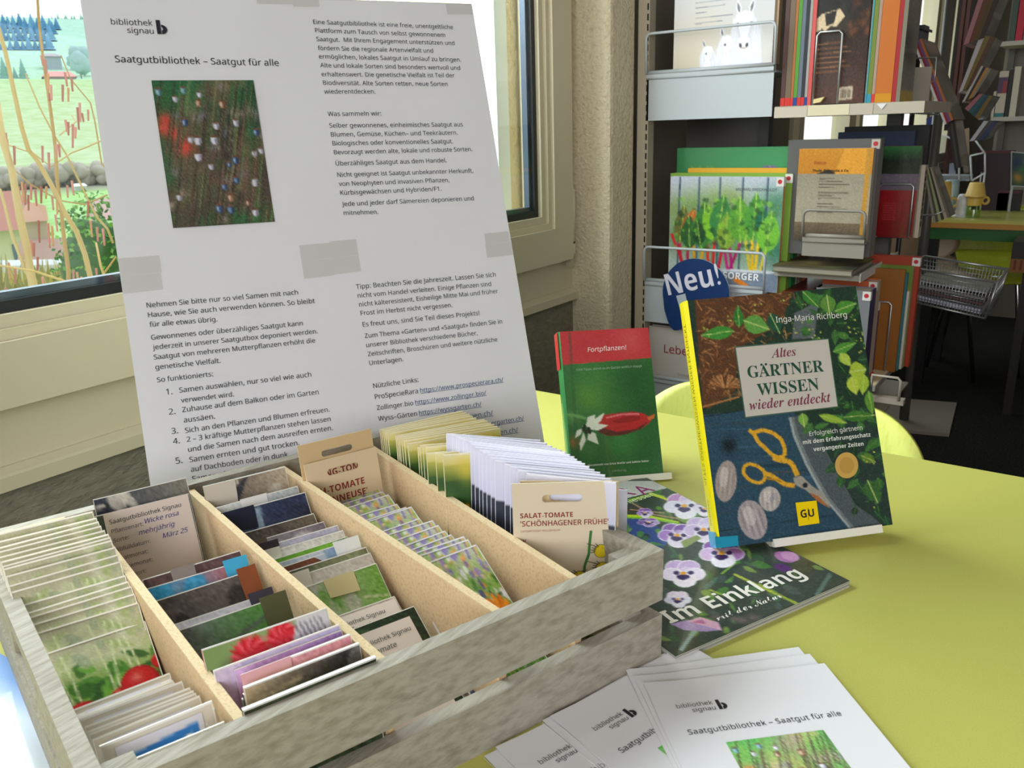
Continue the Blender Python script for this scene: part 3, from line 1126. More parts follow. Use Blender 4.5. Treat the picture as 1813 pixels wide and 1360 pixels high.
RW, RH = 0.0745, 0.121
mb = MB()
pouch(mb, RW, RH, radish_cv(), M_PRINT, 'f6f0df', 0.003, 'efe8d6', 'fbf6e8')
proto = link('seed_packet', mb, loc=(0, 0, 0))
pts = zpx([(745, 205), (775, 255), (790, 285), (810, 320), (840, 355), (870, 385), (885, 410), (895, 435), (925, 490), (945, 550), (965, 605), (1005, 718), (1030, 765), (1055, 805), (1080, 865), (1110, 935), (1108, 1000), (1165, 1085)], 4.5325, 0, 860)
N = len(pts)
for i, p in enumerate(pts):
    pR = on_a(*p, 0.331)
    dl = D1 + D2 * random.uniform(-0.02, 0.05)
    m = place(pR, dl, RH)(RW)
    o = proto if i == 0 else proto.copy()
    if i:
        COL.objects.link(o)
    o.matrix_world = m
    lab = 'cream and green radish seed packet, backmost in the left compartment' if i == 0 else 'foremost radish seed packet, its red radishes fully in view' if i == N - 1 else 'cream and green radish seed packet, ' + ordinal(i) + ' from the back of the left compartment'
    tag(o, lab, 'seed packet', 'radish packets in the left compartment')
mb = MB()      # brown board behind the radish packets
mb.box((0.345, CD - TK - .004, .005), (0.395, CD - TK - .001, .1), 'b39a68', M_CARD, CF)
tag(link('card_strip', mb), 'brown card strip standing behind the radish packets at the back rim', 'card')

# small white sachets with blue stickers
SW, SH = 0.062, 0.094
mb = MB()
pouch(mb, SW, SH, None, M_PAPER, 'e3dacb', 0.0013, 'e9e2d4', 'fbf8f0')
sproto = thing('seed_sachet', 'x', 'seed packet')
sp_ = link('pouch', mb, sproto, loc=(0, 0, 0))
mb = MB()
c = Cv(40, 36, 'e9e6f0')
c.poly([(.06, .16), (.94, .08), (.94, .5), (.5, .48), (.3, .6), (.06, .64)], '2f86d8')
c.poly([(.24, .56), (.5, .5), (.94, .42), (.94, .58), (.24, .72)], '6fb4ea')
c.poly([(.06, .2), (.22, .2), (.22, .95), (.06, .95)], 'a9b02a')
for k in range(5):
    c.ell(.3 + k * .08, .64 + .02 * (k % 2), .06, .05, ['6f9a5a', 'd08f98', 'c46a86', 'e0a0a4', 'b6667a'][k])
c.line([(.1, .5), (.18, .9)], .03, 'f0f2d8')
c.line([(.5, .3), (.62, .24)], .04, 'ffffff')
c.line([(.68, .25), (.85, .2)], .05, 'ffffff')
mb.picture((-0.024, -0.0006, SH - .004), (0.024, -0.0006, SH - .004), (0.024, -0.0006, SH - .054), (-0.024, -0.0006, SH - .054), c, M_PRINT)
link('label', mb, sproto, loc=(0, 0, 0))
S1 = zpx([(1225, 530), (1360, 595), (1378, 640), (1388, 652), (1400, 672), (1460, 660), (1525, 710), (1550, 735), (1570, 755), (1600, 775), (1700, 820), (1735, 870), (1675, 992), (1800, 990)], 4.5325, 0, 1060)
SL = zpx([(490, 835), (610, 850), (540, 935), (590, 962), (610, 990), (620, 990), (760, 1000), (765, 1012), (775, 1022), (615, 1105), (870, 1140), (890, 1165), (920, 1215), (1010, 1190)], 4.5325, 0, 1060)
for i, (p, q) in enumerate(zip(S1, SL)):
    a = 0.334
    pR = on_a(*p, a) if i < 11 else on_b(*p, 0.052 - 0.012 * (i - 11))
    dl = D1 + D2 * random.uniform(-.03, .04)
    th_, H_ = fit(pR, SH)
    m = place(pR, dl, H_, lean=th_)(SW) @ Matrix.Diagonal((1, 1, H_ / SH, 1))
    o = copy_tree(sproto, m) if i else sproto
    o.matrix_world = m
    tag(o, 'white paper seed sachet with a blue sticker, lying back against the foremost radish packet' if i == 0 else 'white paper seed sachet, ' + ordinal(i) + ' in front of the leaning sachet with the blue sticker' if i < 13 else 'white paper seed sachet with a blue and green sticker, foremost by the front slat', 'seed packet', 'white sachets at the front left')


# flower-meadow packets
def meadow_cv(w=52, h=84):
    c = Cv(w, h, 'e8e6ee')
    c.grad('cfd0cc', 'b4c48c', 0, .1)
    c.band('b4c88a', '6f9a3c', .1, .5)
    c.band('6f9a3c', '3f6a28', .5, 1)
    r_ = random.Random(5)
    for k in range(380):
        x, y = r_.random(), r_.uniform(.02, 1) ** 1.25
        cl = r_.choice(['8a7cc0', 'f0a860', '88b44c', 'ffffff', '9c8ad0', 'f4c878', 'b4cc78', '7a6cb4'] if y < .22 else ['4b3f98', 'f28a20', '6aa032', 'f4f2fa', '3a7a2a', 'd45a2a', '8ab84a', '2f5a24'])
        c.ell(x, y, r_.uniform(.02, .055), r_.uniform(.012, .035), cl, r_.uniform(0, 180), .75)
    for x, y, r in ((.55, .55, .14), (.8, .48, .17)):
        for q in range(12):
            an = q * 30
            c.ell(x + r * .6 * math.cos(math.radians(an)), y + r * .38 * math.sin(math.radians(an)), r * .5, r * .22, ['f07a10', 'fa9a20'][q % 2], an)
        c.ell(x, y, r * .4, r * .25, 'c85a08')
    for x, y in ((.18, .62), (.3, .74), (.12, .8), (.7, .88)):
        c.ell(x, y, .08, .045, 'e8641c')
    c.ell(.72, .95, .2, .06, 'c85a9a')
    for k in range(24):
        x = r_.uniform(.3, 1)
        c.line([(x, .95), (x + r_.uniform(-.1, .1), .62)], .012, r_.choice(['5a9a2c', '7cbc3c']))
    c.grain(.03, 1, 4)
    return c


FW, FH = 0.0625, 0.135
mb = MB()
pouch(mb, FW, FH, meadow_cv(), M_PRINT, 'efedf2', 0.0013, 'f2f0f2')
fproto = link('seed_packet', mb, loc=(0, 0, 0))
FR = zpx([(745, 515), (805, 590), (850, 615), (920, 690), (990, 715), (1035, 712), (1100, 805), (1205, 822), (1250, 860), (1305, 905), (1355, 935), (1455, 950), (1490, 975), (1555, 1015)], 4.5325, 500, 740)
for i, p in enumerate(FR):
    t_ = i / 13
    pR = on_a(*p, 0.072 + 0.012 * t_)
    m = place(pR, D1 + D2 * random.uniform(-.05, .05), FH)(FW)
    o = fproto if i == 0 else fproto.copy()
    if i:
        COL.objects.link(o)
    o.matrix_world = m
    tag(o, 'colourful flower-meadow seed packet, backmost of its row, in front of the tomato packets' if i == 0 else 'foremost flower-meadow seed packet, orange marigolds fully in view' if i == 13 else 'colourful flower-meadow seed packet, ' + ordinal(i) + ' from the back of its row', 'seed packet', 'flower-meadow packets')


# ------------------------------------------------------------------ tomato packets of tan paper with a euro hole
def slot_plate(mb, w, h, hz, hw, hh, col, m, t, bump_hole=True):
    """front plate with a rounded slot hole near the top, as strips around the hole (local axes)"""
    for (y, rev) in ((0, False), (t, True)):
        def P(pts):
            q = [(a, y, b) for a, b in pts]
            mb.poly(q[::-1] if rev else q, col, m)
        P([(-w / 2, 0), (w / 2, 0), (w / 2, hz - hh), (-w / 2, hz - hh)])
        P([(-w / 2, hz + hh), (w / 2, hz + hh), (w / 2, h), (-w / 2, h)])
        for sg in (-1, 1):
            arc = [(sg * (hw - hh + hh * math.sin(q / 8 * math.pi)), hz - hh * math.cos(q / 8 * math.pi)) for q in range(9)]
            ps = arc + [(sg * w / 2, hz + hh), (sg * w / 2, hz - hh)]
            if sg > 0:
                ps = ps[::-1]
            P(ps)
    mb.poly([(-w / 2, 0, h), (w / 2, 0, h), (w / 2, t, h), (-w / 2, t, h)], col, m)
    mb.poly([(w / 2, 0, 0), (w / 2, t, 0), (w / 2, t, h), (w / 2, 0, h)], col, m)
    mb.poly([(-w / 2, t, 0), (-w / 2, 0, 0), (-w / 2, 0, h), (-w / 2, t, h)], col, m)


def stroke(mb, pts, w, col, m, y=-0.0004):
    for (a, b), (c_, d) in zip(pts[:-1], pts[1:]):
        l = math.hypot(c_ - a, d - b) or 1e-9
        nx, nz = -(d - b) / l * w / 2, (c_ - a) / l * w / 2
        mb.poly([(a - nx, y, b - nz), (c_ - nx, y, d - nz), (c_ + nx, y, d + nz), (a + nx, y, b + nz)], col, m)


def disc(mb, x, z, r, col, m, y=-0.0004, n=24, rz=None):
    mb.poly([(x + r * math.cos(2 * math.pi * q / n), y, z + (rz or r) * math.sin(2 * math.pi * q / n)) for q in range(n)], col, m)


LX, LZ = Vector((1, 0, 0)), Vector((0, 0, 1))
KR = 'd6bd94'
# back compartment pair
tR, tL = on_a(350 + 1390 / 4.5325, 760 - 5 / 4.5325, 0.068), None
tw = 0.078
m = place(tR, D1 + D2 * 0.02, 0.142, lean=0.16)(tw)
t1 = thing('tomato_packet', 'plain tan packet back with a hanging hole, standing highest before the poster', 'seed packet')
mb = MB()
slot_plate(mb, tw, 0.142, 0.142 - 0.0135, 0.0165, 0.0033, 'd3b789', M_PAPER, 0.0012)
link('pouch', mb, t1, loc=(0, 0, 0))
t1.matrix_world = m
tR2 = on_a(350 + 1430 / 4.5325, 760 + 140 / 4.5325, 0.068)
tw2 = 0.0765
m = place(tR2, D1 + D2 * 0.02, 0.13, lean=0.2)(tw2)
t2 = thing('tomato_packet', 'tan paper tomato seed packet with dark red lettering, leaning behind the flower-meadow packets', 'seed packet')
mb = MB()
slot_plate(mb, tw2, 0.13, 0.13 - 0.0135, 0.0165, 0.0033, 'dcc5a2', M_PAPER, 0.0014)
mb.text('FLEISCH-TOMATE', (0.02, 0, 0.13 - 0.0335), LX, LZ, '8c2a22', M_PRINT, size=0.0092, bold=0.012, align='R')
mb.text("'MARBONNEUSE'", (0.0215, 0, 0.13 - 0.0445), LX, LZ, '8c2a22', M_PRINT, size=0.0092, bold=0.012, align='R')
link('pouch', mb, t2, loc=(0, 0, 0))
mb = MB()
mb.poly([(-.022, .0018, .108), (.022, .0018, .108), (.022, .0018, .126), (-.022, .0018, .126)], 'c9b38f', M_PAPER)
mb.text('NG-TOM', (0, .0018, .1125), LX, LZ, '7a2620', M_PRINT, size=0.009, bold=0.012, align='C')
link('inner_card', mb, t2, loc=(0, 0, 0))
t2.matrix_world = m


# the front one with the yellow tomatoes, plus two more behind it
def salat(label, p_tr, p_tl, z_c, printed, col):
    pR0 = on_a(p_tl[0], p_tl[1], z_c)
    pR = on_z(p_tr[0], p_tr[1], pR0.z)
    dl = pR0 - pR
    w = dl.length
    H = (pR.z - .006) / math.cos(.1)
    m = place(pR, dl, H, lean=.1)(w)
    t = thing('tomato_packet', label, 'seed packet')
    mb = MB()
    slot_plate(mb, w, H, H - 0.0135, 0.0165, 0.0033, col, M_PAPER, 0.0016)
    if printed:
        x0 = -w / 2 + 0.006
        mb.text('SALAT-TOMATE', (x0, 0, H - 0.0295), LX, LZ, '8c2a22', M_PRINT, width=w * 0.53, bold=0.012)
        mb.text("'SCHÖNHAGENER FRÜHE'", (x0, 0, H - 0.0365), LX, LZ, '8c2a22', M_PRINT, width=w * 0.885, bold=0.012)
        mb.text('Lycopersicon esculentum', (x0, 0, H - 0.0415), LX, LZ, 'a86a50', M_PRINT, width=w * 0.4, shear=0.3)
        mb.text('SE', (x0 + 0.004, 0, H - 0.053), LZ, -LX, '8c2a22', M_PRINT, size=0.0052, bold=0.01)
        sx = 0.0185
        stem = [(sx + .0045, H - .042), (sx + .003, H - .055), (sx + .0025, H - .062), (sx - .001, H - .072), (sx - .0025, H - .086), (sx - .006, H - .1)]
        stroke(mb, stem, 0.0022, '3f7a34', M_PRINT)
        for (cx, cz, r) in ((.031, H - .060, .0055), (.032, H - .0755, .0057), (.013, H - .083, .0058), (.034, H - .092, .0056), (.016, H - .1, .0056)):
            stroke(mb, [(sx + .001, cz + .007), (cx - r * .6, cz + r * .7)], 0.0006, '4a3a18', M_PRINT, -0.00045)
            disc(mb, cx, cz, r + .0004, '4a3a10', M_PRINT, -0.0005)
            disc(mb, cx, cz, r, 'e6cc10', M_PRINT, -0.0006)
            disc(mb, cx + r * .25, cz + r * .55, r * .2, 'd2b60c', M_PRINT, -0.0007)
            for q in range(5):
                an = 2.0 + q * 0.28
                stroke(mb, [(cx + r * .8 * math.cos(an), cz + r * .8 * math.sin(an)), (cx + r * 1.55 * math.cos(an + .15), cz + r * 1.5 * math.sin(an + .15))], 0.0006, '2e2a18', M_PRINT, -0.0008)
    link('pouch', mb, t, loc=(0, 0, 0))
    t.matrix_world = m
    return t


salat('tan seed packet with yellow tomatoes drawn on it, in the right compartment', (1084, 851.5), (906, 857), 0.066, True, 'e3d5b9')
salat('plain tan seed packet right behind the packet with yellow tomatoes', (1095, 853), (921, 852), 0.052, False, 'd9c39a')


# yellow-flower packets and white-and-grey packets of the right compartment
def yellow_cv(w=50, h=60):
    c = Cv(w, h, 'efe6bf')
    c.grad('efe4b0', 'd8ce78', 0, .08)
    c.band('c8c060', '4c6c2a', .07, .2)
    c.band('355c2a', '1c3c1c', .2, 1)
    r_ = random.Random(9)
    for k in range(70):
        x, y = r_.random(), r_.uniform(.16, 1)
        c.soft(x, y, .06, r_.choice(['2f5c24', '5a8a34', '1e4420', 'c8b040']), .6)
    for k in range(22):
        x, y = r_.random(), r_.uniform(.4, .98)
        for q in range(6):
            c.ell(x + .04 * math.cos(q), y + .035 * math.sin(q), .03, .02, 'f2b616', q * 57)
        c.ell(x, y, .02, .015, 'c07810')
    for x, y in ((.25, .12), (.6, .14), (.85, .1)):
        c.soft(x, y, .12, 'e8d04a', .7)
    return c


def lilac_cv(w=40, h=60):
    c = Cv(w, h, 'e4e4f4')
    c.grad('e4e4f6', 'd2d4ec', 0, .3)
    c.band('39404f', '252b3a', .28, 1)
    return c


YW, YH = 0.1, 0.125
mb = MB()
pouch(mb, YW, YH, yellow_cv(), M_PRINT, 'f0e6c0', 0.0013, 'efe5c0')
yproto = link('seed_packet', mb, loc=(0, 0, 0))
LY = zpx([(50, 160), (62, 165), (75, 172), (88, 180), (103, 187), (160, 205), (172, 211), (183, 217), (200, 226), (218, 238), (243, 258), (312, 288), (328, 272), (347, 268), (370, 283), (372, 325), (435, 325), (488, 340)], 3.941, 660, 720)
RY = zpx([(480, 62), (497, 74), (510, 85), (525, 95), (545, 108), (600, 122), (620, 130), (645, 142), (665, 152), (690, 165), (712, 180), (760, 235), (770, 235), (780, 235), (800, 240), (820, 285), (880, 290), (930, 300)], 3.941, 660, 720)
for i, (l, r) in enumerate(zip(LY, RY)):
    pl = on_a(*l, 0.047 + 0.017 * max(0, i - 10) / 7)
    pr = on_z(*r, pl.z)
    dl = (pl - pr).normalized()
    w_ = YW if i < 11 else YW * 0.86
    pR = pl - dl * w_
    H_ = (pR.z - .006) / math.cos(.07)
    m = place(pR, dl, H_, lean=.07)(w_) @ Matrix.Diagonal((1, 1, H_ / YH, 1))
    o = yproto if i == 0 else yproto.copy()
    if i:
        COL.objects.link(o)
    if i >= 11:
        m = m @ Matrix.Diagonal((0.86, 1, 1, 1))
    o.matrix_world = m
    tag(o, 'cream-topped packet with yellow flowers, backmost in the right compartment' if i == 0 else 'cream-topped packet with yellow flowers, ' + ordinal(i) + ' in front of the backmost one by the poster', 'seed packet', 'yellow-flower packets')
VW, VH = 0.105, 0.15
mb = MB()
pouch(mb, VW, VH, lilac_cv(), M_PRINT, 'f0f0fc', 0.0013, 'e6e6f4')
vproto = link('seed_packet', mb, loc=(0, 0, 0))
LV = zpx([(512, 188), (552, 195), (582, 208), (600, 216), (630, 227), (658, 239), (682, 258), (708, 280), (738, 300), (762, 316), (790, 332), (820, 352), (850, 374), (918, 400), (955, 415), (1005, 440), (1070, 465)], 3.941, 660, 720)
RV = zpx([(1170, 235), (1212, 255), (1248, 276), (1280, 292), (1315, 304), (1345, 318), (1375, 335), (1405, 350), (1425, 368), (1455, 385), (1480, 398), (1510, 418), (1545, 440), (1585, 460), (1620, 478), (1662, 505), (1700, 530)], 3.941, 660, 720)
for i, (l, r) in enumerate(zip(LV, RV)):
    pl = on_a(*l, 0.043)
    pr = on_z(*r, pl.z)
    dl = (pl - pr).normalized()
    w_ = (pl - pr).length
    H_ = (pl.z - .006) / math.cos(.07)
    m = place(pl - dl * w_, dl, H_, lean=.07)(w_) @ Matrix.Diagonal((w_ / VW, 1, H_ / VH, 1))
    o = vproto if i == 0 else vproto.copy()
    if i:
        COL.objects.link(o)
    o.matrix_world = m
    tag(o, 'pale lilac and dark grey seed packet, backmost of its stack, right before the yellow-flower packets' if i == 0 else 'pale lilac and dark grey seed packet, ' + ordinal(i) + ' in front of the backmost of its stack', 'seed packet', 'lilac and grey packets')
pl = on_z(1080, 866, 0.108)
m = place(on_z(1111, 868, 0.108), pl - on_z(1111, 868, 0.108), 0.103, lean=.05)(0.04)
mb = MB()
pouch(mb, 0.04, 0.103, None, M_PAPER, 'e2e2ee', 0.001)
o = link('seed_packet', mb, loc=(0, 0, 0))
o.matrix_world = m
tag(o, 'white packet edge sticking out at the right behind the tan tomato packets', 'seed packet')


# ------------------------------------------------------------------ hand-folded packets of magazine paper
def collage(seed, pal, w=44, h=52):
    c = Cv(w, h, pal[0])
    r_ = random.Random(seed)
    if len(pal) > 1:
        c.grad(pal[0], pal[1], 0.0, 1.0, 'x')
    for k in range(16):
        x, y = r_.random(), r_.random()
        col = r_.choice(pal)
        if k % 3 == 0:
            c.poly([(x, y), (x + r_.uniform(.1, .5), y + r_.uniform(-.3, .3)), (x + r_.uniform(-.2, .3), y + r_.uniform(.1, .4))], col, .85)
        elif k % 3 == 1:
            c.ell(x, y, r_.uniform(.05, .22), r_.uniform(.03, .14), col, r_.uniform(0, 180), .8)
        else:
            c.line([(x, y), (x + r_.uniform(-.5, .5), y + r_.uniform(-.2, .2))], r_.uniform(.01, .04), col, .9)
    c.grain(.035, 1, seed)
    return c


def folded(label, seed, pal, pR, dl, w, h, flap=None, sticker=None, lean=None, zmin=0.006, cv=None, t=0.003, group='hand-folded paper packets'):
    """envelope folded from a magazine page: pouch, tucked-in corner flap and, where the photo shows it, a paper sticker"""
    th_, h = fit(pR, h, zmin, lmin=lean or 0.0)
    m = place(pR, dl, h, lean=th_, zmin=zmin)(w)
    o = thing('folded_packet', label, 'seed packet', group=group)
    mb = MB()
    pouch(mb, w, h, cv or collage(seed, pal), M_PRINT, pal[-1], t, pal[0], 'e8e4dc', .0008)
    link('pouch', mb, o, loc=(0, 0, 0))
    if flap:
        x0, x1, dz, up_, col = flap
        mb = MB()
        a, b = -w / 2 + x0 * w, -w / 2 + x1 * w
        f = [(a, -0.0007, h - dz), (b, -0.0007, h - dz - .002), (b + .001, -0.0011, h + up_), (a - .0005, -0.0011, h + up_)]
        mb.slab(f, (0, 0.0004, 0), col, M_PRINT)
        link('flap', mb, o, loc=(0, 0, 0))
    if sticker:
        x0, x1, z0, z1, lines = sticker
        mb = MB()
        a, b = -w / 2 + x0 * w, -w / 2 + x1 * w
        mb.slab([(a, -.0015, h * z0), (b, -.0015, h * z0), (b, -.0015, h * z1), (a, -.0015, h * z1)], (0, .0004, 0), 'e2d3c8', M_PAPER)
        H_ = h * (z1 - z0)
        for (txt, fx, fz, sz, col, bold, shear) in lines:
            mb.text(txt, (a + (b - a) * fx, -.0015, h * z0 + H_ * fz), LX, LZ, col, M_PRINT, size=sz, bold=bold, shear=shear, lift=.0003)
        link('sticker', mb, o, loc=(0, 0, 0))
    o.matrix_world = m
    return o


FORM = [('Saatgutbibliothek Signau', .05, .87, .0063, '101014', 0, 0), ('Pflanzenart:', .05, .765, .0058, '6a6460', 0, 0), ('Sorte:', .05, .66, .0058, '6a6460', 0, 0), ('Abfülldatum:', .05, .555, .0058, '6a6460', 0, 0), ('Saatmonat:', .05, .45, .0058, '6a6460', 0, 0), ('Erntemonat:', .05, .345, .0058, '6a6460', 0, 0), ('Standort:', .05, .24, .0058, '6a6460', 0, 0)]
INK = '3a2f8a'
HAND1 = [('Wicke rosa', .44, .78, .0072, INK, .004, .25), ('mehrjährig', .34, .67, .0072, INK, .004, .25), ('März 25', .60, .565, .0072, INK, .004, .25)]
r2 = zpx([(740, 265)], 4.5325, 180, 820)[0]
folded('folded packet of dark collage paper, backmost in the second compartment', 11, ['2a2f3c', '8a8678', '3a4438', 'd8cfc0', '1c2438'], on_a(180 + 712 / 4.5325, 820 + 146 / 4.5325, .247) + D2 * .012, D1 + D2 * .03, .078, .125, lean=.36)
p_ = on_a(*r2, .247)
folded('folded packet whose pink-grey form reads Wicke rosa, at the back of the second compartment', 12, ['3b4436', '7d8570', '23282a', 'a8a08a', '20284a'], p_ + UZ * .004 + D1 * 0.004, D1 + D2 * .04, .082, .112, sticker=(.13, .985, .32, 1.0, FORM + HAND1), lean=.36)
Q2 = [((1110, 700), 13, ['4a3636', '6a4a4a', 'a05a30', '2f2628', 'c9774a'], (.28, .5, .02, .001, '8d807a'), 'dark plum'),
      ((1000, 775), 14, ['efe6c8', 'd8563a', 'c9442a', 'f4efd8', 'b04030'], (.74, .98, .02, .003, '5c1c18'), 'cream and red'),
      ((1160, 775), 15, ['3aa8d8', 'd0605a', '44b2de', '2f9ac8', 'c8686a'], (.78, 1.0, .014, .004, '44aad2'), 'bright blue and coral'),
      ((1230, 850), 16, ['4c4440', '6a605a', '2c2624', '80766e', '3a3230'], (.83, 1.0, .05, .004, '8a4a26'), 'dark brown with a rust flap'),
      ((1140, 1020), 17, ['a9a294', '7a8a4a', 'c8c2b4', '74b82c', '8a8478'], (.66, .98, .014, .004, '8cc63c'), 'grey with a leaf-green flap'),
      ((1350, 1040), 18, ['e0dde4', 'c9c6d0', 'f0eef2', '8a8894', 'd8d4dc'], (.8, 1.02, .014, .004, '3a3644'), 'white with a charcoal flap'),
      ((1480, 1050), 19, ['6a6870', '4f9a30', '2f5c24', 'd8d4d8', '86b84a', '5c5a62'], (.76, .99, .03, .003, '5a5a3a'), 'grey and green leafy')]
for (p, sd, pal, fl, nm) in Q2:
    pR = on_a(180 + p[0] / 4.5325, 820 + p[1] / 4.5325, .246)
    w = .08 if sd != 13 else .076
    folded('folded ' + nm + ' magazine-paper packet in the second compartment', sd, pal, pR, D1 + D2 * random.uniform(0, .06), w, .112, fl)
c = Cv(60, 66, '8fa06a')
c.grad('7f9a58', 'a9b88a', 0, 1, 'x')
for x, y, r in ((.34, .12, .16), (.6, .08, .13), (.12, .5, .13)):
    for q in range(26):
        an = q * 14
        c.leaf(x, y, x + r * math.cos(math.radians(an)) * 1.05, y + r * .8 * math.sin(math.radians(an)), .022, ['c8141c', 'e0303a', 'f0606a'][q % 3])
c.poly([(.74, 0), (1, 0), (1, .24), (.62, .24)], 'd9d6d6')
for k in range(6):
    c.line([(.72 + .04 * k, .03), (.78 + .04 * k, .2)], .012, '6a6870')
c.ell(.12, .26, .06, .05, '6a2a24')
c.poly([(0, .3), (.2, .25), (.24, .5), (.1, .62), (0, .6)], '7cb83c', .7)
folded('folded packet with red dahlias and a printed white corner, middle of the second compartment', 20, ['8fa06a', 'c01820'], on_a(300 + 1262 / 4.5325, 1000 + 345 / 4.5325, .243), D1 + D2 * .05, .083, .112, cv=c)
Q3 = [((1362, 480), 21, ['d9c8e0', 'b9b2d8', 'c8d4ec', 'cfc0d8', 'e0d4e4'], None, 'pale lilac', True),
      ((1380, 520), 22, ['d4b0e0', 'a890d0', 'e4c0e0', '7a6aa8', 'c8a0d8'], None, 'violet', False),
      ((1452, 560), 23, ['e0aab2', 'd890a0', '6a3a40', 'eab8be', 'c88890'], (.0, .42, .012, .001, 'e3aeb4'), 'dusty pink', False),
      ((1460, 612), 24, ['8a1a30', 'a82840', '6a1424', '981c34', '7a1830'], None, 'dark red', False),
      ((1525, 632), 25, ['cdb48c', '2a2c34', '8a8880', '3c3a38', 'e0cca4'], None, 'tan and black', False),
      ((1515, 685), 26, ['1e2c2c', '2a3c34', '10181c', '3a5a3a', '1c2430'], None, 'blackish green', False),
      ((1500, 722), 27, ['8c8e86', '4c4e4c', 'c4c4ba', '2c302c', 'a4a89c'], None, 'grey patterned', False),
      ((1515, 750), 28, ['4a6a20', 'c8b040', '6c8c28', '26381a', 'a0a838'], None, 'yellow-green', False),
      ((1660, 742), 29, ['3c4428', '2c3a24', '4c5430', '1c2c1c', '343c20'], (.22, .52, .03, -.006, '3a4a2c'), 'dark green', False)]
for k, (p, sd, pal, fl, nm, st) in enumerate(Q3):
    pR = on_a(300 + p[0] / 4.5325, 1000 + p[1] / 4.5325, .2425)
    folded('folded ' + nm + ' magazine-paper packet near the front of the second compartment', sd, pal, pR, D1 + D2 * .02, [.083, .072, .072, .066, .075, .075, .075, .074, .084][k], .104, fl,
           sticker=(.08, .6, .12, .72, [(a_, b_ + .03, c_, .0078, e_, f_, 0) for (a_, b_, c_, d_, e_, f_, g_) in FORM]) if st else None)
# third compartment
Q4 = [((700, 300), ['5a5248', 'b8a890', '2a2c38', 'd8d0c0', '7a5a3a'], (.0, .36, .02, .0, 'd3c8b8'), 'brown and navy collage'),
      ((700, 375), ['b8aaa0', '8a7a70', 'c8bcb4', '4a4038', 'd4c8bc'], (.78, 1.0, .012, .003, 'ded4c8'), 'taupe'),
      ((705, 415), ['2a2c3a', 'b04030', '8a5a30', '6a4a2c', '1c2030'], (.14, .36, .014, .002, 'a83a30'), 'navy, red and brown'),
      ((800, 455), ['d9d9d4', 'b0b4b4', 'e4e4e0', '8a9094', 'c8ccc8'], (.3, .6, .01, .001, 'e3e0da'), 'white patterned'),
      ((860, 505), ['4a5878', '1c2238', '9ab0c0', '2a3450', '6a7a90'], (.0, .36, .018, .001, '1a1e34'), 'slate blue and navy'),
      ((825, 545), ['c4cce4', 'aab8dc', 'd8dcec', 'b8c0e0', 'ccd4ea'], (.0, .3, .012, .002, 'c8c6dc'), 'light periwinkle'),
      ((870, 610), ['b8b8b0', '6a6e68', 'dcdcd4', '3c403c', '9a9c94'], (.74, 1.0, .014, .003, 'd8d4c8'), 'grey printed'),
      ((895, 640), ['e8e6dc', 'c04a7a', 'b89a40', '3c9a6a', 'd8d4c4'], (.3, .5, .014, 0, 'c8507c'), 'white floral'),
      ((930, 675), ['4a423c', '6a5e50', '2c2826', '3c3630', '807060'], None, 'dark taupe'),
      ((1010, 740), ['a8a0a4', '7a7078', 'd0c8c8', '5a5050', '4a3c34'], (.0, .3, .016, 0, '5a4c40'), 'grey and mauve'),
      ((1120, 770), ['c0bcc8', 'a8a4b8', 'd4d0dc', '3a2c30', '8c8898'], (.0, .3, .016, .003, '30222a'), 'pale grey with a dark flap'),
      ((1165, 810), ['dcd8cc', 'c8c4b8', 'e4e0d6', 'b0aca0', 'd0ccc0'], (.0, .26, .014, .002, 'd8d2c4'), 'newsprint'),
      ((1200, 860), ['6aa82c', '8ac83c', '3a5c24', 'a0c850', '2c3c20'], None, 'grass green'),
      ((1285, 880), ['c8d0d8', '6a8ab0', 'e0e4e4', '3a5a6a', 'a8b8c4'], (.72, 1.0, .012, .003, 'e2e4e0'), 'white and blue'),
      ((1290, 905), ['6a3a28', '8a4a30', '50281c', '7a4430', '603020'], None, 'red-brown'),
      ((1350, 945), ['4a4c34', '8a9068', '6a6c4c', '30341f', 'a0a480'], None, 'olive printed'),
      ((1385, 990), ['cfc6bc', 'bdb4aa', 'd8d0c6', 'a8a094', 'c4bcb0'], (.0, .3, .014, .003, 'd9d0c4'), 'plain beige'),
      ((1395, 1045), ['8a6a3c', '5a7a2c', 'c87a50', '3c5a24', 'd8c890'], None, 'green and orange'),
      ((1430, 1075), ['b8b4a8', '6a9a3c', 'e0d8c0', '38582c', 'c88850'], (.4, .72, .016, 0, 'cdbf8c'), 'beige and garden green')]
for k, (p, pal, fl, nm) in enumerate(Q4):
    pR = on_a(350 + p[0] / 4.5325, 760 + p[1] / 4.5325, .156)
    o = folded('folded ' + nm + ' magazine-paper packet in the third compartment', 40 + k, pal, pR, D1 + D2 * random.uniform(0, .05), .078, .105, fl)
    if nm == 'newsprint':
        mb = MB()
        for q in range(4):
            mb.text(['über mal', 'berrascht', 'nur da', 'sonst'][q], (-.034 + .019 * q, -.0016, .094 - .001 * q), Vector((.9, 0, -.43)), Vector((.43, 0, .9)), '3a3a38', M_PRINT, size=.0075)
        link('printed_flap', mb, o, loc=(0, 0, 0))
FTOM = [('Saatgutbibliothek Signau', .05, .87, .0063, '101014', 0, 0)]
HT = [('Tomate', .42, .775, .0072, '2a2a30', .004, .2)]
HT2 = [('Tomate', .4, .775, .0072, '2a2a30', .004, .2), ('Monatelling', .34, .68, .0072, '2a2a30', .004, .2), ('März 25', .52, .585, .0072, '2a2a30', .004, .2)]
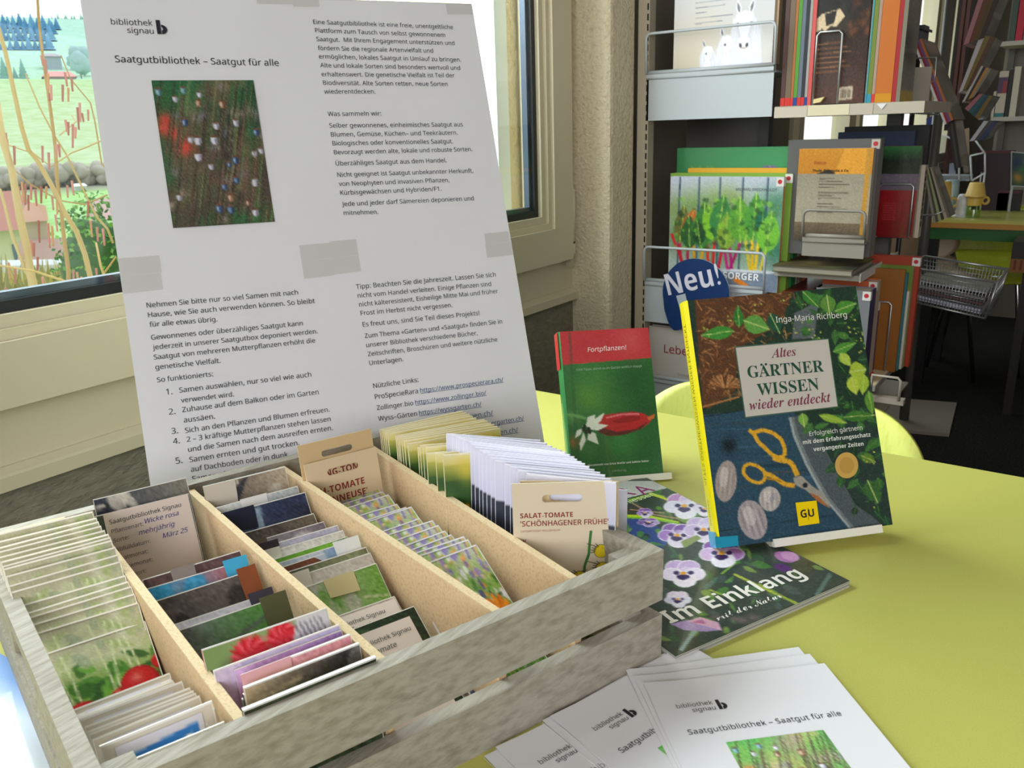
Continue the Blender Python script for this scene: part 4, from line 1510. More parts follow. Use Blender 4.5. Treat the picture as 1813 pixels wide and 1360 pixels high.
for (p, f, ox, oy, nm, ln, hgt) in (((1390, 1130), 4.5325, 350, 760, 'beige folded packet with a printed form, backmost of the forms in the third compartment', FTOM, .105),
                               ((1545, 205), 4.5325, 300, 1000, 'folded packet with a red-brown photo strip between the library forms', None, .1),
                               ((1700, 172), 4.5325, 300, 1000, 'beige folded packet with a printed library form, half hidden behind the one marked Tomate', FTOM, .105),
                               ((1805, 252), 4.5325, 300, 1000, 'beige folded packet marked Tomate by hand, second form from the front', FTOM + HT, .105)):
    pR = on_a(ox + p[0] / f, oy + p[1] / f, .1565)
    folded(nm, 70 + len(nm), ['cfc4ba', 'c0b4aa', 'd8cec4', 'b0a498', '8a5a44' if ln is None else 'c8bcb2'], pR, D1 + D2 * .04, .078, hgt,
           sticker=(.02, .98, .3, .97, [(a_, b_, c_, d_ * 1.0, e_, f_, g_) for (a_, b_, c_, d_, e_, f_, g_) in ln]) if ln else None, flap=(.55, .9, .02, -.002, 'b8aa60') if ln is None else None)
pR = on_a(600 + 392 / 2.957, 900 + 512 / 2.957, .157)
folded('dark green folded packet whose form reads Tomate Monatelling, foremost in the third compartment', 90, ['2c4424', '1c2c1c', '3c5a30', '24381f', '182418'], pR, D1 + D2 * .02, .078, .104,
       sticker=(.05, .9, .1, .93, FTOM + HT2))
# ================================================================== the poster leaning behind the crate
PR = Matrix(((0.5279, -0.7953, -0.2981), (0.8493, 0.4922, 0.1909), (-0.0051, -0.354, 0.9352)))
PT = Vector((-0.622, 0.5926, 0.0))
PU, PN, PV = PR.col[0].normalized(), PR.col[1].normalized(), PR.col[2].normalized()


def P3(x, y, d=0.0):
    return PT + PU * x + PV * y - PN * d


def puv(px, py):
    q = on_pl(px, py, PT, PN) - PT
    return q.dot(PU), q.dot(PV)


poster = thing('info_poster', 'tall white text poster taped together from four pages, leaning upright behind the crate', 'poster', PT)
XL, XM, XR, YB, YM, YTp = -0.2185, -0.0005, 0.2192, 0.002, 0.3005, 0.606
INKC, LINKC = '2b2b33', '33457c'


def poppy_cv(w=78, h=110, bright=False):
    c = Cv(w, h, '3a4a32')
    if bright:
        c.grad('4fa052', '8a8c5a', 0, 1)
    else:
        c.grad('1f5a3a', '4a4634', 0, .8)
    r_ = random.Random(21)
    for k in range(110):
        x, y = r_.random(), r_.random()
        cl = r_.choice(['2c6a3c', '5a4a3c', '6a5a44', '3a5a30', '7a6a50', '4a3a38'] if not bright else ['6ab04c', 'a89468', '9a8a78', '7aa850', 'c8a878', 'b0a060'])
        c.soft(x, y, r_.uniform(.05, .14), cl, .55)
    for x, y in ((.08, .27), (.05, .33), (.15, .37), (.2, .47), (.26, .46)):
        c.soft(x, y, .07, 'd8483a' if not bright else 'f0603c', .8)
    for k in range(26):
        x, y = r_.random(), r_.uniform(.02, 1)
        c.soft(x, y, r_.uniform(.025, .05), r_.choice(['b0a0a4', '9a8a90', 'c8b8a8', '7a7a90']), .6)
    for k in range(120):
        x, y = r_.random(), r_.uniform(.25, 1.1)
        l = r_.uniform(.15, .5)
        c.line([(x, y), (x + l * .36, y - l)], r_.uniform(.006, .013), r_.choice(['2a1c1a', '4a342c', '6a8a50', '8a6a54', '24381f', '3a2a2c', '7a5a4c']), .75)
    HEADS = [(.05, .08, 0), (.2, .13, 1), (.29, .07, 0), (.44, .1, 1), (.42, .16, 2), (.65, .17, 2), (.26, .29, 3), (.56, .32, 1), (.76, .3, 1), (.52, .42, 1), (.29, .41, 1), (.36, .42, 1), (.34, .53, 1), (.45, .6, 1), (.7, .56, 3), (.63, .59, 3), (.68, .7, 3), (.55, .74, 3), (.86, .72, 1), (.9, .52, 1), (.97, .5, 1), (.95, .37, 3), (.47, .89, 3), (.82, .93, 1), (.76, .86, 2), (.1, .8, 1), (.6, .82, 2), (.58, .9, 3)]
    for x, y, t in HEADS:
        col = ['6fa0a4', 'c9c8d4', 'b08a6a', '4a6a94'][t]
        dk = ['3f6a70', '8a8696', '6a4a34', '2a3a5c'][t]
        k_ = r_.uniform(.75, 1.25)
        c.line([(x, y + .02), (x - .06, y + .16), (x - .15, y + .4)], .009, r_.choice(['3a2420', '5a4030', '4a5a34']), .9)
        c.poly([(x - .027 * k_, y - .022 * k_), (x + .027 * k_, y - .022 * k_), (x + .031 * k_, y + .002), (x + .018 * k_, y + .024 * k_), (x - .018 * k_, y + .024 * k_), (x - .031 * k_, y + .002)], dk)
        c.poly([(x - .026 * k_, y - .02 * k_), (x + .008 * k_, y - .02 * k_), (x + .006 * k_, y + .022 * k_), (x - .016 * k_, y + .02 * k_), (x - .029 * k_, y)], col)
        c.ell(x - .012 * k_, y, .007, .014 * k_, 'e6e4ea', 0, .6)
        c.ell(x, y - .024 * k_, .032 * k_, .007 * k_, '6a4a38')
    c.grain(.03, 1, 3)
    if bright:
        c.a = np.clip(c.a * 1.12 + .06, 0, 1)
    return c


def page(mb, x0, x1, y0, y1, d=0.0):
    # one sheet, very slightly wavy
    nx, ny = 8, 10
    vs = [P3(x0 + (x1 - x0) * i / nx, y0 + (y1 - y0) * j / ny, d + 0.0006 * math.sin(i * 1.1 + x0 * 40) * math.sin(j * .9 + y0 * 30)) for j in range(ny + 1) for i in range(nx + 1)]
    mb.add(vs, [(j * (nx + 1) + i, j * (nx + 1) + i + 1, (j + 1) * (nx + 1) + i + 1, (j + 1) * (nx + 1) + i) for j in range(ny) for i in range(nx)], 'dddde1', M_PAPER, True)


def line_px(mb, txt, ax, ay, bx, by, f, ox, oy, col=INKC, lift=0.0011, bold=0.002, under=False, k=1.0):
    A, B = puv(ox + ax / f, oy + ay / f), puv(ox + bx / f, oy + by / f)
    a, b = P3(*A), P3(*B)
    u = (b - a).normalized()
    v = (PV - u * PV.dot(u)).normalized()
    mb.text(txt, a, u, v, col, M_PRINT, width=(b - a).length * k, bold=bold, lift=lift)
    if under:
        n_ = -PN * lift
        d = v * -0.0011
        mb.poly([a + d + n_, b + d + n_, b + d + v * .0005 + n_, a + d + v * .0005 + n_], col, M_PRINT)


mb = MB()
mb.slab([P3(XL, YB, -.0012), P3(XR, YB, -.0012), P3(XR, YTp, -.0012), P3(XL, YTp, -.0012)], PN * 0.004, 'cfcfd0', M_PAPER)
link('backing_board', mb, poster)
mb = MB()
b0 = P3(0, .42, -.0055)
foot = Vector((b0.x, b0.y, 0)) + Vector((PN.x, PN.y, 0)).normalized() * 0.03
mb.slab([b0 - PU * .03, b0 + PU * .03, foot + PU * .05, foot - PU * .05], PN * .003, 'b9b9b6', M_PAPER)
link('easel_back', mb, poster)

mb = MB()
page(mb, XL, XM, YM, YTp)
F1 = 3.0217
line_px(mb, 'bibliothek', 595, 133, 817, 140, F1, 0, 0, '4a4a50')
line_px(mb, 'signau', 682, 178, 823, 183, F1, 0, 0, '4a4a50')
line_px(mb, 'Saatgutbibliothek – Saatgut für alle', 617, 335, 1492, 355, F1, 0, 0)


def logo_b(mb, P, s, col, m):
    """bar plus half round with a small notch; P maps (x, y) in logo units (height 1) to the page"""
    mb.poly([P(0, 0), P(.3, 0), P(.3, 1), P(0, 1)], col, m)
    arc = [(.36 + .4 * math.sin(q / 14 * math.pi), .33 - .33 * math.cos(q / 14 * math.pi)) for q in range(15)]
    mb.poly([P(x, y) for x, y in [(.36, .0)] + arc[1:-1] + [(.36, .66), (.36, .5), (.45, .44), (.45, .3), (.36, .24)]], col, m)


bx, by = -0.1484, 0.5594
logo_b(mb, lambda x, y: P3(bx + x * .0135, by + y * .0155, .0012), 1, '23232e', M_PRINT)
mb.picture(P3(-.1613, .508, .0014), P3(-.0565, .508, .0014), P3(-.0565, .3474, .0014), P3(-.1613, .3474, .0014), poppy_cv(), M_PRINT)
link('page', mb, poster)
mb = MB()
page(mb, XM, XR, YM, YTp - .002)
for t, a, b, c_, d in [
    ('Eine Saatgutbibliothek ist eine freie, unentgeltliche', 165, 130, 912, 158), ('Plattform zum Tausch von selbst gewonnenem', 175, 175, 870, 200), ('Saatgut.  Mit Ihrem Engagement unterstützen und', 182, 222, 920, 243),
    ('fördern Sie die regionale Artenvielfalt und', 190, 270, 806, 284), ('ermöglichen, lokales Saatgut in Umlauf zu bringen.', 196, 315, 955, 332), ('Alte und lokale Sorten sind besonders wertvoll und', 203, 362, 950, 376),
    ('erhaltenswert. Die genetische Vielfalt ist Teil der', 210, 410, 920, 416), ('Biodiversität. Alte Sorten retten, neue Sorten', 218, 456, 883, 462), ('wiederentdecken.', 224, 503, 497, 502), ('Was sammeln wir:', 243, 623, 528, 620),
    ('Selber gewonnenes, einheimisches Saatgut aus', 252, 685, 965, 678), ('Blumen, Gemüse, Küchen– und Teekräutern.', 260, 733, 937, 722), ('Biologisches oder konventionelles Saatgut.', 268, 780, 912, 768), ('Bevorzugt werden alte, lokale und robuste Sorten.', 276, 828, 1015, 810),
    ('Überzähliges Saatgut aus dem Handel.', 285, 888, 878, 870), ('Nicht geeignet ist Saatgut unbekannter Herkunft,', 294, 948, 1020, 925), ('von Neophyten und invasiven Pflanzen,', 302, 997, 893, 975), ('Kürbisgewächsen und Hybriden/F1.', 310, 1045, 850, 1022),
        ('Jede und jeder darf Sämereien deponieren und', 318, 1105, 1023, 1073), ('mitnehmen.', 328, 1152, 512, 1146)]:
    line_px(mb, t, a, b, c_, d, F1, 500, 0)
link('page', mb, poster)
mb = MB()
page(mb, XL, XM, YB, YM)
F7 = 2.834
for t, a, b, c_, d in [
    ('Nehmen Sie bitte nur so viel Samen mit nach', 170, 412, 928, 345), ('Hause, wie Sie auch verwenden können. So bleibt', 177, 460, 1013, 388), ('für alle etwas übrig.', 184, 508, 524, 480), ('Gewonnenes oder überzähliges Saatgut kann', 192, 573, 952, 500),
    ('jederzeit in unserer Saatgutbox deponiert werden.', 200, 622, 1027, 540), ('Saatgut von mehreren Mutterpflanzen erhöht die', 206, 672, 1015, 586), ('genetische Vielfalt.', 214, 722, 540, 688), ('So funktionierts:', 222, 786, 502, 755),
    ('1.', 268, 848, 298, 845), ('Samen auswählen, nur so viel wie auch', 334, 838, 995, 757), ('verwendet wird.', 342, 888, 607, 856), ('2.', 282, 948, 314, 944), ('Zuhause auf dem Balkon oder im Garten', 349, 936, 1032, 845), ('aussäen.', 356, 988, 512, 968),
    ('3.', 295, 1045, 327, 1041), ('Sich an den Pflanzen und Blumen erfreuen.', 363, 1040, 1087, 932), ('4.', 303, 1095, 335, 1091), ('2 – 3 kräftige Mutterpflanzen stehen lassen', 371, 1085, 1092, 980), ('und die Samen nach dem ausreifen ernten.', 378, 1135, 1103, 1025),
        ('5.', 316, 1195, 349, 1190), ('Samen ernten und gut trocken.', 385, 1187, 935, 1100), ('auf Dachboden oder in dunk', 392, 1235, 878, 1158), ('n.', 1030, 1133, 1055, 1129), ('Samen nie an der S', 399, 1283, 742, 1228)]:
    line_px(mb, t, a, b, c_, d, F7, 200, 400)
link('page', mb, poster)
mb = MB()
page(mb, XM, XR, YB, YM)
for t, a, b, c_, d in [
    ('Tipp: Beachten Sie die Jahreszeit. Lassen Sie sich', 200, 318, 900, 255), ('nicht vom Handel verleiten. Einige Pflanzen sind', 208, 362, 877, 302), ('nicht kälteresistent, Eisheilige Mitte Mai und früher', 215, 406, 911, 338), ('Frost im Herbst nicht vergessen.', 223, 450, 682, 408),
    ('Es freut uns, sind Sie Teil dieses Projekts!', 233, 507, 818, 448), ('Zum Thema «Garten» und «Saatgut» finden Sie in', 243, 564, 932, 490), ('unserer Bibliothek verschiedene Bücher,', 251, 610, 808, 548), ('Zeitschriften, Broschüren und weitere nützliche', 259, 655, 908, 580), ('Unterlagen.', 266, 700, 436, 680),
        ('Nützliche Links:', 286, 815, 512, 783), ('ProSpecieRara', 294, 870, 510, 840), ('Zollinger.bio', 304, 925, 486, 900), ('Wyss–Gärten', 311, 980, 505, 953)]:
    line_px(mb, t, a, b, c_, d, F7, 560, 400)
for t, a, b, c_, d in [('https://www.prospecierara.ch/', 522, 838, 938, 782), ('https://www.zollinger.bio/', 497, 898, 852, 848), ('https://wyssgarten.ch/', 516, 951, 828, 905), ('select–samen.ch/', 622, 990, 886, 950), ('schweizergarten.ch/', 772, 1018, 1042, 975), ('samereien.ch/', 800, 1065, 1012, 1035)]:
    line_px(mb, t, a, b, c_, d, F7, 560, 400, LINKC, under=True)
link('page', mb, poster)


def tape(x0, x1, y0, y1, d=0.0016):
    mb = MB()
    mb.poly([P3(x0, y0, d), P3(x1, y0 + .001, d), P3(x1, y1 + .0005, d), P3(x0, y1, d)], 'ffffff', M_TAPE)
    link('tape_strip', mb, poster)


for (a, b, c_, d) in ((XL, XL + .039, .282, .3005), (XL, XL + .04, .3005, .319), (-.0345, -.0005, .281, .301), (-.0345, -.0005, .301, .319), (-.0005, .03, .283, .302), (-.0005, .03, .302, .321), (XR - .035, XR - .001, .287, .304), (XR - .034, XR - .002, .304, .317), (-.04, -.0005, .596, .606), (-.0005, .0, .596, .606), (.0, .03, .594, .603), (XR - .035, XR - .002, .59, .6035)):
    tape(a, b, c_, d)

# ================================================================== leaflets lying on the table
def flyer(label, tlx, tly, ex, ey, z, content, group='leaflet fans in front of the crate'):
    A = on_z(tlx, tly, z)
    B = on_z(ex, ey, z)
    u = (B - A).normalized()
    d = Vector((u.y, -u.x, 0))           # down the page
    Wd, Hg, th = 0.1465, 0.208, 0.0005
    mb = MB()
    o = lambda x, y, k=0: A + u * x + d * y + UZ * k
    curl = lambda x, y: 0.0016 * (max(0, 1 - x / .03)) * max(0, 1 - y / .05)
    nx, ny = 10, 12
    vs = [o(Wd * i / nx, Hg * j / ny, curl(Wd * i / nx, Hg * j / ny)) for j in range(ny + 1) for i in range(nx + 1)]
    mb.add(vs, [(j * (nx + 1) + i, (j + 1) * (nx + 1) + i, (j + 1) * (nx + 1) + i + 1, j * (nx + 1) + i + 1) for j in range(ny) for i in range(nx)], 'e9e8ec', M_PAPER, True)
    ed = [o(0, 0, -th), o(Wd, 0, -th), o(Wd, Hg, -th), o(0, Hg, -th)]
    tp = [o(0, 0), o(Wd, 0), o(Wd, Hg), o(0, Hg)]
    for i in range(4):
        j = (i + 1) % 4
        mb.poly([tp[i], tp[j], ed[j], ed[i]], 'd8d2cc', M_PAPER)
    if content:
        W_ = Wd
        pg = lambda x, y, k=.0004: o(x * W_, y * W_, k)
        up_ = -d
        mb.text('bibliothek', pg(.11, .215), u, up_, '4a4648', M_PRINT, width=.187 * W_, bold=.004, lift=0)
        mb.text('signau', pg(.178, .255), u, up_, '4a4648', M_PRINT, width=.12 * W_, bold=.004, lift=0)
        logo_b(mb, lambda x, y: pg(.314 + x * .062, .258 - y * .072), 1, '23202a', M_PRINT)
        mb.text('Saatgutbibliothek – Saatgut für alle', pg(.104, .405), u, up_, '2b2a30', M_PRINT, width=.776 * W_, bold=.003, lift=0)
        mb.picture(pg(.255, .485), pg(.739, .485), pg(.739, 1.22), pg(.255, 1.22), poppy_cv(60, 84, True), M_PRINT)
    f = link('leaflet', mb)
    tag(f, label, 'leaflet', group)
    return f


flyer('lowest leaflet, its blank white corner showing at the far left of the leaflets', 857, 1342, 982, 1274, .0012, False)
flyer('white leaflet of the left fan with bibliothek signau cut off by the next one', 877, 1326, 981, 1272, .0022, True)
flyer('blank sheet edge under the middle leaflet, its corner against the crate', 960, 1279, 1085, 1208, .0026, False)
flyer('middle leaflet with its logo and half the headline showing', 973.7, 1271, 1104.8, 1199, .0038, True)
flyer('blank white sheet sticking out at the back of the leaflets, beside the magazine', 1107, 1188, 1410, 1146, .0048, False)
flyer('sheet just under the top leaflet, showing at its left edge', 1122, 1200, 1430, 1158, .0058, False)
flyer('top right leaflet with the full headline and poppy photo', 1139, 1212, 1453, 1175, .007, True)


# ================================================================== books on the table
def book_frame(Rm, T):
    return Matrix(((Rm[0][0], Rm[0][1], Rm[0][2], T[0]), (Rm[1][0], Rm[1][1], Rm[1][2], T[1]), (Rm[2][0], Rm[2][1], Rm[2][2], T[2]), (0, 0, 0, 1)))


def hardcover(name, label, fr, w, h, t, spine_col, back_col, cv, extra, spine_extra=None, edge='d9d2c0'):
    o = thing(name, label, 'book', fr.translation)
    mb = MB()       # boards and spine
    bd = 0.0025
    L = lambda x, y, z: fr @ Vector((x, y, z))
    mb.picture(L(-w / 2, 0, h), L(w / 2, 0, h), L(w / 2, 0, 0), L(-w / 2, 0, 0), cv, M_GLOSS)
    mb.box((-w / 2, 0.0002, 0), (w / 2, bd, h), spine_col, M_GLOSS, fr)
    mb.box((-w / 2, t - bd, 0), (w / 2, t, h), back_col, M_GLOSS, fr)
    extra(mb, fr)
    link('cover', mb, o)
    mb = MB()
    pr = [(-w / 2, 0), (-w / 2 - .0018, .002), (-w / 2 - .0028, t * .3), (-w / 2 - .0028, t * .7), (-w / 2 - .0018, t - .002), (-w / 2, t), (-w / 2 + .002, t), (-w / 2 + .002, 0)]
    for (a, b) in zip(pr[:-1], pr[1:]):
        mb.poly([L(a[0], a[1], 0), L(a[0], a[1], h), L(b[0], b[1], h), L(b[0], b[1], 0)], spine_col, M_GLOSS)
    for z in (0, h):
        mb.poly([L(a[0], a[1], z) for a in (pr if z == 0 else pr[::-1])], spine_col, M_GLOSS)
    if spine_extra:
        spine_extra(mb, fr)
    link('spine', mb, o)
    mb = MB()
    mb.box((-w / 2 + .003, bd, .003), (w / 2 - .003, t - bd, h - .003), edge, M_PAPER, fr)
    link('page_block', mb, o)
    return o


def cover_tf(fr, w, h):
    inv = fr.inverted()
    n_ = Vector((fr[0][1], fr[1][1], fr[2][1]))
    def tf(px, py):
        q = inv @ on_pl(px, py, fr.translation, n_)
        return ((q.x + w / 2) / w, 1 - q.z / h)
    return tf


def lp(p, f, ox, oy):
    return [(ox + a / f, oy + b / f) for a, b in p]


def cover_text(mb, fr, txt, a, b, col, bold=0.0, shear=0.0, lift=.0005, k=None):
    n_ = Vector((fr[0][1], fr[1][1], fr[2][1]))
    v0 = Vector((fr[0][2], fr[1][2], fr[2][2]))
    A, B = on_pl(a[0], a[1], fr.translation, n_), on_pl(b[0], b[1], fr.translation, n_)
    u = (B - A).normalized()
    v = (v0 - u * v0.dot(u)).normalized()
    mb.text(txt, A, u, v, col, M_PRINT, width=(B - A).length, bold=bold, shear=shear, lift=lift, sy=k)


def cover_poly(mb, fr, pts, col, lift=.0003, m=None):
    n_ = Vector((fr[0][1], fr[1][1], fr[2][1]))
    mb.poly([on_pl(x, y, fr.translation, n_) - n_ * lift for x, y in pts][::-1], col, m or M_GLOSS)


# --- yellow-spined gardening book
GF = book_frame(((0.69591, -0.65839, -0.28676), (0.71795, 0.64678, 0.25735), (0.01604, -0.38497, 0.92279)), (-0.2051, 0.7873, 0.0142))
GW, GH, GT = 0.187, 0.25, 0.021
tf = cover_tf(GF, GW, GH)
c = Cv(170, 226, '2b3a44', tf)
r_ = random.Random(31)
Zg = lambda pts: lp(pts, 1138 / 410, 1190, 490)
# dark foliage ground to the right, blue boards to the lower left, twine upper left
c.poly(Zg([(60, 60), (1100, 0), (1100, 1300), (200, 1350)]), '22382c')
c.poly(Zg([(130, 680), (590, 640), (700, 900), (880, 1240), (1100, 1300), (200, 1360)]), '2c4a5c')
for k in range(46):
    x, y = r_.uniform(160, 700), r_.uniform(690, 1300)
    c.line(Zg([(x, y), (x + r_.uniform(40, 180), y - r_.uniform(0, 22))]), r_.uniform(1.5, 5), r_.choice(['35566a', '24404f', '40627a', '3a4a54', '5a4a44', '1f3644']), .6)
c.line(Zg([(150, 690), (345, 655)]), 2, '182830')
c.line(Zg([(200, 1255), (880, 1160)]), 1.5, '1f3440')
tw = ['8a5a34', 'a5703f', '6f4428', 'c08a54', '55331f', 'b98a5c', '7a4c2c']
c.poly(Zg([(110, 110), (600, 60), (560, 160), (520, 240), (330, 350), (310, 560), (180, 650), (150, 640)]), '5a3a24')
for k in range(420):
    x, y = r_.uniform(110, 600), r_.uniform(75, 600)
    if x > 330 and y > 330 or x > 560 and y > 140:
        continue
    an = r_.choice([-0.5, .4, 1.2, -1.2]) + r_.uniform(-.3, .3)
    l = r_.uniform(15, 60)
    c.line(Zg([(x, y), (x + l * math.cos(an), y + l * math.sin(an))]), r_.uniform(.7, 2.2), r_.choice(tw), .8)
for k in range(60):
    an = r_.uniform(-2.7, -.2)
    c.line(Zg([(260 + 20 * math.cos(an), 545), (260 + 105 * math.cos(an), 545 + 95 * math.sin(an) + 30)]), 1.4, r_.choice(tw + ['d8a46a']), .9)
c.line(Zg([(150, 640), (330, 590)]), 3, 'b07a48')
# metal tub at right
c.poly(Zg([(575, 690), (640, 680), (720, 780), (780, 900), (900, 1120), (1040, 1215), (880, 1240), (760, 1090), (650, 900)]), '4e585c')
c.poly(Zg([(720, 690), (1000, 640), (1085, 1205), (1030, 1220), (880, 1080), (790, 900)]), '293b36')
c.line(Zg([(580, 692), (600, 780), (660, 920), (750, 1085), (880, 1240)]), 5, '9aa2a4')
c.line(Zg([(592, 692), (614, 780), (674, 920), (764, 1085), (892, 1238)]), 5, '6f797b')
c.poly(Zg([(600, 180), (720, 120), (700, 300), (590, 310)]), '5c6466')
for k in range(150):
    x, y = r_.uniform(620, 1060), r_.uniform(60, 1180)
    if 310 < x < 815 and 300 < y < 690 or (x < 800 and y > 760) or y > 1000 and x < 900:
        continue
    an = r_.uniform(0, 6.28)
    l = r_.uniform(35, 90)
    c.leaf(*Zg([(x, y)])[0], *Zg([(x + l * math.cos(an), y + l * math.sin(an))])[0], r_.uniform(4, 10), r_.choice(['2f5a2c', '24482a', '3d6e34', '1c3824', '47803a', '2a4e34']), '5a8a48', .85)
for (a, b, w_, cl) in [((305, 265), (140, 290), 12, '3f8a34'), ((330, 250), (322, 140), 9, '2f7a30'), ((350, 215), (480, 260), 17, '5f9a44'), ((480, 180), (530, 280), 13, '24523a'), ((640, 70), (720, 150), 10, '3c7a30'), ((760, 90), (775, 190), 14, '5a8a3a'), ((800, 170), (905, 130), 13, '4a8a34'), ((790, 370), (905, 325), 9, '4f8f38'), ((825, 375), (880, 440), 9, 'a8c24a'), ((870, 470), (955, 455), 17, 'a0b83c'), ((880, 490), (905, 580), 12, 'b2c444'), ((945, 480), (935, 580), 10, '9ab83a'), ((965, 560), (985, 680), 10, '5a8a34'), ((640, 670), (650, 740), 9, '7aa848'), ((720, 680), (860, 720), 7, '8fb03c'), ((840, 690), (1000, 680), 10, '3f7230'), ((960, 1000), (1010, 1110), 16, '3a6234'), ((930, 880), (1000, 910), 9, '5a7a30')]:
    c.leaf(*Zg([a])[0], *Zg([b])[0], w_ / 1.0, cl, 'b8cc7a')
for k in range(70):
    bx_, by_ = r_.choice([(150, 270), (300, 200), (420, 150), (560, 110), (640, 110), (880, 200), (870, 260), (930, 300), (700, 280), (610, 250), (950, 370), (1020, 1130), (970, 890)])
    c.ell(*Zg([(bx_ + r_.uniform(-30, 30), by_ + r_.uniform(-30, 30))])[0], 1.6, 1.4, r_.choice(['b5bf4a', 'cdd26a', '8fa03c']))
# bulbs of garlic
def garlic(cx, cy, rx, ry, rot, cols):
    X, Y = Zg([(cx, cy)])[0]
    c.ell(X, Y, rx, ry, cols[0], rot)
    for q in range(-3, 4):
        c.ell(X + q * rx * .22, Y, rx * .1, ry * (1 - abs(q) * .13), cols[1 + q % 2], rot, .55)
    c.ell(X - rx * .2, Y - ry * .2, rx * .4, ry * .5, 'dcd3ce', rot, .5)
garlic(265, 1005, 19, 37, 6, ['a39791', 'b7aaa3', '8c7f7c'])
garlic(395, 1195, 25, 36, -18, ['a59b9c', 'bdb3b2', '7f767c'])
garlic(480, 1092, 19, 22, 0, ['b4aca6', 'c6bdb4', '8d8a94'])
c.ell(*Zg([(492, 1086)])[0], 4, 8, '8b8796', 20, .7)
c.soft(*Zg([(280, 830)])[0], 12, '10181c', .9)
# yellow scissors
Zs = lambda pts: lp(pts, 1587 / 280, 1220, 740)
gold, gold2 = 'd9a42c', 'b5821c'
c.line(Zs([(600, 120), (650, 160), (700, 250), (760, 300), (830, 370), (900, 400), (960, 380), (960, 300), (920, 210), (840, 150), (740, 120), (640, 150)]), 7, gold)
c.line(Zs([(840, 400), (930, 430), (990, 430), (1040, 470), (1070, 540), (1090, 580)]), 9, gold)
c.line(Zs([(545, 560), (550, 490), (600, 460), (680, 480), (750, 530), (765, 590), (745, 640), (690, 655), (620, 630), (570, 590), (545, 550)]), 6, gold)
c.line(Zs([(765, 560), (830, 580), (900, 630), (970, 670), (1060, 680)]), 8, gold)
c.line(Zs([(780, 610), (860, 620), (930, 640)]), 3, gold2)
c.poly(Zs([(1045, 600), (1130, 580), (1230, 680), (1350, 760), (1420, 900), (1290, 820), (1180, 730), (1060, 670)]), '9a958c')
c.poly(Zs([(1200, 750), (1290, 780), (1420, 910), (1290, 840)]), 'a5673a')
c.ell(*Zs([(1165, 675)])[0], 4.5, 4.5, '20262a')
c.grain(.025, 1, 8)
for k in range(3):
    pass
title = Zg([(306, 344), (768, 303), (817, 641), (357, 696)])


def gu_extra(mb, fr):
    a = lambda p, f=1138 / 410, ox=1190, oy=490: lp([p], f, ox, oy)[0]
    cover_poly(mb, fr, title, '4f6a58', .0004)
    cover_poly(mb, fr, Zg([(312, 350), (765, 308), (811, 637), (361, 689)]), 'c4beb6', .0006)
    cover_text(mb, fr, '𝑨𝒍𝒕𝒆𝒔', a((486, 400)), a((609, 388)), '7d3a4e', .004, lift=.0009)
    cover_text(mb, fr, '𝐆𝐀𝐑𝐓𝐍𝐄𝐑', a((372, 498)), a((745, 466)), '1f4a3a', .0, lift=.0009)
    for x, y in ((437, 433), (459, 431)):
        q = a((x, y))
        cover_poly(mb, fr, [(q[0] + 2.2 * math.cos(t), q[1] + 2.2 * math.sin(t)) for t in [k * math.pi / 5 for k in range(10)]], '1f4a3a', .0009)
    cover_text(mb, fr, '𝐖𝐈𝐒𝐒𝐄𝐍', a((420, 585)), a((722, 555)), '1f4a3a', .0, lift=.0009)
    cover_text(mb, fr, '𝒘𝒊𝒆𝒅𝒆𝒓 𝒆𝒏𝒕𝒅𝒆𝒄𝒌𝒕', a((380, 656)), a((780, 614)), '7d3a4e', .003, lift=.0009)
    cover_text(mb, fr, 'Inga-Maria Richberg', a((510, 226)), a((858, 200)), 'e4e4dc', .004, lift=.0007)
    cover_text(mb, fr, 'Erfolgreich gärtnern', a((674, 783)), a((934, 752)), 'e0e2dc', .006, lift=.0007)
    cover_text(mb, fr, 'mit dem Erfahrungsschatz', a((642, 824)), a((974, 785)), 'e0e2dc', .006, lift=.0007)
    cover_text(mb, fr, 'vergangener Zeiten', a((694, 858)), a((940, 830)), 'e0e2dc', .006, lift=.0007)
    X, Y = a((856, 927))
    cover_poly(mb, fr, [(X + 20.5 * math.cos(t), Y + 23 * math.sin(t)) for t in [k * math.pi / 16 for k in range(32)]], 'c9a256', .0006)
    cover_poly(mb, fr, [(X + 13 * math.cos(t), Y + 15 * math.sin(t)) for t in [k * math.pi / 16 for k in range(32)]], 'bb9348', .0008)
    cover_poly(mb, fr, Zg([(605, 1111), (708, 1100), (723, 1211), (621, 1226)]), 'f2cf00', .0006)
    cover_text(mb, fr, 'G', a((632, 1186)), a((661, 1182)), '20222a', .01, lift=.0009)
    cover_text(mb, fr, 'U', a((670, 1181)), a((698, 1177)), '20222a', .01, lift=.0009)
    cover_poly(mb, fr, Zg([(664, 1135), (666, 1135), (670, 1196), (668, 1196)]), '20222a', .0009)
    cover_poly(mb, fr, Zg([(210, 1280), (322, 1272), (326, 1322), (216, 1335)]), '1f93b0', .0006)


def gu_spine(mb, fr):
    L = lambda x, y, z: fr @ Vector((x, y, z))
    up_ = Vector((fr[0][2], fr[1][2], fr[2][2]))
    inw = Vector((fr[0][1], fr[1][1], fr[2][1]))
    x = -GW / 2 - .003
    mb.text('ALTES GÄRTNERWISSEN WIEDER ENTDECKT', L(x, GT * .62, .062), up_, -inw, '3a3a10', M_PRINT, width=.165, bold=.008, lift=.0002)
    mb.text('RICHBERG', L(x, GT * .6, .022), up_, -inw, '6a6418', M_PRINT, width=.026, lift=.0002)
    mb.poly([L(x - .0003, .001, .0), L(x - .0003, .001, .016), L(x - .0003, GT - .001, .016), L(x - .0003, GT - .001, .0)], '1c9cc4', M_GLOSS)


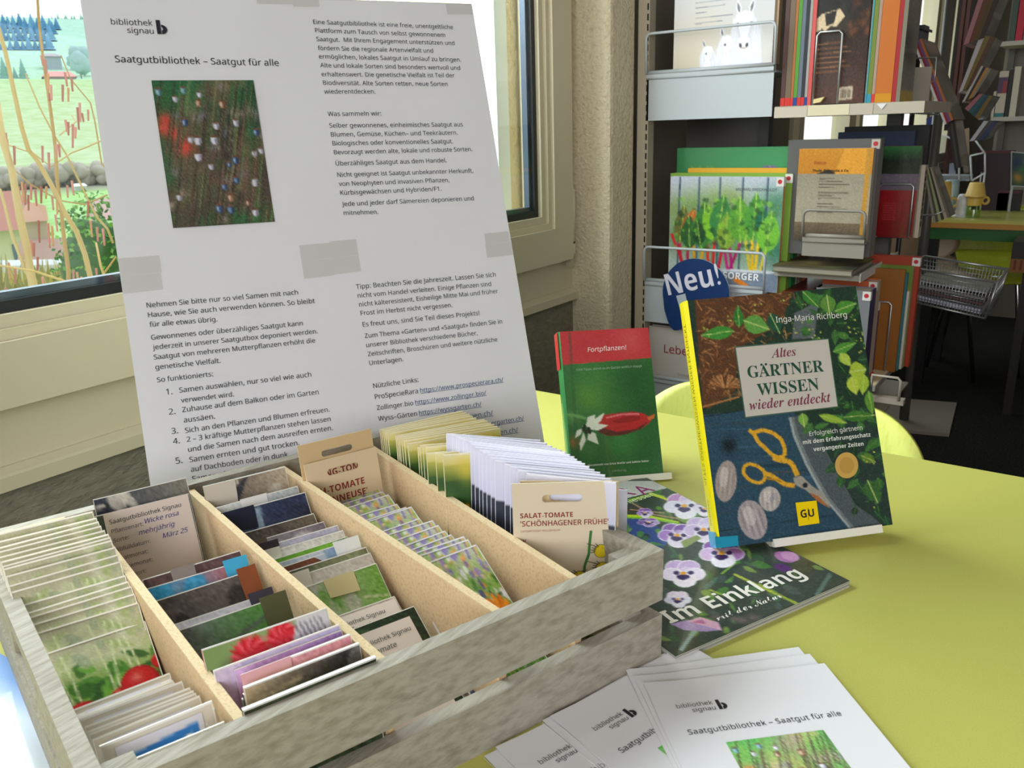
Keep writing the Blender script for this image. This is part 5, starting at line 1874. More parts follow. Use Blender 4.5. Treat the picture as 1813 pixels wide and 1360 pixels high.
hardcover('gardening_book', 'upright gardening book with a bright yellow spine, garlic and yellow scissors on the cover', GF, GW, GH, GT, 'f4e411', '8f9a50', c, gu_extra, gu_spine)


# book rests: small white plates with a front lip
def book_rest(label, fr, x0, x1, t, lipz, depth, col='e9e6da'):
    o = thing('book_rest', label, 'book stand', fr @ Vector(((x0 + x1) / 2, 0, 0)))
    mb = MB()
    mb.box((x0, -.006, lipz - .005), (x1, t + .004, lipz), col, M_PLAST, fr)
    mb.box((x0, -.006, lipz), (x1, -.003, lipz + .003), col, M_PLAST, fr)
    link('lip', mb, o)
    mb = MB()
    mb.box((x0 + .01, t + .001, lipz), (x1 - .01, t + .004, .12), col, M_PLAST, fr)
    link('back_plate', mb, o)
    mb = MB()
    top = fr @ Vector(((x0 + x1) / 2, t + .004, .1))
    bk = Vector((fr[0][1], fr[1][1], 0)).normalized()
    f0 = Vector((top.x, top.y, 0)) + bk * 0.035
    u = Vector((fr[0][0], fr[1][0], fr[2][0])) * .03
    mb.slab([top - u, top + u, f0 + u, f0 - u], bk * .003, col, M_PLAST)
    link('strut', mb, o)
    return o


book_rest('white book stand under the yellow-spined gardening book', GF, -.04, .078, GT, -.0006, .05)

# --- red and green hardcover with the chilli
FFm = book_frame(((0.71083, -0.64251, -0.28619), (0.70307, 0.63717, 0.31577), (-0.02053, -0.42567, 0.90465)), (-0.4448, 0.8329, 0.0063))
FWd, FHt, FTk = 0.1136, 0.1847, 0.022
tf = cover_tf(FFm, FWd, FHt)
c = Cv(96, 156, '2f6b35', tf)
Zf = lambda pts: lp(pts, 4.25, 960, 560)
for (x, y, r, cl, a) in [(350, 600, 28, '5a8a34', .9), (420, 480, 30, '3a7a38', .7), (700, 480, 40, '1f4f2c', .9), (780, 700, 30, '1c4a2a', .8), (500, 1050, 40, '285f2e', .8), (800, 1000, 35, '1f5530', .7), (600, 950, 24, '3c8a44', .6), (330, 1000, 18, '3f7a34', .7), (240, 950, 10, 'b06a2c', .8), (230, 760, 12, '6a9a54', .8)]:
    c.soft(*Zf([(x, y)])[0], r, cl, a)
c.poly(Zf([(80, 60), (860, 40), (830, 312), (90, 372)]), 'b9353a')
c.soft(*Zf([(660, 170)])[0], 26, 'c85a58', .6)
c.poly(Zf([(195, 120), (215, 120), (290, 1180), (255, 1180)]), '24522c', .35)
c.line(Zf([(150, 740), (240, 745), (330, 770)]), 5, '6aa05a')
ch = Zf([(390, 780), (450, 745), (560, 730), (680, 718), (760, 730), (800, 755), (850, 735), (810, 800), (740, 850), (620, 890), (500, 900), (420, 870)])
c.poly(ch, 'b3202c')
c.poly(Zf([(420, 830), (560, 870), (700, 850), (800, 790), (740, 850), (620, 892), (500, 902), (420, 872)]), '3a1c20', .75)
c.poly(Zf([(520, 790), (640, 750), (740, 750), (730, 780), (640, 800), (560, 805)]), '8c1420', .8)
c.line(Zf([(480, 765), (600, 738), (730, 735)]), 3, 'e88a8a', .8)
c.poly(Zf([(790, 760), (850, 735), (840, 770), (800, 785)]), 'c86a3a')
for pts in ([(300, 830), (470, 725), (440, 790), (380, 840)], [(370, 800), (500, 820), (420, 860), (340, 850)], [(350, 860), (400, 880), (425, 965), (340, 930)], [(310, 870), (330, 930), (290, 1015), (280, 960)], [(310, 840), (260, 860), (245, 920), (290, 890)], [(330, 830), (340, 760), (400, 740), (390, 800)]):
    c.poly(Zf(pts), 'dfe4d4')
for x, y in ((320, 830), (350, 850), (330, 870), (360, 870), (310, 850)):
    c.ell(*Zf([(x, y)])[0], 3, 4, '1c2a18')
c.grain(.015, 1, 12)


def fo_extra(mb, fr):
    a = lambda x, y: lp([(x, y)], 4.25, 960, 560)[0]
    cover_text(mb, fr, '𝐹ortpflanzen!' if False else 'Fortpflanzen!', a(343, 270), a(634, 250), 'f0e4e0', -.004, .12)
    cover_text(mb, fr, '1000 Tipps, damit es im Garten wirklich klappt', a(255, 412), a(750, 382), '9cb89a', -.004)
    cover_text(mb, fr, 'Gesammelt von Erica Matile und Sabine Reber', a(345, 1130), a(803, 1095), 'd6e0d2', .01)
    cover_text(mb, fr, 'Landverlag', a(530, 1170), a(632, 1165), '9ab098', 0)


def fo_spine(mb, fr):
    L = lambda x, y, z: fr @ Vector((x, y, z))
    x = -FWd / 2 - .0031
    up_ = Vector((fr[0][2], fr[1][2], fr[2][2]))
    inw = Vector((fr[0][1], fr[1][1], fr[2][1]))
    mb.poly([L(x, .0015, FHt - .046), L(x, .0015, FHt), L(x, FTk - .0015, FHt), L(x, FTk - .0015, FHt - .046)], 'c8403f', M_GLOSS)
    mb.text('1001 Tipps  Matile und Sabine Reber', L(x, FTk * .6, .03), up_, -inw, 'b9d8bc', M_PRINT, width=.1, lift=.0003)


hardcover('chilli_book', 'small red and green hardcover with a red chilli, standing on a stand behind the packets', FFm, FWd, FHt, FTk, '3d8a4c', '2c6a38', c, fo_extra, fo_spine)
book_rest('white book stand under the red and green chilli book', FFm, -.045, .065, FTk, -.0006, .05)

# ================================================================== magazine with pansies
MA = on_z(1196, 1163, .0065)
MBp = on_z(1505, 1028.5, .0065)
MU = (MBp - MA).normalized()
MV = Vector((-MU.y, MU.x, 0))            # up the cover, away from the viewer
MW, MH = (MBp - MA).length, 0.297


def mag_tf(px, py):
    q = on_z(px, py, .0065) - MA
    return q.dot(MU) / MW, 1 - q.dot(MV) / MH


c = Cv(150, 212, '2e3a34', mag_tf)
r_ = random.Random(41)
Zm = lambda pts: lp(pts, 3.626, 1040, 840)
Zn = lambda pts: lp(pts, 1813 / 230, 1100, 840)
Zo = lambda pts: lp(pts, 1236 / 200, 1150, 960)
c.poly(Zm([(150, 0), (900, 0), (1700, 660), (560, 1180), (200, 700)]), '34433a')
c.poly(Zn([(-600, 600), (400, 620), (700, 900), (500, 1100), (-600, 900)]), '2c4a8c')
for k in range(160):
    x, y = r_.uniform(250, 1500), r_.uniform(60, 1050)
    an, l = r_.choice([.5, .35, 2.3, 1.2]) + r_.uniform(-.3, .3), r_.uniform(40, 150)
    c.leaf(*Zm([(x, y)])[0], *Zm([(x + l * math.cos(an), y + l * math.sin(an) * .7)])[0], r_.uniform(2, 7), r_.choice(['4a8a34', '2f5c34', '3f6a4a', '6aa03c', '4c5a56', '24382c', '5a7a4a', '86a848']), None, .8)
c.poly(Zn([(-400, 100), (500, 90), (640, 190), (100, 330), (-400, 420)]), 'cfd0cc')
for pts, cl, w_ in (([(100, 370), (430, 280), (600, 320)], '8fc030', 5), ([(60, 580), (400, 590), (800, 680)], 'b8d820', 5), ([(60, 600), (400, 620), (820, 690)], '7ab838', 3), ([(390, 260), (640, 350)], 'd0dc20', 4), ([(150, 400), (450, 560), (800, 620)], 'b88a6c', 2), ([(120, 490), (420, 520), (600, 540)], 'c09878', 1.5)):
    c.line(Zn(pts), w_, cl)
for pts, cl, w_ in (([(940, 640), (1345, 830)], 'a8b83c', 4), ([(1100, 700), (1330, 830)], '8fa43c', 2.5), ([(600, 1130), (720, 960)], '9ab4b0', 7), ([(860, 640), (960, 560)], '88b040', 3), ([(780, 740), (940, 800)], '98b04a', 3), ([(1470, 780), (1560, 640)], '5c7468', 8)):
    c.line(Zm(pts), w_, cl)
for k in range(6):
    c.soft(*Zm([(r_.uniform(700, 1300), r_.uniform(880, 1000))])[0], 10, 'a07a86', .5)


def pansy(X, Y, s, rot, tones, sq=.62):
    def P(r, an):
        a = math.radians(an + rot)
        return X + s * r * math.cos(a), Y + s * r * math.sin(a) * sq
    for an, r, k, cl in ((-125, .62, .62, tones[0]), (-60, .6, .6, tones[1]), (172, .62, .55, tones[2]), (8, .64, .55, tones[3]), (82, .6, .62, tones[4])):
        px, py = P(r, an)
        c.ell(px, py, s * k * 1.04, s * k * sq * 1.04, 'f4eefa', rot)
        c.ell(px, py, s * k * .94, s * k * sq * .92, cl, rot)
        c.ell((px + X) / 2, (py + Y) / 2, s * k * .55, s * k * sq * .5, 'efe8f6', rot, .6)
    for an, r, k in ((95, .34, .26), (60, .36, .17), (125, .36, .17), (185, .38, .17), (-5, .4, .17)):
        px, py = P(r, an)
        c.ell(px, py, s * k, s * k * sq, '2e1c5e', rot)
    c.ell(X, Y, s * .17, s * .15 * sq, 'eaa82c')


PW = ['c6a6dc', 'dcc8ec', 'e8def4', 'ece4f6', 'f2ecf8']
PV_ = ['8a5cb4', '7a50ac', 'a880cc', 'c8b0e0', 'e4daf2']
pansy(*Zn([(880, 440)])[0], 31, 0, ['c690cc', 'dcc8ec', 'e4e0f4', 'ece8f6', 'f0ecf8'])
pansy(*Zn([(1160, 480)])[0], 18, 10, PW)
pansy(*Zn([(780, 850)])[0], 29, 5, PV_)
pansy(*Zn([(1150, 770)])[0], 31, 0, ['cdb4e4', 'd8c8ee', 'd0bce6', 'c4acdc', 'e6dcf4'])
pansy(*Zn([(1400, 1100)])[0], 34, 0, ['8a50ac', '9a64bc', 'd8b4dc', 'b080c0', 'f2eaf6'])
pansy(*Zo([(370, 340)])[0], 33, 0, ['c8a8dc', 'ccb0e0', 'e8dcf2', 'ece0f4', 'f6ecf6'])
pansy(*Zo([(310, 625)])[0], 20, 0, ['e4d8e8', 'ecdcec', 'd8d4ea', 'e8e4f4', 'eceaf6'])
pansy(*Zn([(330, 540)])[0], 12, 0, PV_)
pansy(*Zn([(380, 670)])[0], 17, 0, ['6a4a94', '8a64b0', '7a58a4', 'b098cc', 'a888c4'], .4)
for (x, y, rx, ry, cl) in ((1270, 530, 20, 9, 'b878b8'), (1300, 525, 17, 8, 'd098cc'), (1255, 600, 16, 7, '5a2c74')):
    c.ell(*Zm([(x, y)])[0], rx, ry, cl, 15)
for (pts, cl) in (([(530, 960), (640, 935), (800, 945), (850, 1000), (760, 1010), (620, 1000)], 'b498cc'), ([(640, 945), (720, 915), (840, 950), (865, 1005), (780, 980)], 'e4b4cc'), ([(660, 950), (740, 930), (760, 960)], 'c06aa0')):
    c.poly(Zm(pts), cl)
for pts, cl in (([(600, 430), (700, 390), (735, 410), (620, 475)], '8a9a5c'), ([(745, 720), (840, 650), (850, 640), (820, 700), (760, 745)], '4a6a66'), ([(880, 690), (940, 650), (930, 690), (890, 700)], '5c8a48')):
    c.poly(Zm(pts), cl)
c.grain(.025, 1, 14)
mag = thing('garden_magazine', 'thick garden magazine with violet pansies lying flat beside the crate, lettered Im Einklang', 'magazine', (MA + MBp) / 2)
mq = lambda x, y, z: Vector((MA.x, MA.y, 0)) + MU * x + MV * y + UZ * z
mb = MB()
mb.picture(mq(0, MH, .0065), mq(MW, MH, .0065), mq(MW, 0, .0065), mq(0, 0, .0065), c, M_GLOSS)
mb.hexa([mq(0, 0, .006), mq(MW, 0, .006), mq(MW, MH, .006), mq(0, MH, .006), mq(0, 0, .00645), mq(MW, 0, .00645), mq(MW, MH, .00645), mq(0, MH, .00645)], 'c9c9c4', M_GLOSS)
mb.hexa([mq(0, 0, .0), mq(MW, 0, .0), mq(MW, MH, .0), mq(0, MH, .0), mq(0, 0, .0005), mq(MW, 0, .0005), mq(MW, MH, .0005), mq(0, MH, .0005)], 'c9c9c4', M_GLOSS)


def mag_text(mb, txt, a, b, col, bold=0, shear=0, lift=.0004, sy=None):
    A, B = on_z(a[0], a[1], .0065), on_z(b[0], b[1], .0065)
    u = (B - A).normalized()
    mb.text(txt, A, u, Vector((-u.y, u.x, 0)), col, M_PRINT, width=(B - A).length, bold=bold, shear=shear, lift=lift, sy=sy)


zz = lambda x, y: lp([(x, y)], 3.626, 1040, 840)[0]
mag_text(mb, 'Im Einklang', zz(535, 960), zz(1405, 655), 'f2efe6', .006)
mag_text(mb, '𝓂𝒾𝓉 𝒹ℯ𝓇 𝒩𝒶𝓉𝓊𝓇', zz(838, 942), zz(1252, 790), 'f6f4ec', .006)
mag_text(mb, 'A', Zn([(310, 290)])[0], Zn([(480, 225)])[0], '9a2878', .0)
mag_text(mb, 'R', Zn([(60, 330)])[0], Zn([(215, 275)])[0], '9a2878', .0)
mag_text(mb, 'geniessen', Zn([(-60, 470)])[0], Zn([(490, 290)])[0], 'e8f0d0', .0)
link('cover', mb, mag)
mb = MB()
for k, z in enumerate((.0006, .0021, .0037, .0052)):
    e = .0004 * (k % 2)
    mb.hexa([mq(e, e, z), mq(MW - e, e, z), mq(MW - e, MH - e, z), mq(e, MH - e, z), mq(e, e, z + .0012), mq(MW - e, e, z + .0012), mq(MW - e, MH - e, z + .0012), mq(e, MH - e, z + .0012)], ['bdbdb6', 'a4a49c'][k % 2], M_PAPER)
link('pages', mb, mag)
# ================================================================== the library shelves behind the table
YF = 1.84
shelf = thing('library_shelf', 'grey metal library shelving beside the window pier, with face-out display trays', 'shelf', (-0.65, 2.1, FLOOR))
GREY, LGREY, DGREY = 'b5aa96', 'b4babc', '625f58'


def X_(px, py, y=YF):
    return on_y(px, py, y).x


def Z_(px, py, y=YF):
    return on_y(px, py, y).z


xl, xr = X_(1127, 300), X_(1146, 300)
mb = MB()
mb.box((xl, YF, FLOOR), (xr, YF + .03, CEILZ - .02), GREY, M_METAL)
z = -0.5
while z < 1.2:
    mb.box((xr - .006, YF - .0006, z), (xr - .0025, YF, z + .014), '1c1a18', M_MATTE)
    z += 0.0215
link('slotted_upright', mb, shelf)
mb = MB()
mb.box((xl, 2.12, FLOOR), (X_(1366, 240, 2.12), 2.13, 1.2), DGREY, M_METAL)
link('back_panel', mb, shelf)
mb = MB()
x0 = X_(1352, 240, 2.12)
mb.box((x0, 2.09, FLOOR), (x0 + .022, 2.118, 1.2), '4a4843', M_METAL)
link('rear_upright', mb, shelf)


def tray(x0, x1, zb, zl, guard=None, y=YF, back=.25, col=LGREY):
    """face-out display tray: folded lip, face plate, floor; wire guard as a sub-part"""
    mb = MB()
    mb.box((x0, y, zb), (x1, y + .003, zl - .012), col, M_METAL)
    mb.box((x0, y - .004, zl - .014), (x1, y + .012, zl - .004), col, M_METAL)
    mb.tube([(x0, y - .002, zl - .003), (x1, y - .002, zl - .003)], .0045, col, M_METAL, 10)
    mb.tube([(x0, y - .001, zl - .015), (x1, y - .001, zl - .015)], .003, col, M_METAL, 8)
    mb.box((x0, y + .012, zl - .018), (x1, y + back, zl - .014), col, M_METAL)
    t = link('display_tray', mb, shelf)
    if guard:
        gx0, gx1, gz = guard
        yy = y - .012
        r = .012
        pts = [(gx0, yy + .004, zl - .004)]
        for cx, s in ((gx0 + r, -1), (gx1 - r, 1)):
            for q in range(5):
                a = q / 4 * math.pi / 2
                pts.append((cx + s * r * (math.cos(a) if s < 0 else math.sin(a)), yy, gz - r + r * (math.sin(a) if s < 0 else math.cos(a))))
        pts.append((gx1, yy + .004, zl - .004))
        mb = MB()
        mb.tube(pts, .0031, col, M_METAL, 8)
        link('wire_guard', mb, t)
    return t


tray(X_(1145, 170), X_(1368, 170), Z_(1260, 210), Z_(1260, 119), (X_(1148, 90), X_(1375, 90), Z_(1260, 50)))
tray(X_(1142, 540), X_(1350, 540), Z_(1145, 569), Z_(1240, 500), (X_(1144, 470), X_(1356, 480), Z_(1240, 441)))
tray(X_(1141, 640), X_(1348, 650), -.30, -.185, None)
tray(X_(1420, 440), X_(1530, 440), Z_(1480, 456), Z_(1480, 416), (X_(1424, 400), X_(1533, 400), Z_(1480, 372)), back=.06, col='8c867a')  # this tray's colour is darkened for the shade it stands in
# boards of the right bay
zA0, zA1 = Z_(1440, 206), Z_(1500, 184)
mb = MB()
mb.box((X_(1371, 200), YF, zA0), (X_(1636, 195), YF + .3, zA1), 'b0a694', M_METAL)
mb.box((X_(1371, 200), YF - .001, zA0 - .001), (X_(1429, 200), YF, zA1 - .002), 'c2b6a6', M_PAPER)
mb.box((X_(1430, 200), YF - .001, zA0 + .001), (X_(1503, 200), YF, zA1), 'd2c6a8', M_PAPER)
mb.box((X_(1504, 200), YF - .001, zA0), (X_(1545, 200), YF, zA1 - .002), 'b8ab9c', M_PAPER)
mb.poly([(X_(1552, 187), YF - .0015, zA1 - .002), (X_(1561, 194), YF - .0015, zA1 - .013), (X_(1570, 187), YF - .0015, zA1 - .002)][::1], 'd8d6d4', M_PAPER)
mb.box((X_(1600, 160, 2.12), 2.12, zA1), (X_(1646, 160, 2.12), 2.125, zA1 + .075), '8e8779', M_METAL)
link('shelf_board', mb, shelf)
zB = Z_(1525, 489)
xB = X_(1522, 488)
mb = MB()
mb.box((X_(1371, 480), YF, zB - .012), (xB, YF + .36, zB), '9a958a', M_METAL)
mb.box((xB, YF, zB - .014), (xB + .0025, YF + .36, zB + .004), 'c4c4bc', M_METAL)
link('shelf_board', mb, shelf)
zC = -.135
xC = X_(1550, 680)
mb = MB()
mb.box((X_(1371, 680), YF, zC - .012), (xC, YF + .3, zC), '9a958a', M_METAL)
link('shelf_board', mb, shelf)
mb = MB()      # paper shelf label with red stamps on that board
pz = zC + .0006
q = [on_z(1545, 682, pz), on_z(1560, 676, pz), on_z(1592, 634, pz), on_z(1548, 628, pz)]
q = [Vector((xC - .05, YF + .005, pz)), Vector((xC - .002, YF + .005, pz)), Vector((xC - .002, YF + .16, pz)), Vector((xC - .05, YF + .16, pz))]
mb.slab(q, (0, 0, -.0005), 'd2bd98', M_PAPER)
for k, (a, b) in enumerate(((.035, .05), (.03, .075), (.036, .1), (.022, .012), (.04, .012))):
    p = Vector((xC - a, YF + b, pz + .0004))
    mb.poly([p + Vector((.011 * math.cos(t), .012 * math.sin(t), 0)) for t in [i * math.pi / 5 for i in range(10)]], 'c43a2c', M_PRINT)
tag(link('shelf_label', mb), 'tan card with red stamps lying on the lower shelf board beside the brown book', 'label')
zD = Z_(1597, 709)
mb = MB()
mb.box((X_(1371, 709), YF, zD - .012), (X_(1600, 709), YF + .02, zD), 'a49a8a', M_METAL)
mb.box((X_(1371, 709), YF, zD - .05), (X_(1560, 709), YF + .3, zD - .045), 'a49a8a', M_METAL)
g0, g1, gz = X_(1545, 680), X_(1596, 680), Z_(1596, 668)
t = link('display_tray', mb, shelf)
mb = MB()
mb.tube([(g0, YF - .01, zD), (g0, YF - .01, gz), (g1 - .006, YF - .01, gz), (g1, YF - .01, gz - .006), (g1, YF - .01, zD)], .003, 'a49a8a', M_METAL, 8)
link('wire_guard', mb, t)
for x, y in ((xl + .01, 2.1), (-.45, 2.1)):
    mb = MB()
    mb.box((x, 1.9, FLOOR), (x + .05, 2.13, FLOOR + .05), '6b685f', M_METAL)
    link('foot', mb, shelf)
mb = MB()
mb.box((-.45, 2.1, FLOOR), (-.42, 2.13, 1.2), '57554f', M_METAL)
link('rear_upright', mb, shelf)


# ------------------------------------------------------------------ books on the shelves
def bookbox(name, label, y, t, l, r, b, tp, cover, spine=None, group=None, cv=None, pages='cfc6b0', extra=None, m=None, lean=0.0, cat='book', top_pages=True):
    """face-out book on the plane y: px left/right edge points, bottom and top rows; t deep. Spine on its right side"""
    zb, zt = Z_((l + r) / 2, b, y), Z_((l + r) / 2, tp, y)
    x0, x1 = X_(l, (b + tp) / 2, y), X_(r, (b + tp) / 2, y)
    m = m or M_PRINT
    spine = spine or cover
    o = thing(name, label, cat, ((x0 + x1) / 2, y + t / 2, zb), group)
    mb = MB()
    if cv is not None:
        mb.picture((x0, y, zt), (x1, y, zt), (x1, y, zb), (x0, y, zb), cv, m)
    else:
        mb.poly([(x0, y, zb), (x1, y, zb), (x1, y, zt), (x0, y, zt)], cover, m)
    c = min(.002, t * .2)
    mb.box((x0, y + .0003, zb), (x1, y + c, zt), cover, m)
    mb.box((x0, y + t - c, zb), (x1, y + t, zt), cover, m)
    mb.box((x1 - .0015, y + c, zb), (x1, y + t - c, zt), spine, m)
    if extra:
        extra(mb, x0, x1, y, zb, zt)
    link('cover', mb, o)
    if t > .008:
        mb = MB()
        mb.box((x0 + .002, y + c, zb + .002), (x1 - .0015, y + t - c, zt - .003), pages, M_PAPER)
        link('page_block', mb, o)
    return o


def sticker_corner(mb, x0, x1, y, zb, zt, col='d8d4cc'):
    # catalogue sticker at the top of the spine, wrapped round the cover edge
    mb.box((x1 - .016, y - .0006, zt - .02), (x1 + .0005, y, zt - .001), col, M_PAPER)
    mb.box((x1, y, zt - .02), (x1 + .0006, y + .012, zt - .001), col, M_PAPER)
    mb.poly([(x1 - .008 + .005 * math.cos(t), y - .001, zt - .01 + .005 * math.sin(t)) for t in [i * math.pi / 4 for i in range(8)]], 'b8303a', M_PRINT)


# horse brochure in the upper tray
c = Cv(110, 100, 'd4d2d8')
c.grad('c9cbd2', 'd8d3cc', 0, 1)
c.soft(.25, .75, .35, 'd8ccb8', .8)
c.soft(.1, .95, .2, 'cdbfa0', .8)
for k in range(12):
    c.line([(.22, .02 + .052 * k), (.22 + [.36, .3, .12, .38, .28, .14][k % 6], .016 + .052 * k)], .008, '6a6c78', .75)
def horse(x, y, s, front=True):
    r_ = random.Random(int(x * 100))
    c.poly([(x - s * .42, y + s * 1.5), (x - s * .5, y + s * .1), (x - s * .3, y - s * .5), (x + s * .3, y - s * .5), (x + s * .62, y + s * .2), (x + s * .7, y + s * 1.5)], 'e6e6ee')
    for k in range(26):
        sx = x + s * r_.uniform(-.45, .6)
        c.line([(sx, y + s * r_.uniform(-.6, .3)), (sx + s * r_.uniform(-.15, .15), y + s * r_.uniform(.3, 1.1))], s * .03, r_.choice(['f6f6fa', 'd4d4de', 'eeeef4']), .7)
    ears = (-1, 1) if front else (-1,)
    for g in ears:
        c.leaf(x + g * s * .2, y - s * .48, x + g * s * .3, y - s * 1.05, s * .1, 'f4f4f8')
        c.leaf(x + g * s * .21, y - s * .55, x + g * s * .29, y - s * .96, s * .05, '6a6870')
    w_ = 1 if front else .8
    c.poly([(x - s * .3 * w_, y - s * .5), (x, y - s * .62), (x + s * .3, y - s * .5), (x + s * .31, y - s * .05), (x + s * .2, y + s * .4), (x + s * .21, y + s * .7), (x + s * .1, y + s * .88), (x - s * .1, y + s * .88), (x - s * .21, y + s * .7), (x - s * .2 * w_, y + s * .4), (x - s * .32 * w_, y - s * .05)], 'f7f7fb')
    c.poly([(x - s * .3 * w_, y - s * .3), (x - s * .31 * w_, y - s * .05), (x - s * .2, y + s * .4), (x - s * .12, y + s * .38)], 'd9d9e4', .8)
    c.poly([(x + s * .3, y - s * .3), (x + s * .31, y - s * .05), (x + s * .2, y + s * .4), (x + s * .12, y + s * .38)], 'd9d9e4', .8)
    for g in ((-1, 1) if front else (-.3,)):
        c.ell(x + g * s * .26, y - s * .12, s * .05, s * .07, '26262e')
    if front:
        for g in (-1, 1):
            c.ell(x + g * s * .12, y + s * .68, s * .055, s * .09, '3c383e', g * 15)
        c.ell(x, y + s * .78, s * .1, s * .05, 'c0a8aa', 0, .8)


horse(.36, .87, .16, False)
horse(.55, .8, .2, False)
horse(.72, .62, .26)
bookbox('horse_brochure', 'pale brochure with white horses behind the wire guard of the upper tray', YF + .02, .004, 1194, 1371, 119, -62, 'd4d2d8', 'e4e0d8', cv=c, m=M_GLOSS)
bookbox('tan_book', 'tan-edged book right behind the horse brochure in the upper tray', YF + .026, .02, 1240, 1378, 117, -40, 'c0a684', 'b89c78')
# chard book and the books behind it
c = Cv(96, 96, 'c4cad4')
c.grad('c2c6d8', 'b9c8c0', 0, .3)
for x, y, r, cl in ((.05, .3, .12, '8aa060'), (.22, .26, .13, '9aae70'), (.45, .22, .13, 'a4b468'), (.58, .2, .1, '9aa868'), (.95, .25, .16, '3c7a5c'), (.3, .42, .2, '6f9450'), (.8, .4, .16, '7a9c5c'), (1, .6, .2, '2c6a54'), (.5, .5, .3, '4f7a44'), (.1, .55, .14, '5a7a48')):
    c.soft(x, y, r, cl, .9)
for x in (.09, .27, .46, .66, .87):
    c.line([(x, 0), (x - .005, .9)], .016, '42586c')
for x0, x1, cl in ((.13, .09, 'c01a48'), (.19, .17, 'b8204a'), (.16, .02, 'd02030'), (.3, .34, 'e0a81c'), (.26, .22, 'd8a020'), (.42, .43, 'd42a2c'), (.38, .36, 'e03a34'), (.47, .52, 'c81e3c'), (.57, .68, 'a81a64'), (.6, .55, 'b02070'), (.56, .5, 'c02878'), (.78, .76, 'e8b820'), (.8, .82, 'f0c828'), (.84, .9, 'e4d04a'), (.76, .7, 'd8c03a')):
    c.line([(x0, .84), (x1, .52)], .026, cl)
for a, b, w_, cl in (((.1, .55), (.14, .26), .06, '6a6a34'), ((.14, .5), (.24, .29), .05, 'c8622c'), ((.2, .6), (.18, .36), .07, '2c5a2c'), ((.31, .6), (.33, .22), .08, '3c7c34'), ((.42, .52), (.36, .26), .07, '7cb82c'), ((.45, .5), (.5, .16), .08, '3a8040'), ((.53, .6), (.53, .32), .07, '7c9a34'), ((.66, .52), (.64, .18), .09, '5c9a34'), ((.7, .5), (.76, .32), .07, '6aa838'), ((.77, .5), (.78, .14), .07, '4c9438'), ((.84, .44), (.84, .26), .05, '1f6a4c'), ((.88, .6), (.92, .3), .08, '74b83c'), ((.3, .56), (.26, .4), .05, '1f4a28')):
    c.leaf(a[0], min(a[1] + .06, .66), b[0], b[1] - .015, w_ * 1.25, cl, 'a8c85a')
r_ = random.Random(77)
for k in range(150):
    x, y = r_.uniform(.04, .97), r_.uniform(.2, .66)
    c.ell(x, y, r_.uniform(.008, .03), r_.uniform(.008, .03), r_.choice(['1c4424', '2a5a2c', '5a9a34', '8ac83c', '16381f', '3a7834']), r_.uniform(0, 90), .55)
c.poly([(.02, .86), (1, .82), (1, 1), (.02, 1)], '7a8698')
c.line([(.05, .845), (1, .82)], .025, 'd4d8dc')
c.line([(.62, .9), (.74, .97)], .045, 'f08a2c')
c.grain(.02, 1, 5)
def chard_extra(mb, x0, x1, y, zb, zt):
    sticker_corner(mb, x0, x1, y, zb, zt)
    W_ = x1 - x0
    mb.text('MICHAEL BRECKWOLDT', (x0 + W_ * .6, y, zt - .03), UX, UZ, '4a5060', M_PRINT, width=W_ * .35, lift=.001)
    mb.text('SELBSTVERSORGER', (x0 + W_ * .08, y, zb + .024), UX, UZ, 'f2f0ec', M_PRINT, width=W_ * .76, bold=.01, lift=.001)
bookbox('vegetable_book', 'vegetable growing book with rainbow chard on its cover, in the middle tray', YF + .022, .016, 1185, 1382, 511, 313, 'b8c4b4', 'c0682c', cv=c, m=M_GLOSS, extra=chard_extra)
bookbox('green_book', 'light green book directly behind the rainbow chard book', YF + .042, .022, 1185, 1397, 512, 307, '7ea63c', '86a848', extra=sticker_corner)
bookbox('yellow_book', 'book with a yellow top edge between the chard book and the tall green book', YF + .066, .02, 1215, 1395, 508, 298, 'e0a92c', 'c9a23a')
c = Cv(60, 60, '2f8a4c')
c.grad('2c8648', '39965a', 0, 1, 'x')
c.ell(.78, .2, .13, .07, '7a4a94')
for k in range(9):
    a = math.pi + k * math.pi / 8
    c.line([(.78, .2), (.78 + .12 * math.cos(a), .2 + .07 * math.sin(a))], .012, 'a070b4')
for x in (.13, .2, .27, .3):
    c.line([(x, .2), (x + .012, .14)], .015, 'd8c83a')
bookbox('tall_green_book', 'tall green book with a purple flower, hindmost in the middle tray', YF + .09, .034, 1196, 1408, 508, 261, '2f8a4c', '349056', cv=c, m=M_GLOSS, extra=sticker_corner)
c2 = Cv(20, 90, 'b9ab98')
c2.grain(.12, 2, 6)
def pat(mb, x0, x1, y, zb, zt):
    sticker_corner(mb, x0, x1, y, zb, zt)
    mb.picture((x1 + .0004, y, zt), (x1 + .0004, y + .03, zt), (x1 + .0004, y + .03, zb), (x1 + .0004, y, zb), c2, M_PRINT)
bookbox('patterned_book', 'book with a mottled beige spine to the right of the tall green book', YF + .126, .03, 1215, 1418, 505, 270, '9a8e7c', 'b5a894', extra=pat)
bookbox('olive_book', 'thin olive-spined book right of the mottled beige spine', YF + .158, .016, 1220, 1422, 503, 338, '8c9450', '98a054')
bookbox('red_spined_book', 'lower book with an orange-red spine at the right end of the middle tray', YF + .176, .02, 1222, 1431, 502, 331, 'b8503c', 'c25a48', extra=sticker_corner)
def leb(mb, x0, x1, y, zb, zt):
    mb.text('Lebensräume', (x0 + (X_(1176, 622, y) - x0), y, Z_(1176, 624, y)), UX, UZ, '9c2430', M_PRINT, size=.036, bold=.02, lift=.001)
    mb.text('Sammlung', (X_(1200, 664, y), y, Z_(1200, 665, y)), UX, UZ, '8a857e', M_PRINT, size=.012, lift=.001)
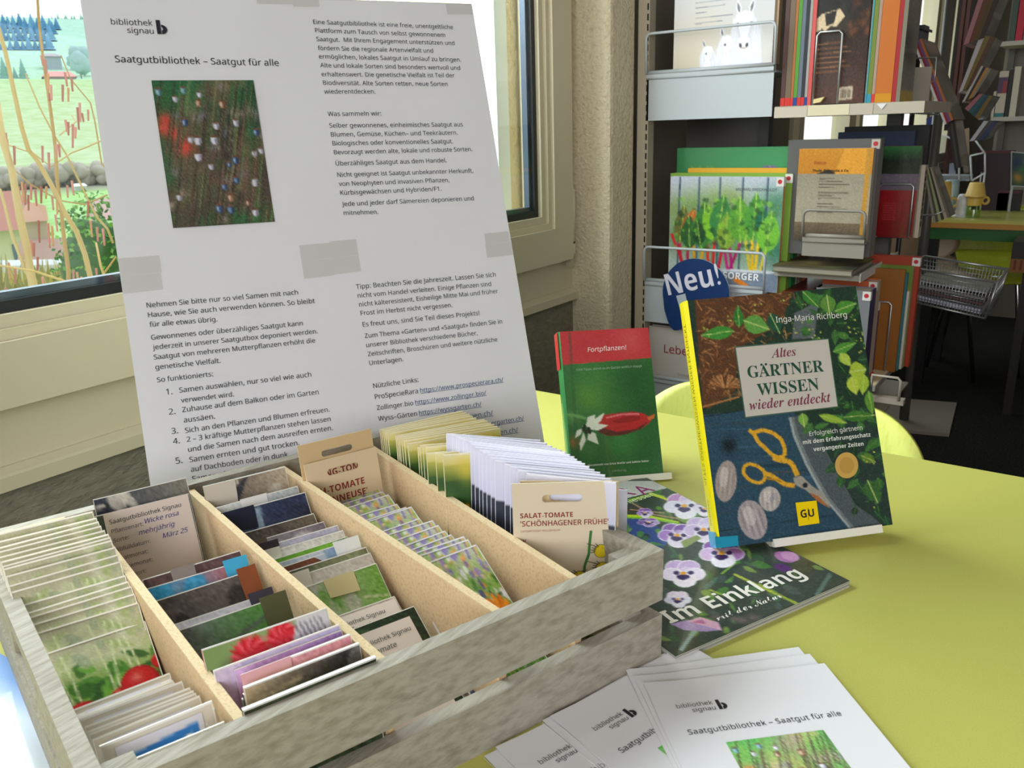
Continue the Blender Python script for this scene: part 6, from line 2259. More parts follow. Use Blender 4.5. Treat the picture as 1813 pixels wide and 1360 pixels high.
bookbox('white_book', 'white book with dark red lettering in the tray under the round sign', YF + .02, .02, 1148, 1345, 720, 588, 'c6bdb4', 'b8afa6', extra=leb)
# the round sign
sg = thing('new_sign', 'dark blue round sign lettered Neu! standing out from the middle tray', 'sign', on_y(1232, 580, YF - .03))
ys = YF - .03
pts = []
C0 = on_y(1231, 521, ys)
R0 = abs(X_(1292, 521, ys) - C0.x)
for k in range(25):
    a = -.1 + (math.pi + .35) * k / 24
    pts.append(Vector((C0.x + R0 * math.cos(a), ys, C0.z + R0 * 1.0 * math.sin(a))))
for px, py in ((1176, 548), (1182, 568), (1186, 578), (1193, 585), (1201, 585), (1209, 580), (1216, 570), (1225, 580), (1262, 590), (1285, 575)):
    pts.append(on_y(px, py, ys))
mb = MB()
mb.slab(pts[::-1], (0, .003, 0), '12305f', M_PLAST, side='b9c4d6')
for i, (ax, ay, bx, by) in enumerate(((1184, 523, 1277, 503),)):
    a, b = on_y(ax, ay, ys), on_y(bx, by, ys)
    u = (b - a).normalized()
    mb.text('Neu!', a, u, Vector((-u.z, 0, u.x)), 'cfcbd6', M_PLAST, width=(b - a).length, bold=.02, lift=.0012, sy=(b - a).length / 1.9)
link('plate', mb, sg)
mb = MB()
mb.slab([on_y(1197, 524, ys - .002), on_y(1213, 520, ys - .002), on_y(1222, 560, ys - .002), on_y(1212, 575, ys - .002)][::-1], (0, .0015, 0), 'aeb4b8', M_PLAST)
link('clip', mb, sg)

# upper board of the right bay
def spine_row(items, y, yb, dep=.2):
    for (nm, label, l, r, tp, b, col, foot) in items:
        zb, zt = zA1 if yb is None else Z_((l + r) / 2, yb, y), Z_((l + r) / 2, tp, y)
        x0, x1 = X_(l, 100, y), X_(r, 100, y)
        o = thing(nm, label, 'book', ((x0 + x1) / 2, y + dep / 2, zb))
        mb = MB()
        mb.box((x0 + .0003, y, zb), (x1 - .0003, y + dep, zt), col, M_PRINT)
        if foot:
            mb.box((x0 + .0003, y - .0005, zb + .001), (x1 - .0003, y, zb + .017), foot, M_PAPER)
        link('cover', mb, o)
        mb = MB()
        mb.box((x0 + .0018, y + .004, zb + .003), (x1 - .0018, y + dep - .004, zt + .0006), 'cfc8b8', M_PAPER)
        link('page_block', mb, o)


spine_row([
    ('thin_book', 'narrow dark maroon spine, first on the upper board right of the tray', 1386, 1394, -20, 0, '4a2a26', 'c43a34'),
    ('thin_book', 'narrow spine with green and brown pictures, second on the upper board', 1394, 1404, -24, 0, '6b5a44', 'c43a34'),
    ('thin_book', 'very thin orange-brown spine left of the bright green one on the upper board', 1404, 1409, -22, 0, 'a4602c', 'c83a34'),
    ('thin_book', 'bright green narrow spine on the upper board', 1409, 1416, -26, 0, '4f8a28', '2c4a8c'),
    ('thin_book', 'slate grey narrow spine right of the bright green one on the upper board', 1416, 1423, -20, 0, '5f6874', 'c43a34'),
    ('thin_book', 'black narrow spine right of the slate grey one on the upper board', 1423, 1429, -18, 0, '20222c', 'c43a34'),
    ('thin_book', 'pale spotted spine left of the red and white one on the upper board', 1429, 1434, -16, 0, '9a9690', '2c4a8c'),
    ('thin_book', 'red and pink spine right beside the dark cow book', 1434, 1441, -22, 0, 'c8504c', None),
], YF + .012, None)
c = Cv(66, 110, '2c1a14')
c.grad('140e0c', '4a2416', .2, 1)
for k in range(30):
    r_ = random.Random(k)
    c.soft(r_.uniform(.6, 1), r_.uniform(0, .5), .05, r_.choice(['6a3a1c', '4a2814', '1a100c']), .8)
c.ell(.3, .3, .36, .12, '0c0a0a')
for pts in ([(.1, .33), (.45, .3), (.55, .36), (.4, .43), (.3, .42), (.2, .46), (.12, .42)], [(0, .36), (.1, .34), (.14, .44), (.02, .46)]):
    c.poly(pts, 'cfb894')
c.poly([(.18, .33), (.4, .31), (.36, .4), (.22, .42)], '14100e')
for k in range(7):
    c.line([(.05, .55 + .035 * k), (.55 + .08 * (k % 3), .545 + .035 * k)], .01, '9a6a44', .75)
c.poly([(.55, .88), (.8, .87), (.8, .97), (.55, .98)], 'b5a48c')
for k in range(7):
    c.line([(.59 + .028 * k, .9), (.59 + .028 * k, .96)], .008 + .006 * (k % 2), '3a2c24')
c.grain(.03, 1, 3)
o = bookbox('cow_book', 'dark brown picture book with a black and white cow, behind a wire bookend', YF + .016, .012, 1441, 1538, 183, -60, '3a2016', '2c1812', cv=c, m=M_GLOSS)


def bookend(label, y, l, r, b, tp, zfix=None):
    zb = zfix if zfix is not None else Z_((l + r) / 2, b, y)
    zt = Z_((l + r) / 2, tp, y)
    x0, x1 = X_(l, (b + tp) / 2, y), X_(r, (b + tp) / 2, y)
    mb = MB()
    mb.tube([(x0, y, zb + .002), (x0, y, zt - .006), (x0 + .006, y, zt), (x1 - .006, y, zt), (x1, y, zt - .006), (x1, y, zb + .004), (x1, y + .004, zb + .0025), (x1, y + .12, zb + .0025), (x0, y + .12, zb + .0025), (x0, y, zb + .002)], .0022, 'b4b6b4', M_STEEL, 7)
    return tag(link('wire_bookend', mb), label, 'bookend')


bookend('wire bookend in front of the dark cow book', YF + .008, 1443, 1487, 183, 56, zA1)
mb = MB()
q = on_y(1440, 176, YF + .006)
mb.slab([q + Vector((0, 0, .0)), q + Vector((.022, 0, .004)), q + Vector((.014, 0, -.006)), q + Vector((.0, 0, -.008))][::-1], (0, .012, 0), 'd8c68c', M_PAPER)
tag(link('paper_marker', mb), 'folded cream paper marker at the foot of the cow book', 'paper')
spine_row([
    ('thin_book', 'teal narrow spine right of the cow book', 1538, 1541, -20, 0, '3a8a90', '3a8aa0'),
    ('thin_book', 'olive green spine between the cow book and the pink spine', 1541, 1549, -20, 0, '6a7a2c', '3a8aa0'),
    ('thin_book', 'dusty pink spine left of the thick orange one', 1549, 1555, -20, 0, 'a08474', 'c43a34'),
    ('thick_book', 'thick orange spine on the upper board', 1555, 1585, -24, 0, 'b8641c', 'c08420'),
    ('thin_book', 'red spine at the right of the thick orange one', 1585, 1593, -24, 0, '9a1c20', None),
], YF + .012, None, .115)
c = Cv(24, 80, '7a7468')
c.soft(.2, .45, .4, '2c2820', .9)
c.soft(.5, .6, .3, '3a342a', .8)
c.soft(.4, .1, .4, '8a8070', .8)
c.poly([(0, .9), (1, .9), (1, 1), (0, 1)], 'b89a20')
c.grain(.04, 1, 4)
x0 = X_(1593, 100, YF + .012)
o = thing('bird_book', 'greyish book with a dark bird, at the right end of the upper board', 'book', (x0 + .004, YF + .07, zA1))
mb = MB()
zt = Z_(1595, -24, YF + .012)
mb.box((x0, YF + .012, zA1), (x0 + .0075, YF + .127, zt), '75705f', M_PRINT)
mb.picture((x0 + .008, YF + .012, zt), (x0 + .008, YF + .127, zt), (x0 + .008, YF + .127, zA1), (x0 + .008, YF + .012, zA1), c, M_GLOSS)
link('cover', mb, o)
mb = MB()
mb.box((x0 + .0012, YF + .014, zA1 + .002), (x0 + .0063, YF + .125, zt + .0006), 'cfc8b8', M_PAPER)
link('page_block', mb, o)

# lower display: orange book with a text sheet, dark folders behind
c = Cv(72, 96, 'a3978a')
c.band('c0801c', 'b87818', 0, .27)
c.poly([(.62, 0), (.95, 0), (.95, .27), (.5, .27)], 'd8962c', .8)
c.poly([(.25, .27), (.42, .22), (.5, .25), (.52, .27)], '2a2218')
c.band('8f8672', 'a59a84', .27, .8)
c.band('6f6048', '4a3e30', .8, 1)
for k in range(13):
    if k in (4, 8):
        continue
    c.line([(.3, .32 + .03 * k), (.62 + .1 * ((k * 7) % 3 - 1), .318 + .03 * k)], .009, '3c362c', .8)
c.line([(.94, 0), (.94, 1)], .06, 'b8842c')
c.grain(.02, 1, 6)
def thule(mb, x0, x1, y, zb, zt):
    W_ = x1 - x0
    mb.text('Thule, Bermuda & Co.', (x0 + W_ * .2, y, zt - .047), UX, UZ, '2a1c10', M_PRINT, width=W_ * .5, bold=.01, lift=.0008)
    mb.text('Reise', (x0 + W_ * .22, y, zt - .032), UX, UZ, 'a8442c', M_PRINT, size=.013, lift=.0008)
bookbox('orange_book', 'book with an orange top and a grey text page in the right bay', YF + .02, .022, 1410, 1540, 428, 263, '9a9080', 'b5aa94', cv=c, extra=thule)
def greyb(mb, x0, x1, y, zb, zt):
    sticker_corner(mb, x0, x1, y, zb, zt, 'b8b0a4')
bookbox('grey_folder', 'large grey book behind the orange-topped one in the right bay', YF + .046, .04, 1390, 1549, 452, 247, '5c5a58', '77746f', extra=greyb)
bookbox('blue_spined_book', 'thin book with a dark blue and red spine right of the large grey book', YF + .09, .02, 1400, 1552, 448, 256, '3a3c6a', '2c3c84')
bookbox('navy_folder', 'dark navy folder sticking up behind the large grey book', YF + .2, .02, 1477, 1611, 420, 233, '1c2c48', '20304c')
bookbox('black_folder', 'black folder, tallest and hindmost on the middle right board', YF + .225, .03, 1488, 1636, 418, 223, '15151a', '1a1a20')
c = Cv(40, 80, '7a1218')
c.band('2c6a34', '1c3420', 0, .14)
c.band('1a2618', '202c18', .14, .3)
c.band('6a5e6c', '625664', .3, .48)
c.band('8c0a12', '70060c', .48, 1)
for k in range(8):
    c.line([(.25, .62 + .025 * k), (.55, .62 + .025 * k)], .012, 'a8383c', .6)
c.grain(.02, 1, 7)
bookbox('dark_red_book', 'green, grey and dark red book behind a wire bookend on the middle right board', YF + .17, .018, 1548, 1624, 421, 259, '7a1218', '4a6a4c', cv=c, m=M_GLOSS)
bookend('wire bookend in front of the dark red book', YF + .163, 1553, 1613, 423, 326)
def cows(mb, x0, x1, y, zb, zt):
    r_ = random.Random(4)
    for k in range(9):
        z_ = zb + .03 + (zt - zb) * .8 * k / 9
        mb.poly([(x1 + .0004, y + .014 + .009 * math.cos(t), z_ + .006 * math.sin(t) * r_.uniform(.7, 1.6)) for t in [i * math.pi / 4 for i in range(8)]], '2a2624', M_PRINT)
bookbox('spotted_book', 'book with a cream spine with black patches, right end of the middle right board', YF + .19, .03, 1560, 1632, 420, 293, 'b8ab98', 'b9ac98', extra=cows)
# flat books
mb = MB()
x0, x1 = X_(1372, 480), X_(1514, 484)
mb.box((x0, YF - .02, zB), (x1, YF + .16, zB + .002), '5c5a44', M_GLOSS)
mb.box((x0 + .002, YF - .018, zB + .002), (x1 - .003, YF + .158, zB + .012), '8f8878', M_PAPER)
c = Cv(50, 40, '45442f')
for k in range(40):
    r_ = random.Random(k + 90)
    c.soft(r_.random(), r_.random(), .12, r_.choice(['5a6034', '32342a', '66582e', '4a4034', '7a7434']), .8)
c.soft(.1, .2, .2, 'b07a5c', .8)
mb.picture((x0, YF + .16, zB + .0145), (x1, YF + .16, zB + .0145), (x1, YF - .02, zB + .0145), (x0, YF - .02, zB + .0145), c, M_MATTE)
mb.box((x0, YF - .02, zB + .012), (x1, YF + .16, zB + .0143), '55523e', M_MATTE)
tag(link('flat_book', mb), 'book with a green and yellow picture lying flat on the middle right board', 'book')
for k, (l, r, py, col, nm) in enumerate(((1385, 1462, 508, '7c3028', 'red-brown book lying flat below the green picture book'), (1440, 1500, 505, '4a4846', 'dark grey book lying flat beside the red-brown one'))):
    mb = MB()
    y = YF + .02 + .06 * k
    x0, x1 = X_(l, py, y), X_(r, py, y)
    zz_ = zB - .05
    mb.box((x0, y, zz_ - .026), (x1, y + .2, zz_ - .023), col, M_PRINT)
    mb.box((x0 + .002, y + .002, zz_ - .023), (x1 - .002, y + .198, zz_ - .003), 'b5ad9c', M_PAPER)
    mb.box((x0, y, zz_ - .003), (x1, y + .2, zz_), col, M_PRINT)
    tag(link('flat_book', mb), nm, 'book')
mb = MB()
mb.box((X_(1371, 530), YF + .02, zB - .088), (X_(1500, 530), YF + .3, zB - .077), '8a857a', M_METAL)
link('shelf_board', mb, shelf)
def lowbook(name, label, y, t, l, r, tp, cover, spine=None, extra=None, cv=None):
    zt = Z_((l + r) / 2, tp, y)
    x0, x1 = X_(l, 580, y), X_(r, 580, y)
    o = thing(name, label, 'book', ((x0 + x1) / 2, y + t / 2, zC))
    mb = MB()
    mb.box((x0, y, zC), (x1, y + .002, zt), cover, M_PRINT)
    mb.box((x0, y + t - .002, zC), (x1, y + t, zt), cover, M_PRINT)
    mb.box((x1 - .002, y + .002, zC), (x1, y + t - .002, zt), spine or cover, M_PRINT)
    if extra:
        extra(mb, x0, x1, y, zC, zt)
    link('cover', mb, o)
    mb = MB()
    mb.box((x0 + .002, y + .002, zC + .003), (x1 - .002, y + t - .002, zt - .003), 'c4bca8', M_PAPER)
    link('page_block', mb, o)
lowbook('grey_book', 'grey-fronted book with a navy spine, partly behind the yellow-spined book', YF + .01, .05, 1440, 1536, 512, '77777a', '1c2c5a', sticker_corner)
lowbook('orange_book', 'small orange and red banded book above the navy spine on the lower right board', YF + .07, .04, 1450, 1545, 495, 'b8542c', 'a8a090', sticker_corner)
lowbook('blue_book', 'thin dark blue spine beside the brown book on the lower right board', YF + .115, .012, 1460, 1552, 530, '22306c', '22306c', sticker_corner)
lowbook('brown_book', 'tall brown book behind a wire bookend on the lower right board', YF + .13, .012, 1470, 1592, 474, '8a5418', '96621f')
bookend('wire bookend leaning before the brown book', YF + .122, 1540, 1575, 612, 534, zC)
lowbook('teal_book', 'thin teal spine right of the brown book', YF + .146, .014, 1480, 1597, 480, '2c6f78', '2f7a84')
lowbook('white_spined_book', 'thin cream spine between the teal and the red spine', YF + .162, .012, 1490, 1603, 512, 'c8c0b0', 'cbc4b4')
lowbook('green_top_book', 'book with an olive green top edge behind the brown book', YF + .176, .012, 1490, 1606, 468, '6a8030', '9a8a74')
lowbook('red_book', 'tall rust-red book, hindmost on the lower right board', YF + .19, .02, 1495, 1616, 452, '9c3820', 'b8442c', sticker_corner)
# ================================================================== further back in the room
def xzblock(name, label, quad, y, dep, colors, cover, cat='magazine', group=None, mat_=None):
    """pile of magazines seen end-on: quad (px) = lower left, lower right, upper right, upper left of the end on plane y; strips of colour across its thickness"""
    q = [on_y(*p, y) for p in quad]
    o = thing(name, label, cat, (q[0] + q[1]) / 2 + Vector((0, dep / 2, 0)), group)
    n_ = len(colors)
    for i, c_ in enumerate(colors):
        a, b = i / n_, (i + 1) / n_
        f = [q[0].lerp(q[1], a), q[0].lerp(q[1], b), q[3].lerp(q[2], b), q[3].lerp(q[2], a)]
        mb = MB()
        d = Vector((0, dep, 0))
        mb.slab(f, d, c_, M_PRINT)
        if i == n_ - 1:
            s_ = (f[1] - f[0]).normalized() * .0005
            p = [f[1] + s_, f[1] + d + s_, f[2] + d + s_, f[2] + s_]
            c = Cv(16, 30, cover)
            r_ = random.Random(len(label))
            for k in range(16):
                c.soft(r_.random(), r_.random(), .3, r_.choice([cover, '8a8474', '3a3a30', '6a6450', 'a49a84']), .7)
            c.poly([(.1, .04), (.9, .04), (.9, .18), (.1, .18)], 'b5aa98', .7)
            mb.picture(p[2], p[3], p[0], p[1], c, M_GLOSS)
        link('magazine', mb, o)
    return o


mb = MB()
stand = thing('magazine_stand', 'metal magazine stand with sloping wire racks right of the shelves', 'rack', (-0.42, 3.5, FLOOR))
mb.hexa([(-.62, 3.25, FLOOR), (-.385, 3.31, FLOOR), (-.42, 3.72, FLOOR), (-.66, 3.66, FLOOR), (-.62, 3.25, FLOOR + .012), (-.385, 3.31, FLOOR + .012), (-.42, 3.72, FLOOR + .012), (-.66, 3.66, FLOOR + .012)], '8f8678', M_METAL)
link('base_plate', mb, stand)
YM_ = 2.7
mb = MB()
mb.tube([(-.56, 3.4, FLOOR + .012), (-.56, 3.4, .8)], .018, '5a5850', M_METAL, 12)
link('post', mb, stand)


def wire(pts, nm='wire_rack', r=.0025, m=None):
    mb = MB()
    mb.tube(pts, r, 'b5b6b0', m or M_STEEL, 6)
    return link(nm, mb, stand)


P_ = lambda x, y, d=0: on_y(x, y, YM_ + d)
wire([P_(1589, 146, .05), P_(1640, 145), P_(1655, 145), P_(1658, 102), P_(1625, 103), P_(1602, 106, .05)])
wire([P_(1612, 205, .2), P_(1612, 200, .2), P_(1662, 203)])
wire([P_(1622, 383), P_(1655, 380), P_(1676, 372)])
xzblock('magazine_pile', 'tilted pile of magazines with red, purple and orange edges in the upper wire rack', [(1672, 221), (1688, 212), (1632, 68), (1616, 76)], YM_, .21, ['d8d4cc', '8c1c2a', '6a4a74', 'b0662c'], '5c5a48')
xzblock('magazine_pile', 'tilted pile of newspapers with striped grey edges in the lower wire rack', [(1652, 396), (1682, 384), (1652, 296), (1636, 300)], YM_, .09, ['8f8a74', '4a4c38', '9aa06c', '2c2a26', 'a89c86', '6e6656'], '6a6250')
xzblock('magazine_pile', 'dark narrow brochures hanging below the red-edged magazines', [(1690, 300), (1702, 296), (1690, 214), (1678, 220)], YM_ + .05, .15, ['1e1c1a', '3c3a2a', '15140f'], '6a5c4a')
# rack of the unit behind, leaning the other way
yq = 3.3
for i, (lab, q, cols, cv_) in enumerate([
    ('magazines with maroon edges leaning right in the topmost back rack', [(1706, 80), (1742, 66), (1776, -20), (1738, -20)], ['b07a80', '6a3c20', '5a4416', '3c2418'], '4a463c'),
    ('magazines with a white edge leaning right in the second back rack', [(1697, 165), (1718, 152), (1762, 66), (1735, 62)], ['c9c2c0', '7a6a2c', '5c3c1c'], '6a6250'),
    ('yellow and white magazines leaning right in the third back rack', [(1703, 182), (1724, 172), (1756, 122), (1736, 116)], ['c8c0b4', '2c2430', 'b8822c', '8a8270'], '7c7468'),
    ('teal and pink magazines leaning right in the fourth back rack', [(1708, 192), (1732, 212), (1758, 170), (1734, 166)], ['b06a70', '2c5a60', '1f4a54', '7c6220'], '4a5c5c'),
    ('blue and grey magazine leaning right in the lowest back rack', [(1716, 250), (1740, 248), (1766, 216), (1742, 214)], ['c4c4c8', '4a463e', '2c3a64'], '34405c')]):
    xzblock('magazine_pile', lab, q, yq + .02 * i, .2, cols, cv_)
mb = MB()
for (a, b) in (((1693, 0), (1683, 230)), ((1702, 0), (1698, 230))):
    mb.box((X_(a[0], 100, 4.4), 4.4, 0), (X_(a[0], 100, 4.4) + .014, 4.42, 1.1), '6a4038', M_METAL)
mb.box((X_(1686, 100, 4.42), 4.42, .35), (X_(1712, 100, 4.42), 4.425, 1.0), '2c2824', M_METAL)
tag(link('rack_post', mb), 'brown double post carrying the racks that lean to the right', 'rack')
# dark box on the rack end
mb = MB()
a, b = on_y(1611, 72, 3.0), on_y(1638, 36, 3.0)
mb.box((a.x, 3.0, a.z), (b.x, 3.08, b.z - .012), '3f4246', M_METAL)
mb.hexa([(a.x - .004, 2.98, b.z - .012), (b.x + .006, 2.98, b.z - .03), (b.x + .006, 3.1, b.z - .03), (a.x - .004, 3.1, b.z - .012), (a.x - .004, 2.98, b.z), (b.x + .006, 2.98, b.z - .022), (b.x + .006, 3.1, b.z - .022), (a.x - .004, 3.1, b.z)], '2a2c30', M_METAL)
mb.tube([((a.x + b.x) / 2, 3.05, FLOOR), ((a.x + b.x) / 2, 3.05, a.z)], .008, '2c2c2c', M_METAL, 8)
tag(link('box_on_post', mb), 'small dark grey box with a sloping lid in front of the far window', 'box')

# wire basket with magazines
bk = thing('wire_basket', 'sloping wire-mesh basket of magazines below the lower rack', 'basket', on_y(1680, 550, 2.6))
yb0, yb1 = 2.6, 2.84
A, B, C_, D_ = on_y(1613, 464, yb1), on_y(1766, 500, yb0), on_y(1744, 564, yb0), on_y(1606, 532, yb0)
A0 = on_y(1608, 474, yb0)
dY = Vector((0, yb1 - yb0, 0))
mb = MB()
for lo, hi in ((A0, B), ):
    for off in (Vector((0, 0, 0)), dY):
        mb.tube([A0 + off, B + off], .004, 'b5b6b0', M_STEEL, 6)
        mb.tube([D_ + off, C_ + off], .003, 'b5b6b0', M_STEEL, 6)
    mb.tube([B, B + dY], .004, 'b5b6b0', M_STEEL, 6)
    mb.tube([A0, A0 + dY], .004, 'b5b6b0', M_STEEL, 6)
    mb.tube([B, C_], .004, 'b5b6b0', M_STEEL, 6)
    mb.tube([B + dY, C_ + dY], .004, 'b5b6b0', M_STEEL, 6)
link('rim', mb, bk)
mb = MB()
for off in (Vector((0, 0, 0)), dY):
    for i in range(1, 26):
        k = i / 26
        mb.tube([A0.lerp(B, k) + off, D_.lerp(C_, k) + off], .0011, '8e8f8a', M_STEEL, 4)
    for j in range(1, 7):
        k = j / 7
        mb.tube([A0.lerp(D_, k) + off, B.lerp(C_, k) + off], .0011, '8e8f8a', M_STEEL, 4)
for i in range(0, 14):
    k = i / 13
    mb.tube([D_.lerp(C_, k), D_.lerp(C_, k) + dY], .0011, '8e8f8a', M_STEEL, 4)
for j in range(0, 7):
    k = j / 7
    mb.tube([B.lerp(C_, k), B.lerp(C_, k) + dY], .0011, '8e8f8a', M_STEEL, 4)
for i in range(1, 10):
    mb.tube([B + dY * (i / 10), C_ + dY * (i / 10)], .0011, '8e8f8a', M_STEEL, 4)
link('wire_mesh', mb, bk)
up_b = (A0 - D_)
for i, (k0, k1, col, nm) in enumerate(((.06, .2, 'c8c8d4', 'white and brown magazine at the bottom of the wire basket'), (.3, .38, '6a4a48', 'maroon-edged magazine in the middle of the wire basket'), (.44, .52, '8c8a86', 'grey magazine second from the top in the wire basket'), (.62, .68, 'a9a9a6', 'pale magazine on top in the wire basket'))):
    a, b = D_ + up_b * k0, C_ + (B - C_) * k0
    a, b = a.lerp(b, .05 + .02 * i), a.lerp(b, .93)
    mb = MB()
    t_ = (A0 - D_) * (k1 - k0)
    y0 = Vector((0, .012, 0))
    mb.slab([a + y0, b + y0, b + y0 + t_, a + y0 + t_], Vector((0, .2, 0)), col, M_PRINT)
    tag(link('magazine', mb), nm, 'magazine', 'magazines in the wire basket')

# back table with cups and an acrylic stand
bt = thing('back_table', 'green-topped wooden table at the back of the room with cups on it', 'table', (0.2, 4.2, FLOOR))
mb = MB()
mb.box((-.64, 3.94, -.012), (.9, 4.5, 0), 'a8b83c', M_TABLE)
link('tabletop', mb, bt)
mb = MB()
mb.box((-.645, 3.935, -.034), (.905, 4.505, -.0121), 'c08a3c', M_PRINT)
link('wood_edge', mb, bt)
mb = MB()
mb.box((-.64, 3.96, -.085), (.9, 3.985, -.034), '2c6a2c', M_METAL)
mb.box((-.64, 4.46, -.085), (.9, 4.485, -.034), '2c6a2c', M_METAL)
link('apron', mb, bt)
for x, y in ((-.62, 3.99), (.87, 3.99), (-.62, 4.45), (.87, 4.45)):
    mb = MB()
    mb.box((x - .022, y - .022, FLOOR), (x + .022, y + .022, -.034), '1a1a1a', M_METAL)
    link('leg', mb, bt)


def lathe_thing(name, label, cat, p, prof, col, m=None, handle=None, group=None):
    prof = [(r * .78, z * .78) for r, z in prof]
    o = thing(name, label, cat, p, group)
    mb = MB()
    mb.lathe(p, prof, col, m or M_PLAST, 26)
    link('body', mb, o)
    if handle:
        hx, hz, hr = [v * .78 for v in handle]
        mb = MB()
        c = Vector(p) + Vector((hx, 0, hz))
        ax = rt.copy()
        ax.z = 0
        ax.normalize()
        c = Vector(p) + ax * hx + UZ * hz
        mb.tube([c + ax * (hr * math.cos(t)) + UZ * (hr * math.sin(t)) for t in [i * math.pi / 9 for i in range(18)]], 0.0048, col, m or M_PLAST, 8, closed=True)
        link('handle', mb, o)
    return o


M_CLEAR = glass_mat('green_tinted_plastic', (.78, .9, .62), .1, .1)
p = on_z(1722, 385, 0)
lathe_thing('cup', 'clear green upturned cup under the yellow cups, right of the white egg cup', 'cup', p, [(.036, 0), (.034, .04), (.031, .064), (0, .064)], 'c8d8a0', M_CLEAR)
lathe_thing('cup', 'lower yellow upturned cup with a ring handle to the right', 'cup', p + UZ * .0501, [(.0355, 0), (.0355, .01), (.036, .03), (.034, .0475), (0, .0475)], 'e0bb58', handle=(.058, .024, .018))
lathe_thing('cup', 'upper yellow upturned cup, topmost of the stack on the back table', 'cup', p + UZ * .0872, [(.052, .0), (.052, .006), (.049, .01), (.036, .068), (.033, .073), (0, .073)], 'e6c468')
p = on_z(1702, 383, 0)
lathe_thing('egg_cup', 'white waisted egg cup standing on a saucer on the back table', 'egg cup', p, [(.048, 0), (.048, .004), (.032, .007), (.036, .022), (.028, .04), (.036, .058), (.035, .088), (.026, .112), (.02, .12), (0, .121)], 'dfe3e4')
p = on_z(1664, 384, 0)
lathe_thing('cup', 'yellow upturned cup with a ring handle, at the left of the egg cup', 'cup', p, [(.05, 0), (.05, .05), (.042, .15), (.04, .19), (0, .19)], 'd9b45c', handle=(.062, .075, .024))
p = on_z(1680, 378, 0)
lathe_thing('cup', 'pale blue upturned cup behind the left yellow cup', 'cup', p, [(.04, 0), (.038, .15), (.034, .185), (0, .185)], '9fb6bc')
ac = thing('brochure_stand', 'clear acrylic brochure stand with pockets behind the cups', 'stand', on_y(1700, 372, 4.25))
Y4 = 4.25
Pa = lambda x, y, d=0: on_y(x, y, Y4 + d)
def pane(pts, nm='pane'):
    mb = MB()
    mb.slab(pts, (0, .004, 0), 'ffffff', M_ACRYL)
    link(nm, mb, ac)
pane([Pa(1660, 318), Pa(1698, 322), Pa(1698, 252), Pa(1672, 240), Pa(1659, 238)])
pane([Pa(1698, 322), Pa(1718, 318), Pa(1718, 275), Pa(1698, 252)])
pane([Pa(1718, 316), Pa(1744, 305), Pa(1744, 272), Pa(1718, 276)])
pane([Pa(1724, 270, .05), Pa(1744, 272, .05), Pa(1726, 247, .05)])
mb = MB()
for a, b in (((1659, 238), (1660, 318)), ((1698, 252), (1698, 322)), ((1718, 276), (1720, 320)), ((1744, 272), (1744, 305)), ((1726, 247), (1744, 272)), ((1718, 276), (1744, 270)), ((1744, 305), (1735, 372)), ((1721, 320), (1744, 306)), ((1672, 240), (1698, 252))):
    mb.tube([Pa(*a, -.002), Pa(*b, -.002)], .0042, 'dde2e4', M_PLAST, 6)
link('edges', mb, ac)
mb = MB()
mb.box((Pa(1657, 316).x, Y4, Pa(1680, 320).z), (Pa(1716, 316).x, Y4 + .12, Pa(1680, 311).z), 'd6d9da', M_PLAST)
link('base_shelf', mb, ac)
mb = MB()
mb.box((Pa(1690, 316).x, Y4 + .05, -.0), (Pa(1694, 316).x, Y4 + .06, Pa(1680, 320).z), 'd6d9da', M_PLAST)
mb.box((Pa(1735, 316).x, Y4 + .0, -.0), (Pa(1737, 316).x, Y4 + .01, Pa(1740, 305).z), 'd6d9da', M_PLAST)
link('support', mb, ac)
for lab, q, cl in (('blue and white leaflet standing left in the acrylic stand', [(1646, 292), (1662, 300), (1653, 205), (1640, 210)], '3a4a94'), ('cream paper strip standing in the acrylic stand', [(1706, 306), (1716, 306), (1716, 226), (1702, 230)], 'a8937c'), ('black brochure leaning in the acrylic stand', [(1690, 302), (1702, 300), (1692, 222), (1680, 226)], '26241f'), ('white card lying in the left pocket of the acrylic stand', [(1680, 308), (1692, 308), (1690, 288), (1681, 290)], 'b8b8c4')):
    mb = MB()
    mb.slab([Pa(x, y, .03) for x, y in q], (0, .006, 0), cl, M_PRINT)
    tag(link('leaflet', mb), lab, 'leaflet')
# dark boxes and a framed picture on the back table
for lab, l, r, b, tp, cl in (('dark maroon box standing at the rear of the back table', 1725, 1789, 371, 267, '33202a'), ('black box at the right rear of the back table', 1770, 1812, 372, 338, '15120f')):
    y = 4.38
    mb = MB()
    x0, x1 = X_(l, 320, y), X_(r, 320, y)
    mb.box((x0, y, 0), (x1, y + .06, Z_((l + r) / 2, tp, y)), cl, M_PRINT)
    mb.box((x0, y - .001, Z_((l + r) / 2, tp, y) - .01), (x1, y, Z_((l + r) / 2, tp, y)), '5a2434', M_PRINT)
    tag(link('storage_box', mb), lab, 'box')
c = Cv(30, 46, '2c4a44')
for x, y, r, cl in ((.3, .3, .3, '1c2c54'), (.7, .25, .2, '4a7a3a'), (.3, .75, .25, 'b8862c'), (.8, .7, .2, 'a87c28'), (.5, .5, .2, '2f6a44')):
    c.soft(x, y, r, cl, .9)
mb = MB()
y = 4.36
p4 = [on_y(1789, 330, y), on_y(1830, 332, y), on_y(1832, 272, y), on_y(1790, 268, y)]
mb.slab(p4, (0, .01, 0), 'b4b8b8', M_PLAST)
mb.picture(p4[3] + Vector((.004, -.001, -.004)), p4[2] + Vector((-.004, -.001, -.004)), p4[1] + Vector((-.004, -.001, .004)), p4[0] + Vector((.004, -.001, .004)), c, M_GLOSS)
mb.box((p4[0].x, y + .01, 0), (p4[0].x + .01, y + .02, p4[0].z + .02), 'b4b8b8', M_PLAST)
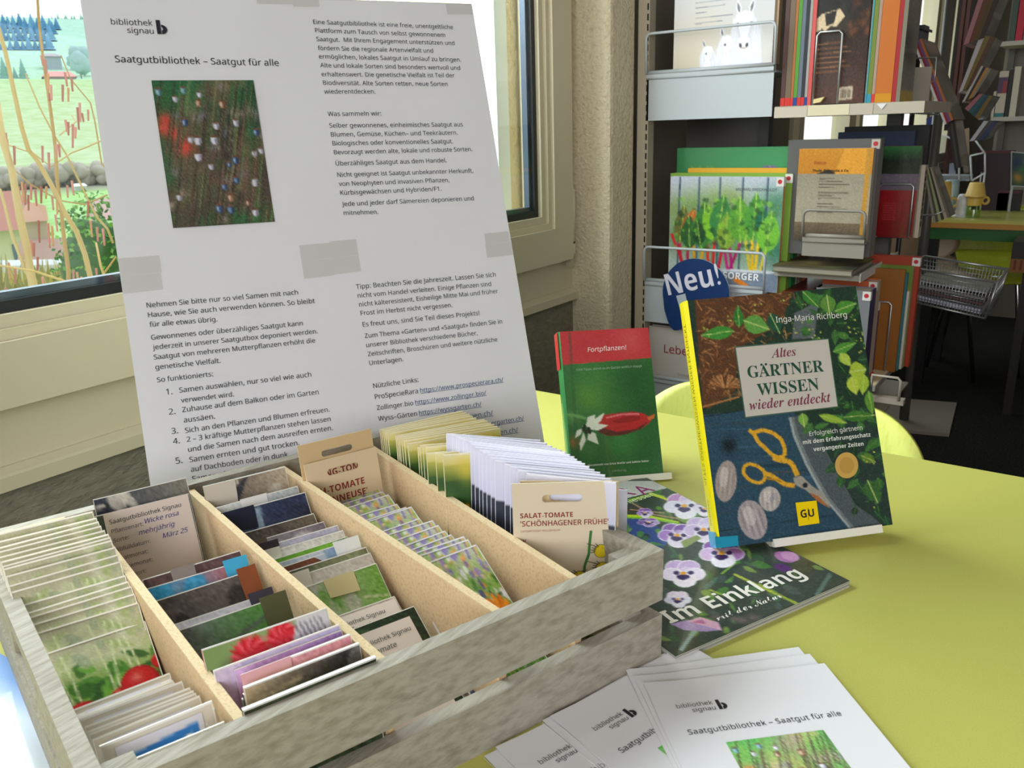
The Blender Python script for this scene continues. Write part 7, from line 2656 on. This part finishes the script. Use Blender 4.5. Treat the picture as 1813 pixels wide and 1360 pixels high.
mb.box((p4[1].x - .02, y + .01, 0), (p4[1].x - .01, y + .02, p4[0].z + .02), 'b4b8b8', M_PLAST)
tag(link('picture_holder', mb), 'clear holder with a green, blue and yellow picture at the right frame edge', 'picture')
# chairs at the back table
cb = on_y(1762, 450, 4.62)
shell_chair('plywood_chair', 'olive-green plywood chair on the far side of the back table', (cb.x, 4.47, FLOOR), math.pi, M_CHAIR2, topz=.725, wid=.47)
M_BEIGE = mat('beige_plywood', 'b09a80', rough=.45)
shell_chair('plywood_chair', 'beige chair half hidden under the left end of the back table', (on_y(1650, 440, 4.3).x, 4.18, FLOOR), math.pi + .5, M_BEIGE, topz=.69, wid=.4)
mb = MB()
y = 3.6
a, b = on_y(1786, 482, y), on_y(1835, 430, y)
mb.box((a.x, y, a.z), (b.x, y + .2, a.z + (b.z - a.z) * .45), '8c5a2c', M_PRINT)
mb.box((a.x, y, a.z + (b.z - a.z) * .45), (b.x, y + .2, b.z), '2c2a28', M_PRINT)
for k in range(5):
    mb.box((a.x + .012 + .02 * k, y - .001, a.z + .01), (a.x + .02 + .02 * k, y, a.z + (b.z - a.z) * .42), '6a3418', M_PRINT)
mb.box((a.x + .04, y + .08, FLOOR), (a.x + .07, y + .11, a.z), '2c2a28', M_PRINT)
tag(link('striped_bag', mb), 'dark bag with an orange-brown striped lower half at the right frame edge', 'bag')
# far bookcase
bc = thing('far_bookcase', 'pale metal bookcase with books against the far side, at the right frame edge', 'shelf', (-.2, 5.45, FLOOR))
mb = MB()
mb.box((-.62, 5.6, FLOOR), (.6, 5.62, 1.3), '6f685c', M_METAL)
link('back_panel', mb, bc)
for pz in (Z_(1800, 214, 5.3), Z_(1800, 80, 5.3), -.1):
    mb = MB()
    mb.box((X_(1762, 150, 5.3), 5.3, pz), (.6, 5.6, pz + .022), 'a8a094', M_METAL)
    link('shelf_board', mb, bc)
mb = MB()
mb.box((-.6, 5.57, FLOOR), (-.57, 5.6, 1.3), '4a463e', M_METAL)
link('upright', mb, bc)
mb = MB()
mb.box((.55, 5.57, FLOOR), (.58, 5.6, 1.3), '4a463e', M_METAL)
link('upright', mb, bc)
zs1, zs2 = Z_(1800, 214, 5.3) + .022, Z_(1800, 80, 5.3) + .022
for lab, l, r, tp, cl, zb_ in (('white thin book at the left end of the far bookcase', 1768, 1773, 162, 'b5ab9c', zs1), ('cream book with a red and blue band in the far bookcase', 1774, 1791, 126, 'b3a594', zs1), ('black book beside the cream one in the far bookcase', 1792, 1799, 122, '1c1a18', zs1), ('pale book at the right frame edge in the far bookcase', 1800, 1812, 118, 'b8b09c', zs1), ('dark green book on the top board of the far bookcase', 1781, 1792, -10, '3a4a40', zs2), ('bright red book on the top board of the far bookcase', 1793, 1806, -20, 'b01c34', zs2), ('grey book on the top board at the right frame edge', 1807, 1818, -10, '7a7a74', zs2)):
    o = thing('book', lab, 'book', (X_((l + r) / 2, 100, 5.34), 5.4, zb_))
    mb = MB()
    x0, x1, zt = X_(l, 100, 5.34), X_(r, 100, 5.34), Z_((l + r) / 2, tp, 5.34)
    mb.box((x0, 5.34, zb_), (x1 - .001, 5.5, zt), cl, M_PRINT)
    if 'band' in lab:
        mb.box((x0, 5.339, zb_ + .12), (x1 - .001, 5.34, zb_ + .2), '4a3450', M_PRINT)
        mb.box(((x0 + x1) / 2, 5.3385, zb_ + .12), (x1 - .003, 5.339, zb_ + .18), '8a2c30', M_PRINT)
        mb.box((x0, 5.339, zb_), (x1 - .001, 5.34, zb_ + .02), '2c6a6a', M_PRINT)
    link('cover', mb, o)
    mb = MB()
    mb.box((x0 + .002, 5.344, zb_ + .003), (x1 - .003, 5.497, zt + .001), 'c8c0b0', M_PAPER)
    link('page_block', mb, o)
# added sheet beside the crate, painted to stand in for a bluish sheen
mb = MB()
q = [on_z(-60, 1120, .002), on_z(38, 1180, .002), on_z(120, 1400, .002), on_z(-60, 1440, .002)]
c = Cv(30, 40, 'aebfd6')
c.grad('6a96d0', 'c4d2e6', .2, .5)
c.soft(.8, .8, .3, '9aa0a0', .8)
mb.picture(q[0], q[1], q[2], q[3], c, M_GLOSS)
mb.slab([p - UZ * .0002 for p in q], (0, 0, -.0015), 'c4cede', M_GLOSS)
tag(link('sheen_sheet', mb), 'added sheet painted with a light blue and white sheen, at the left end of the crate', 'sheet')
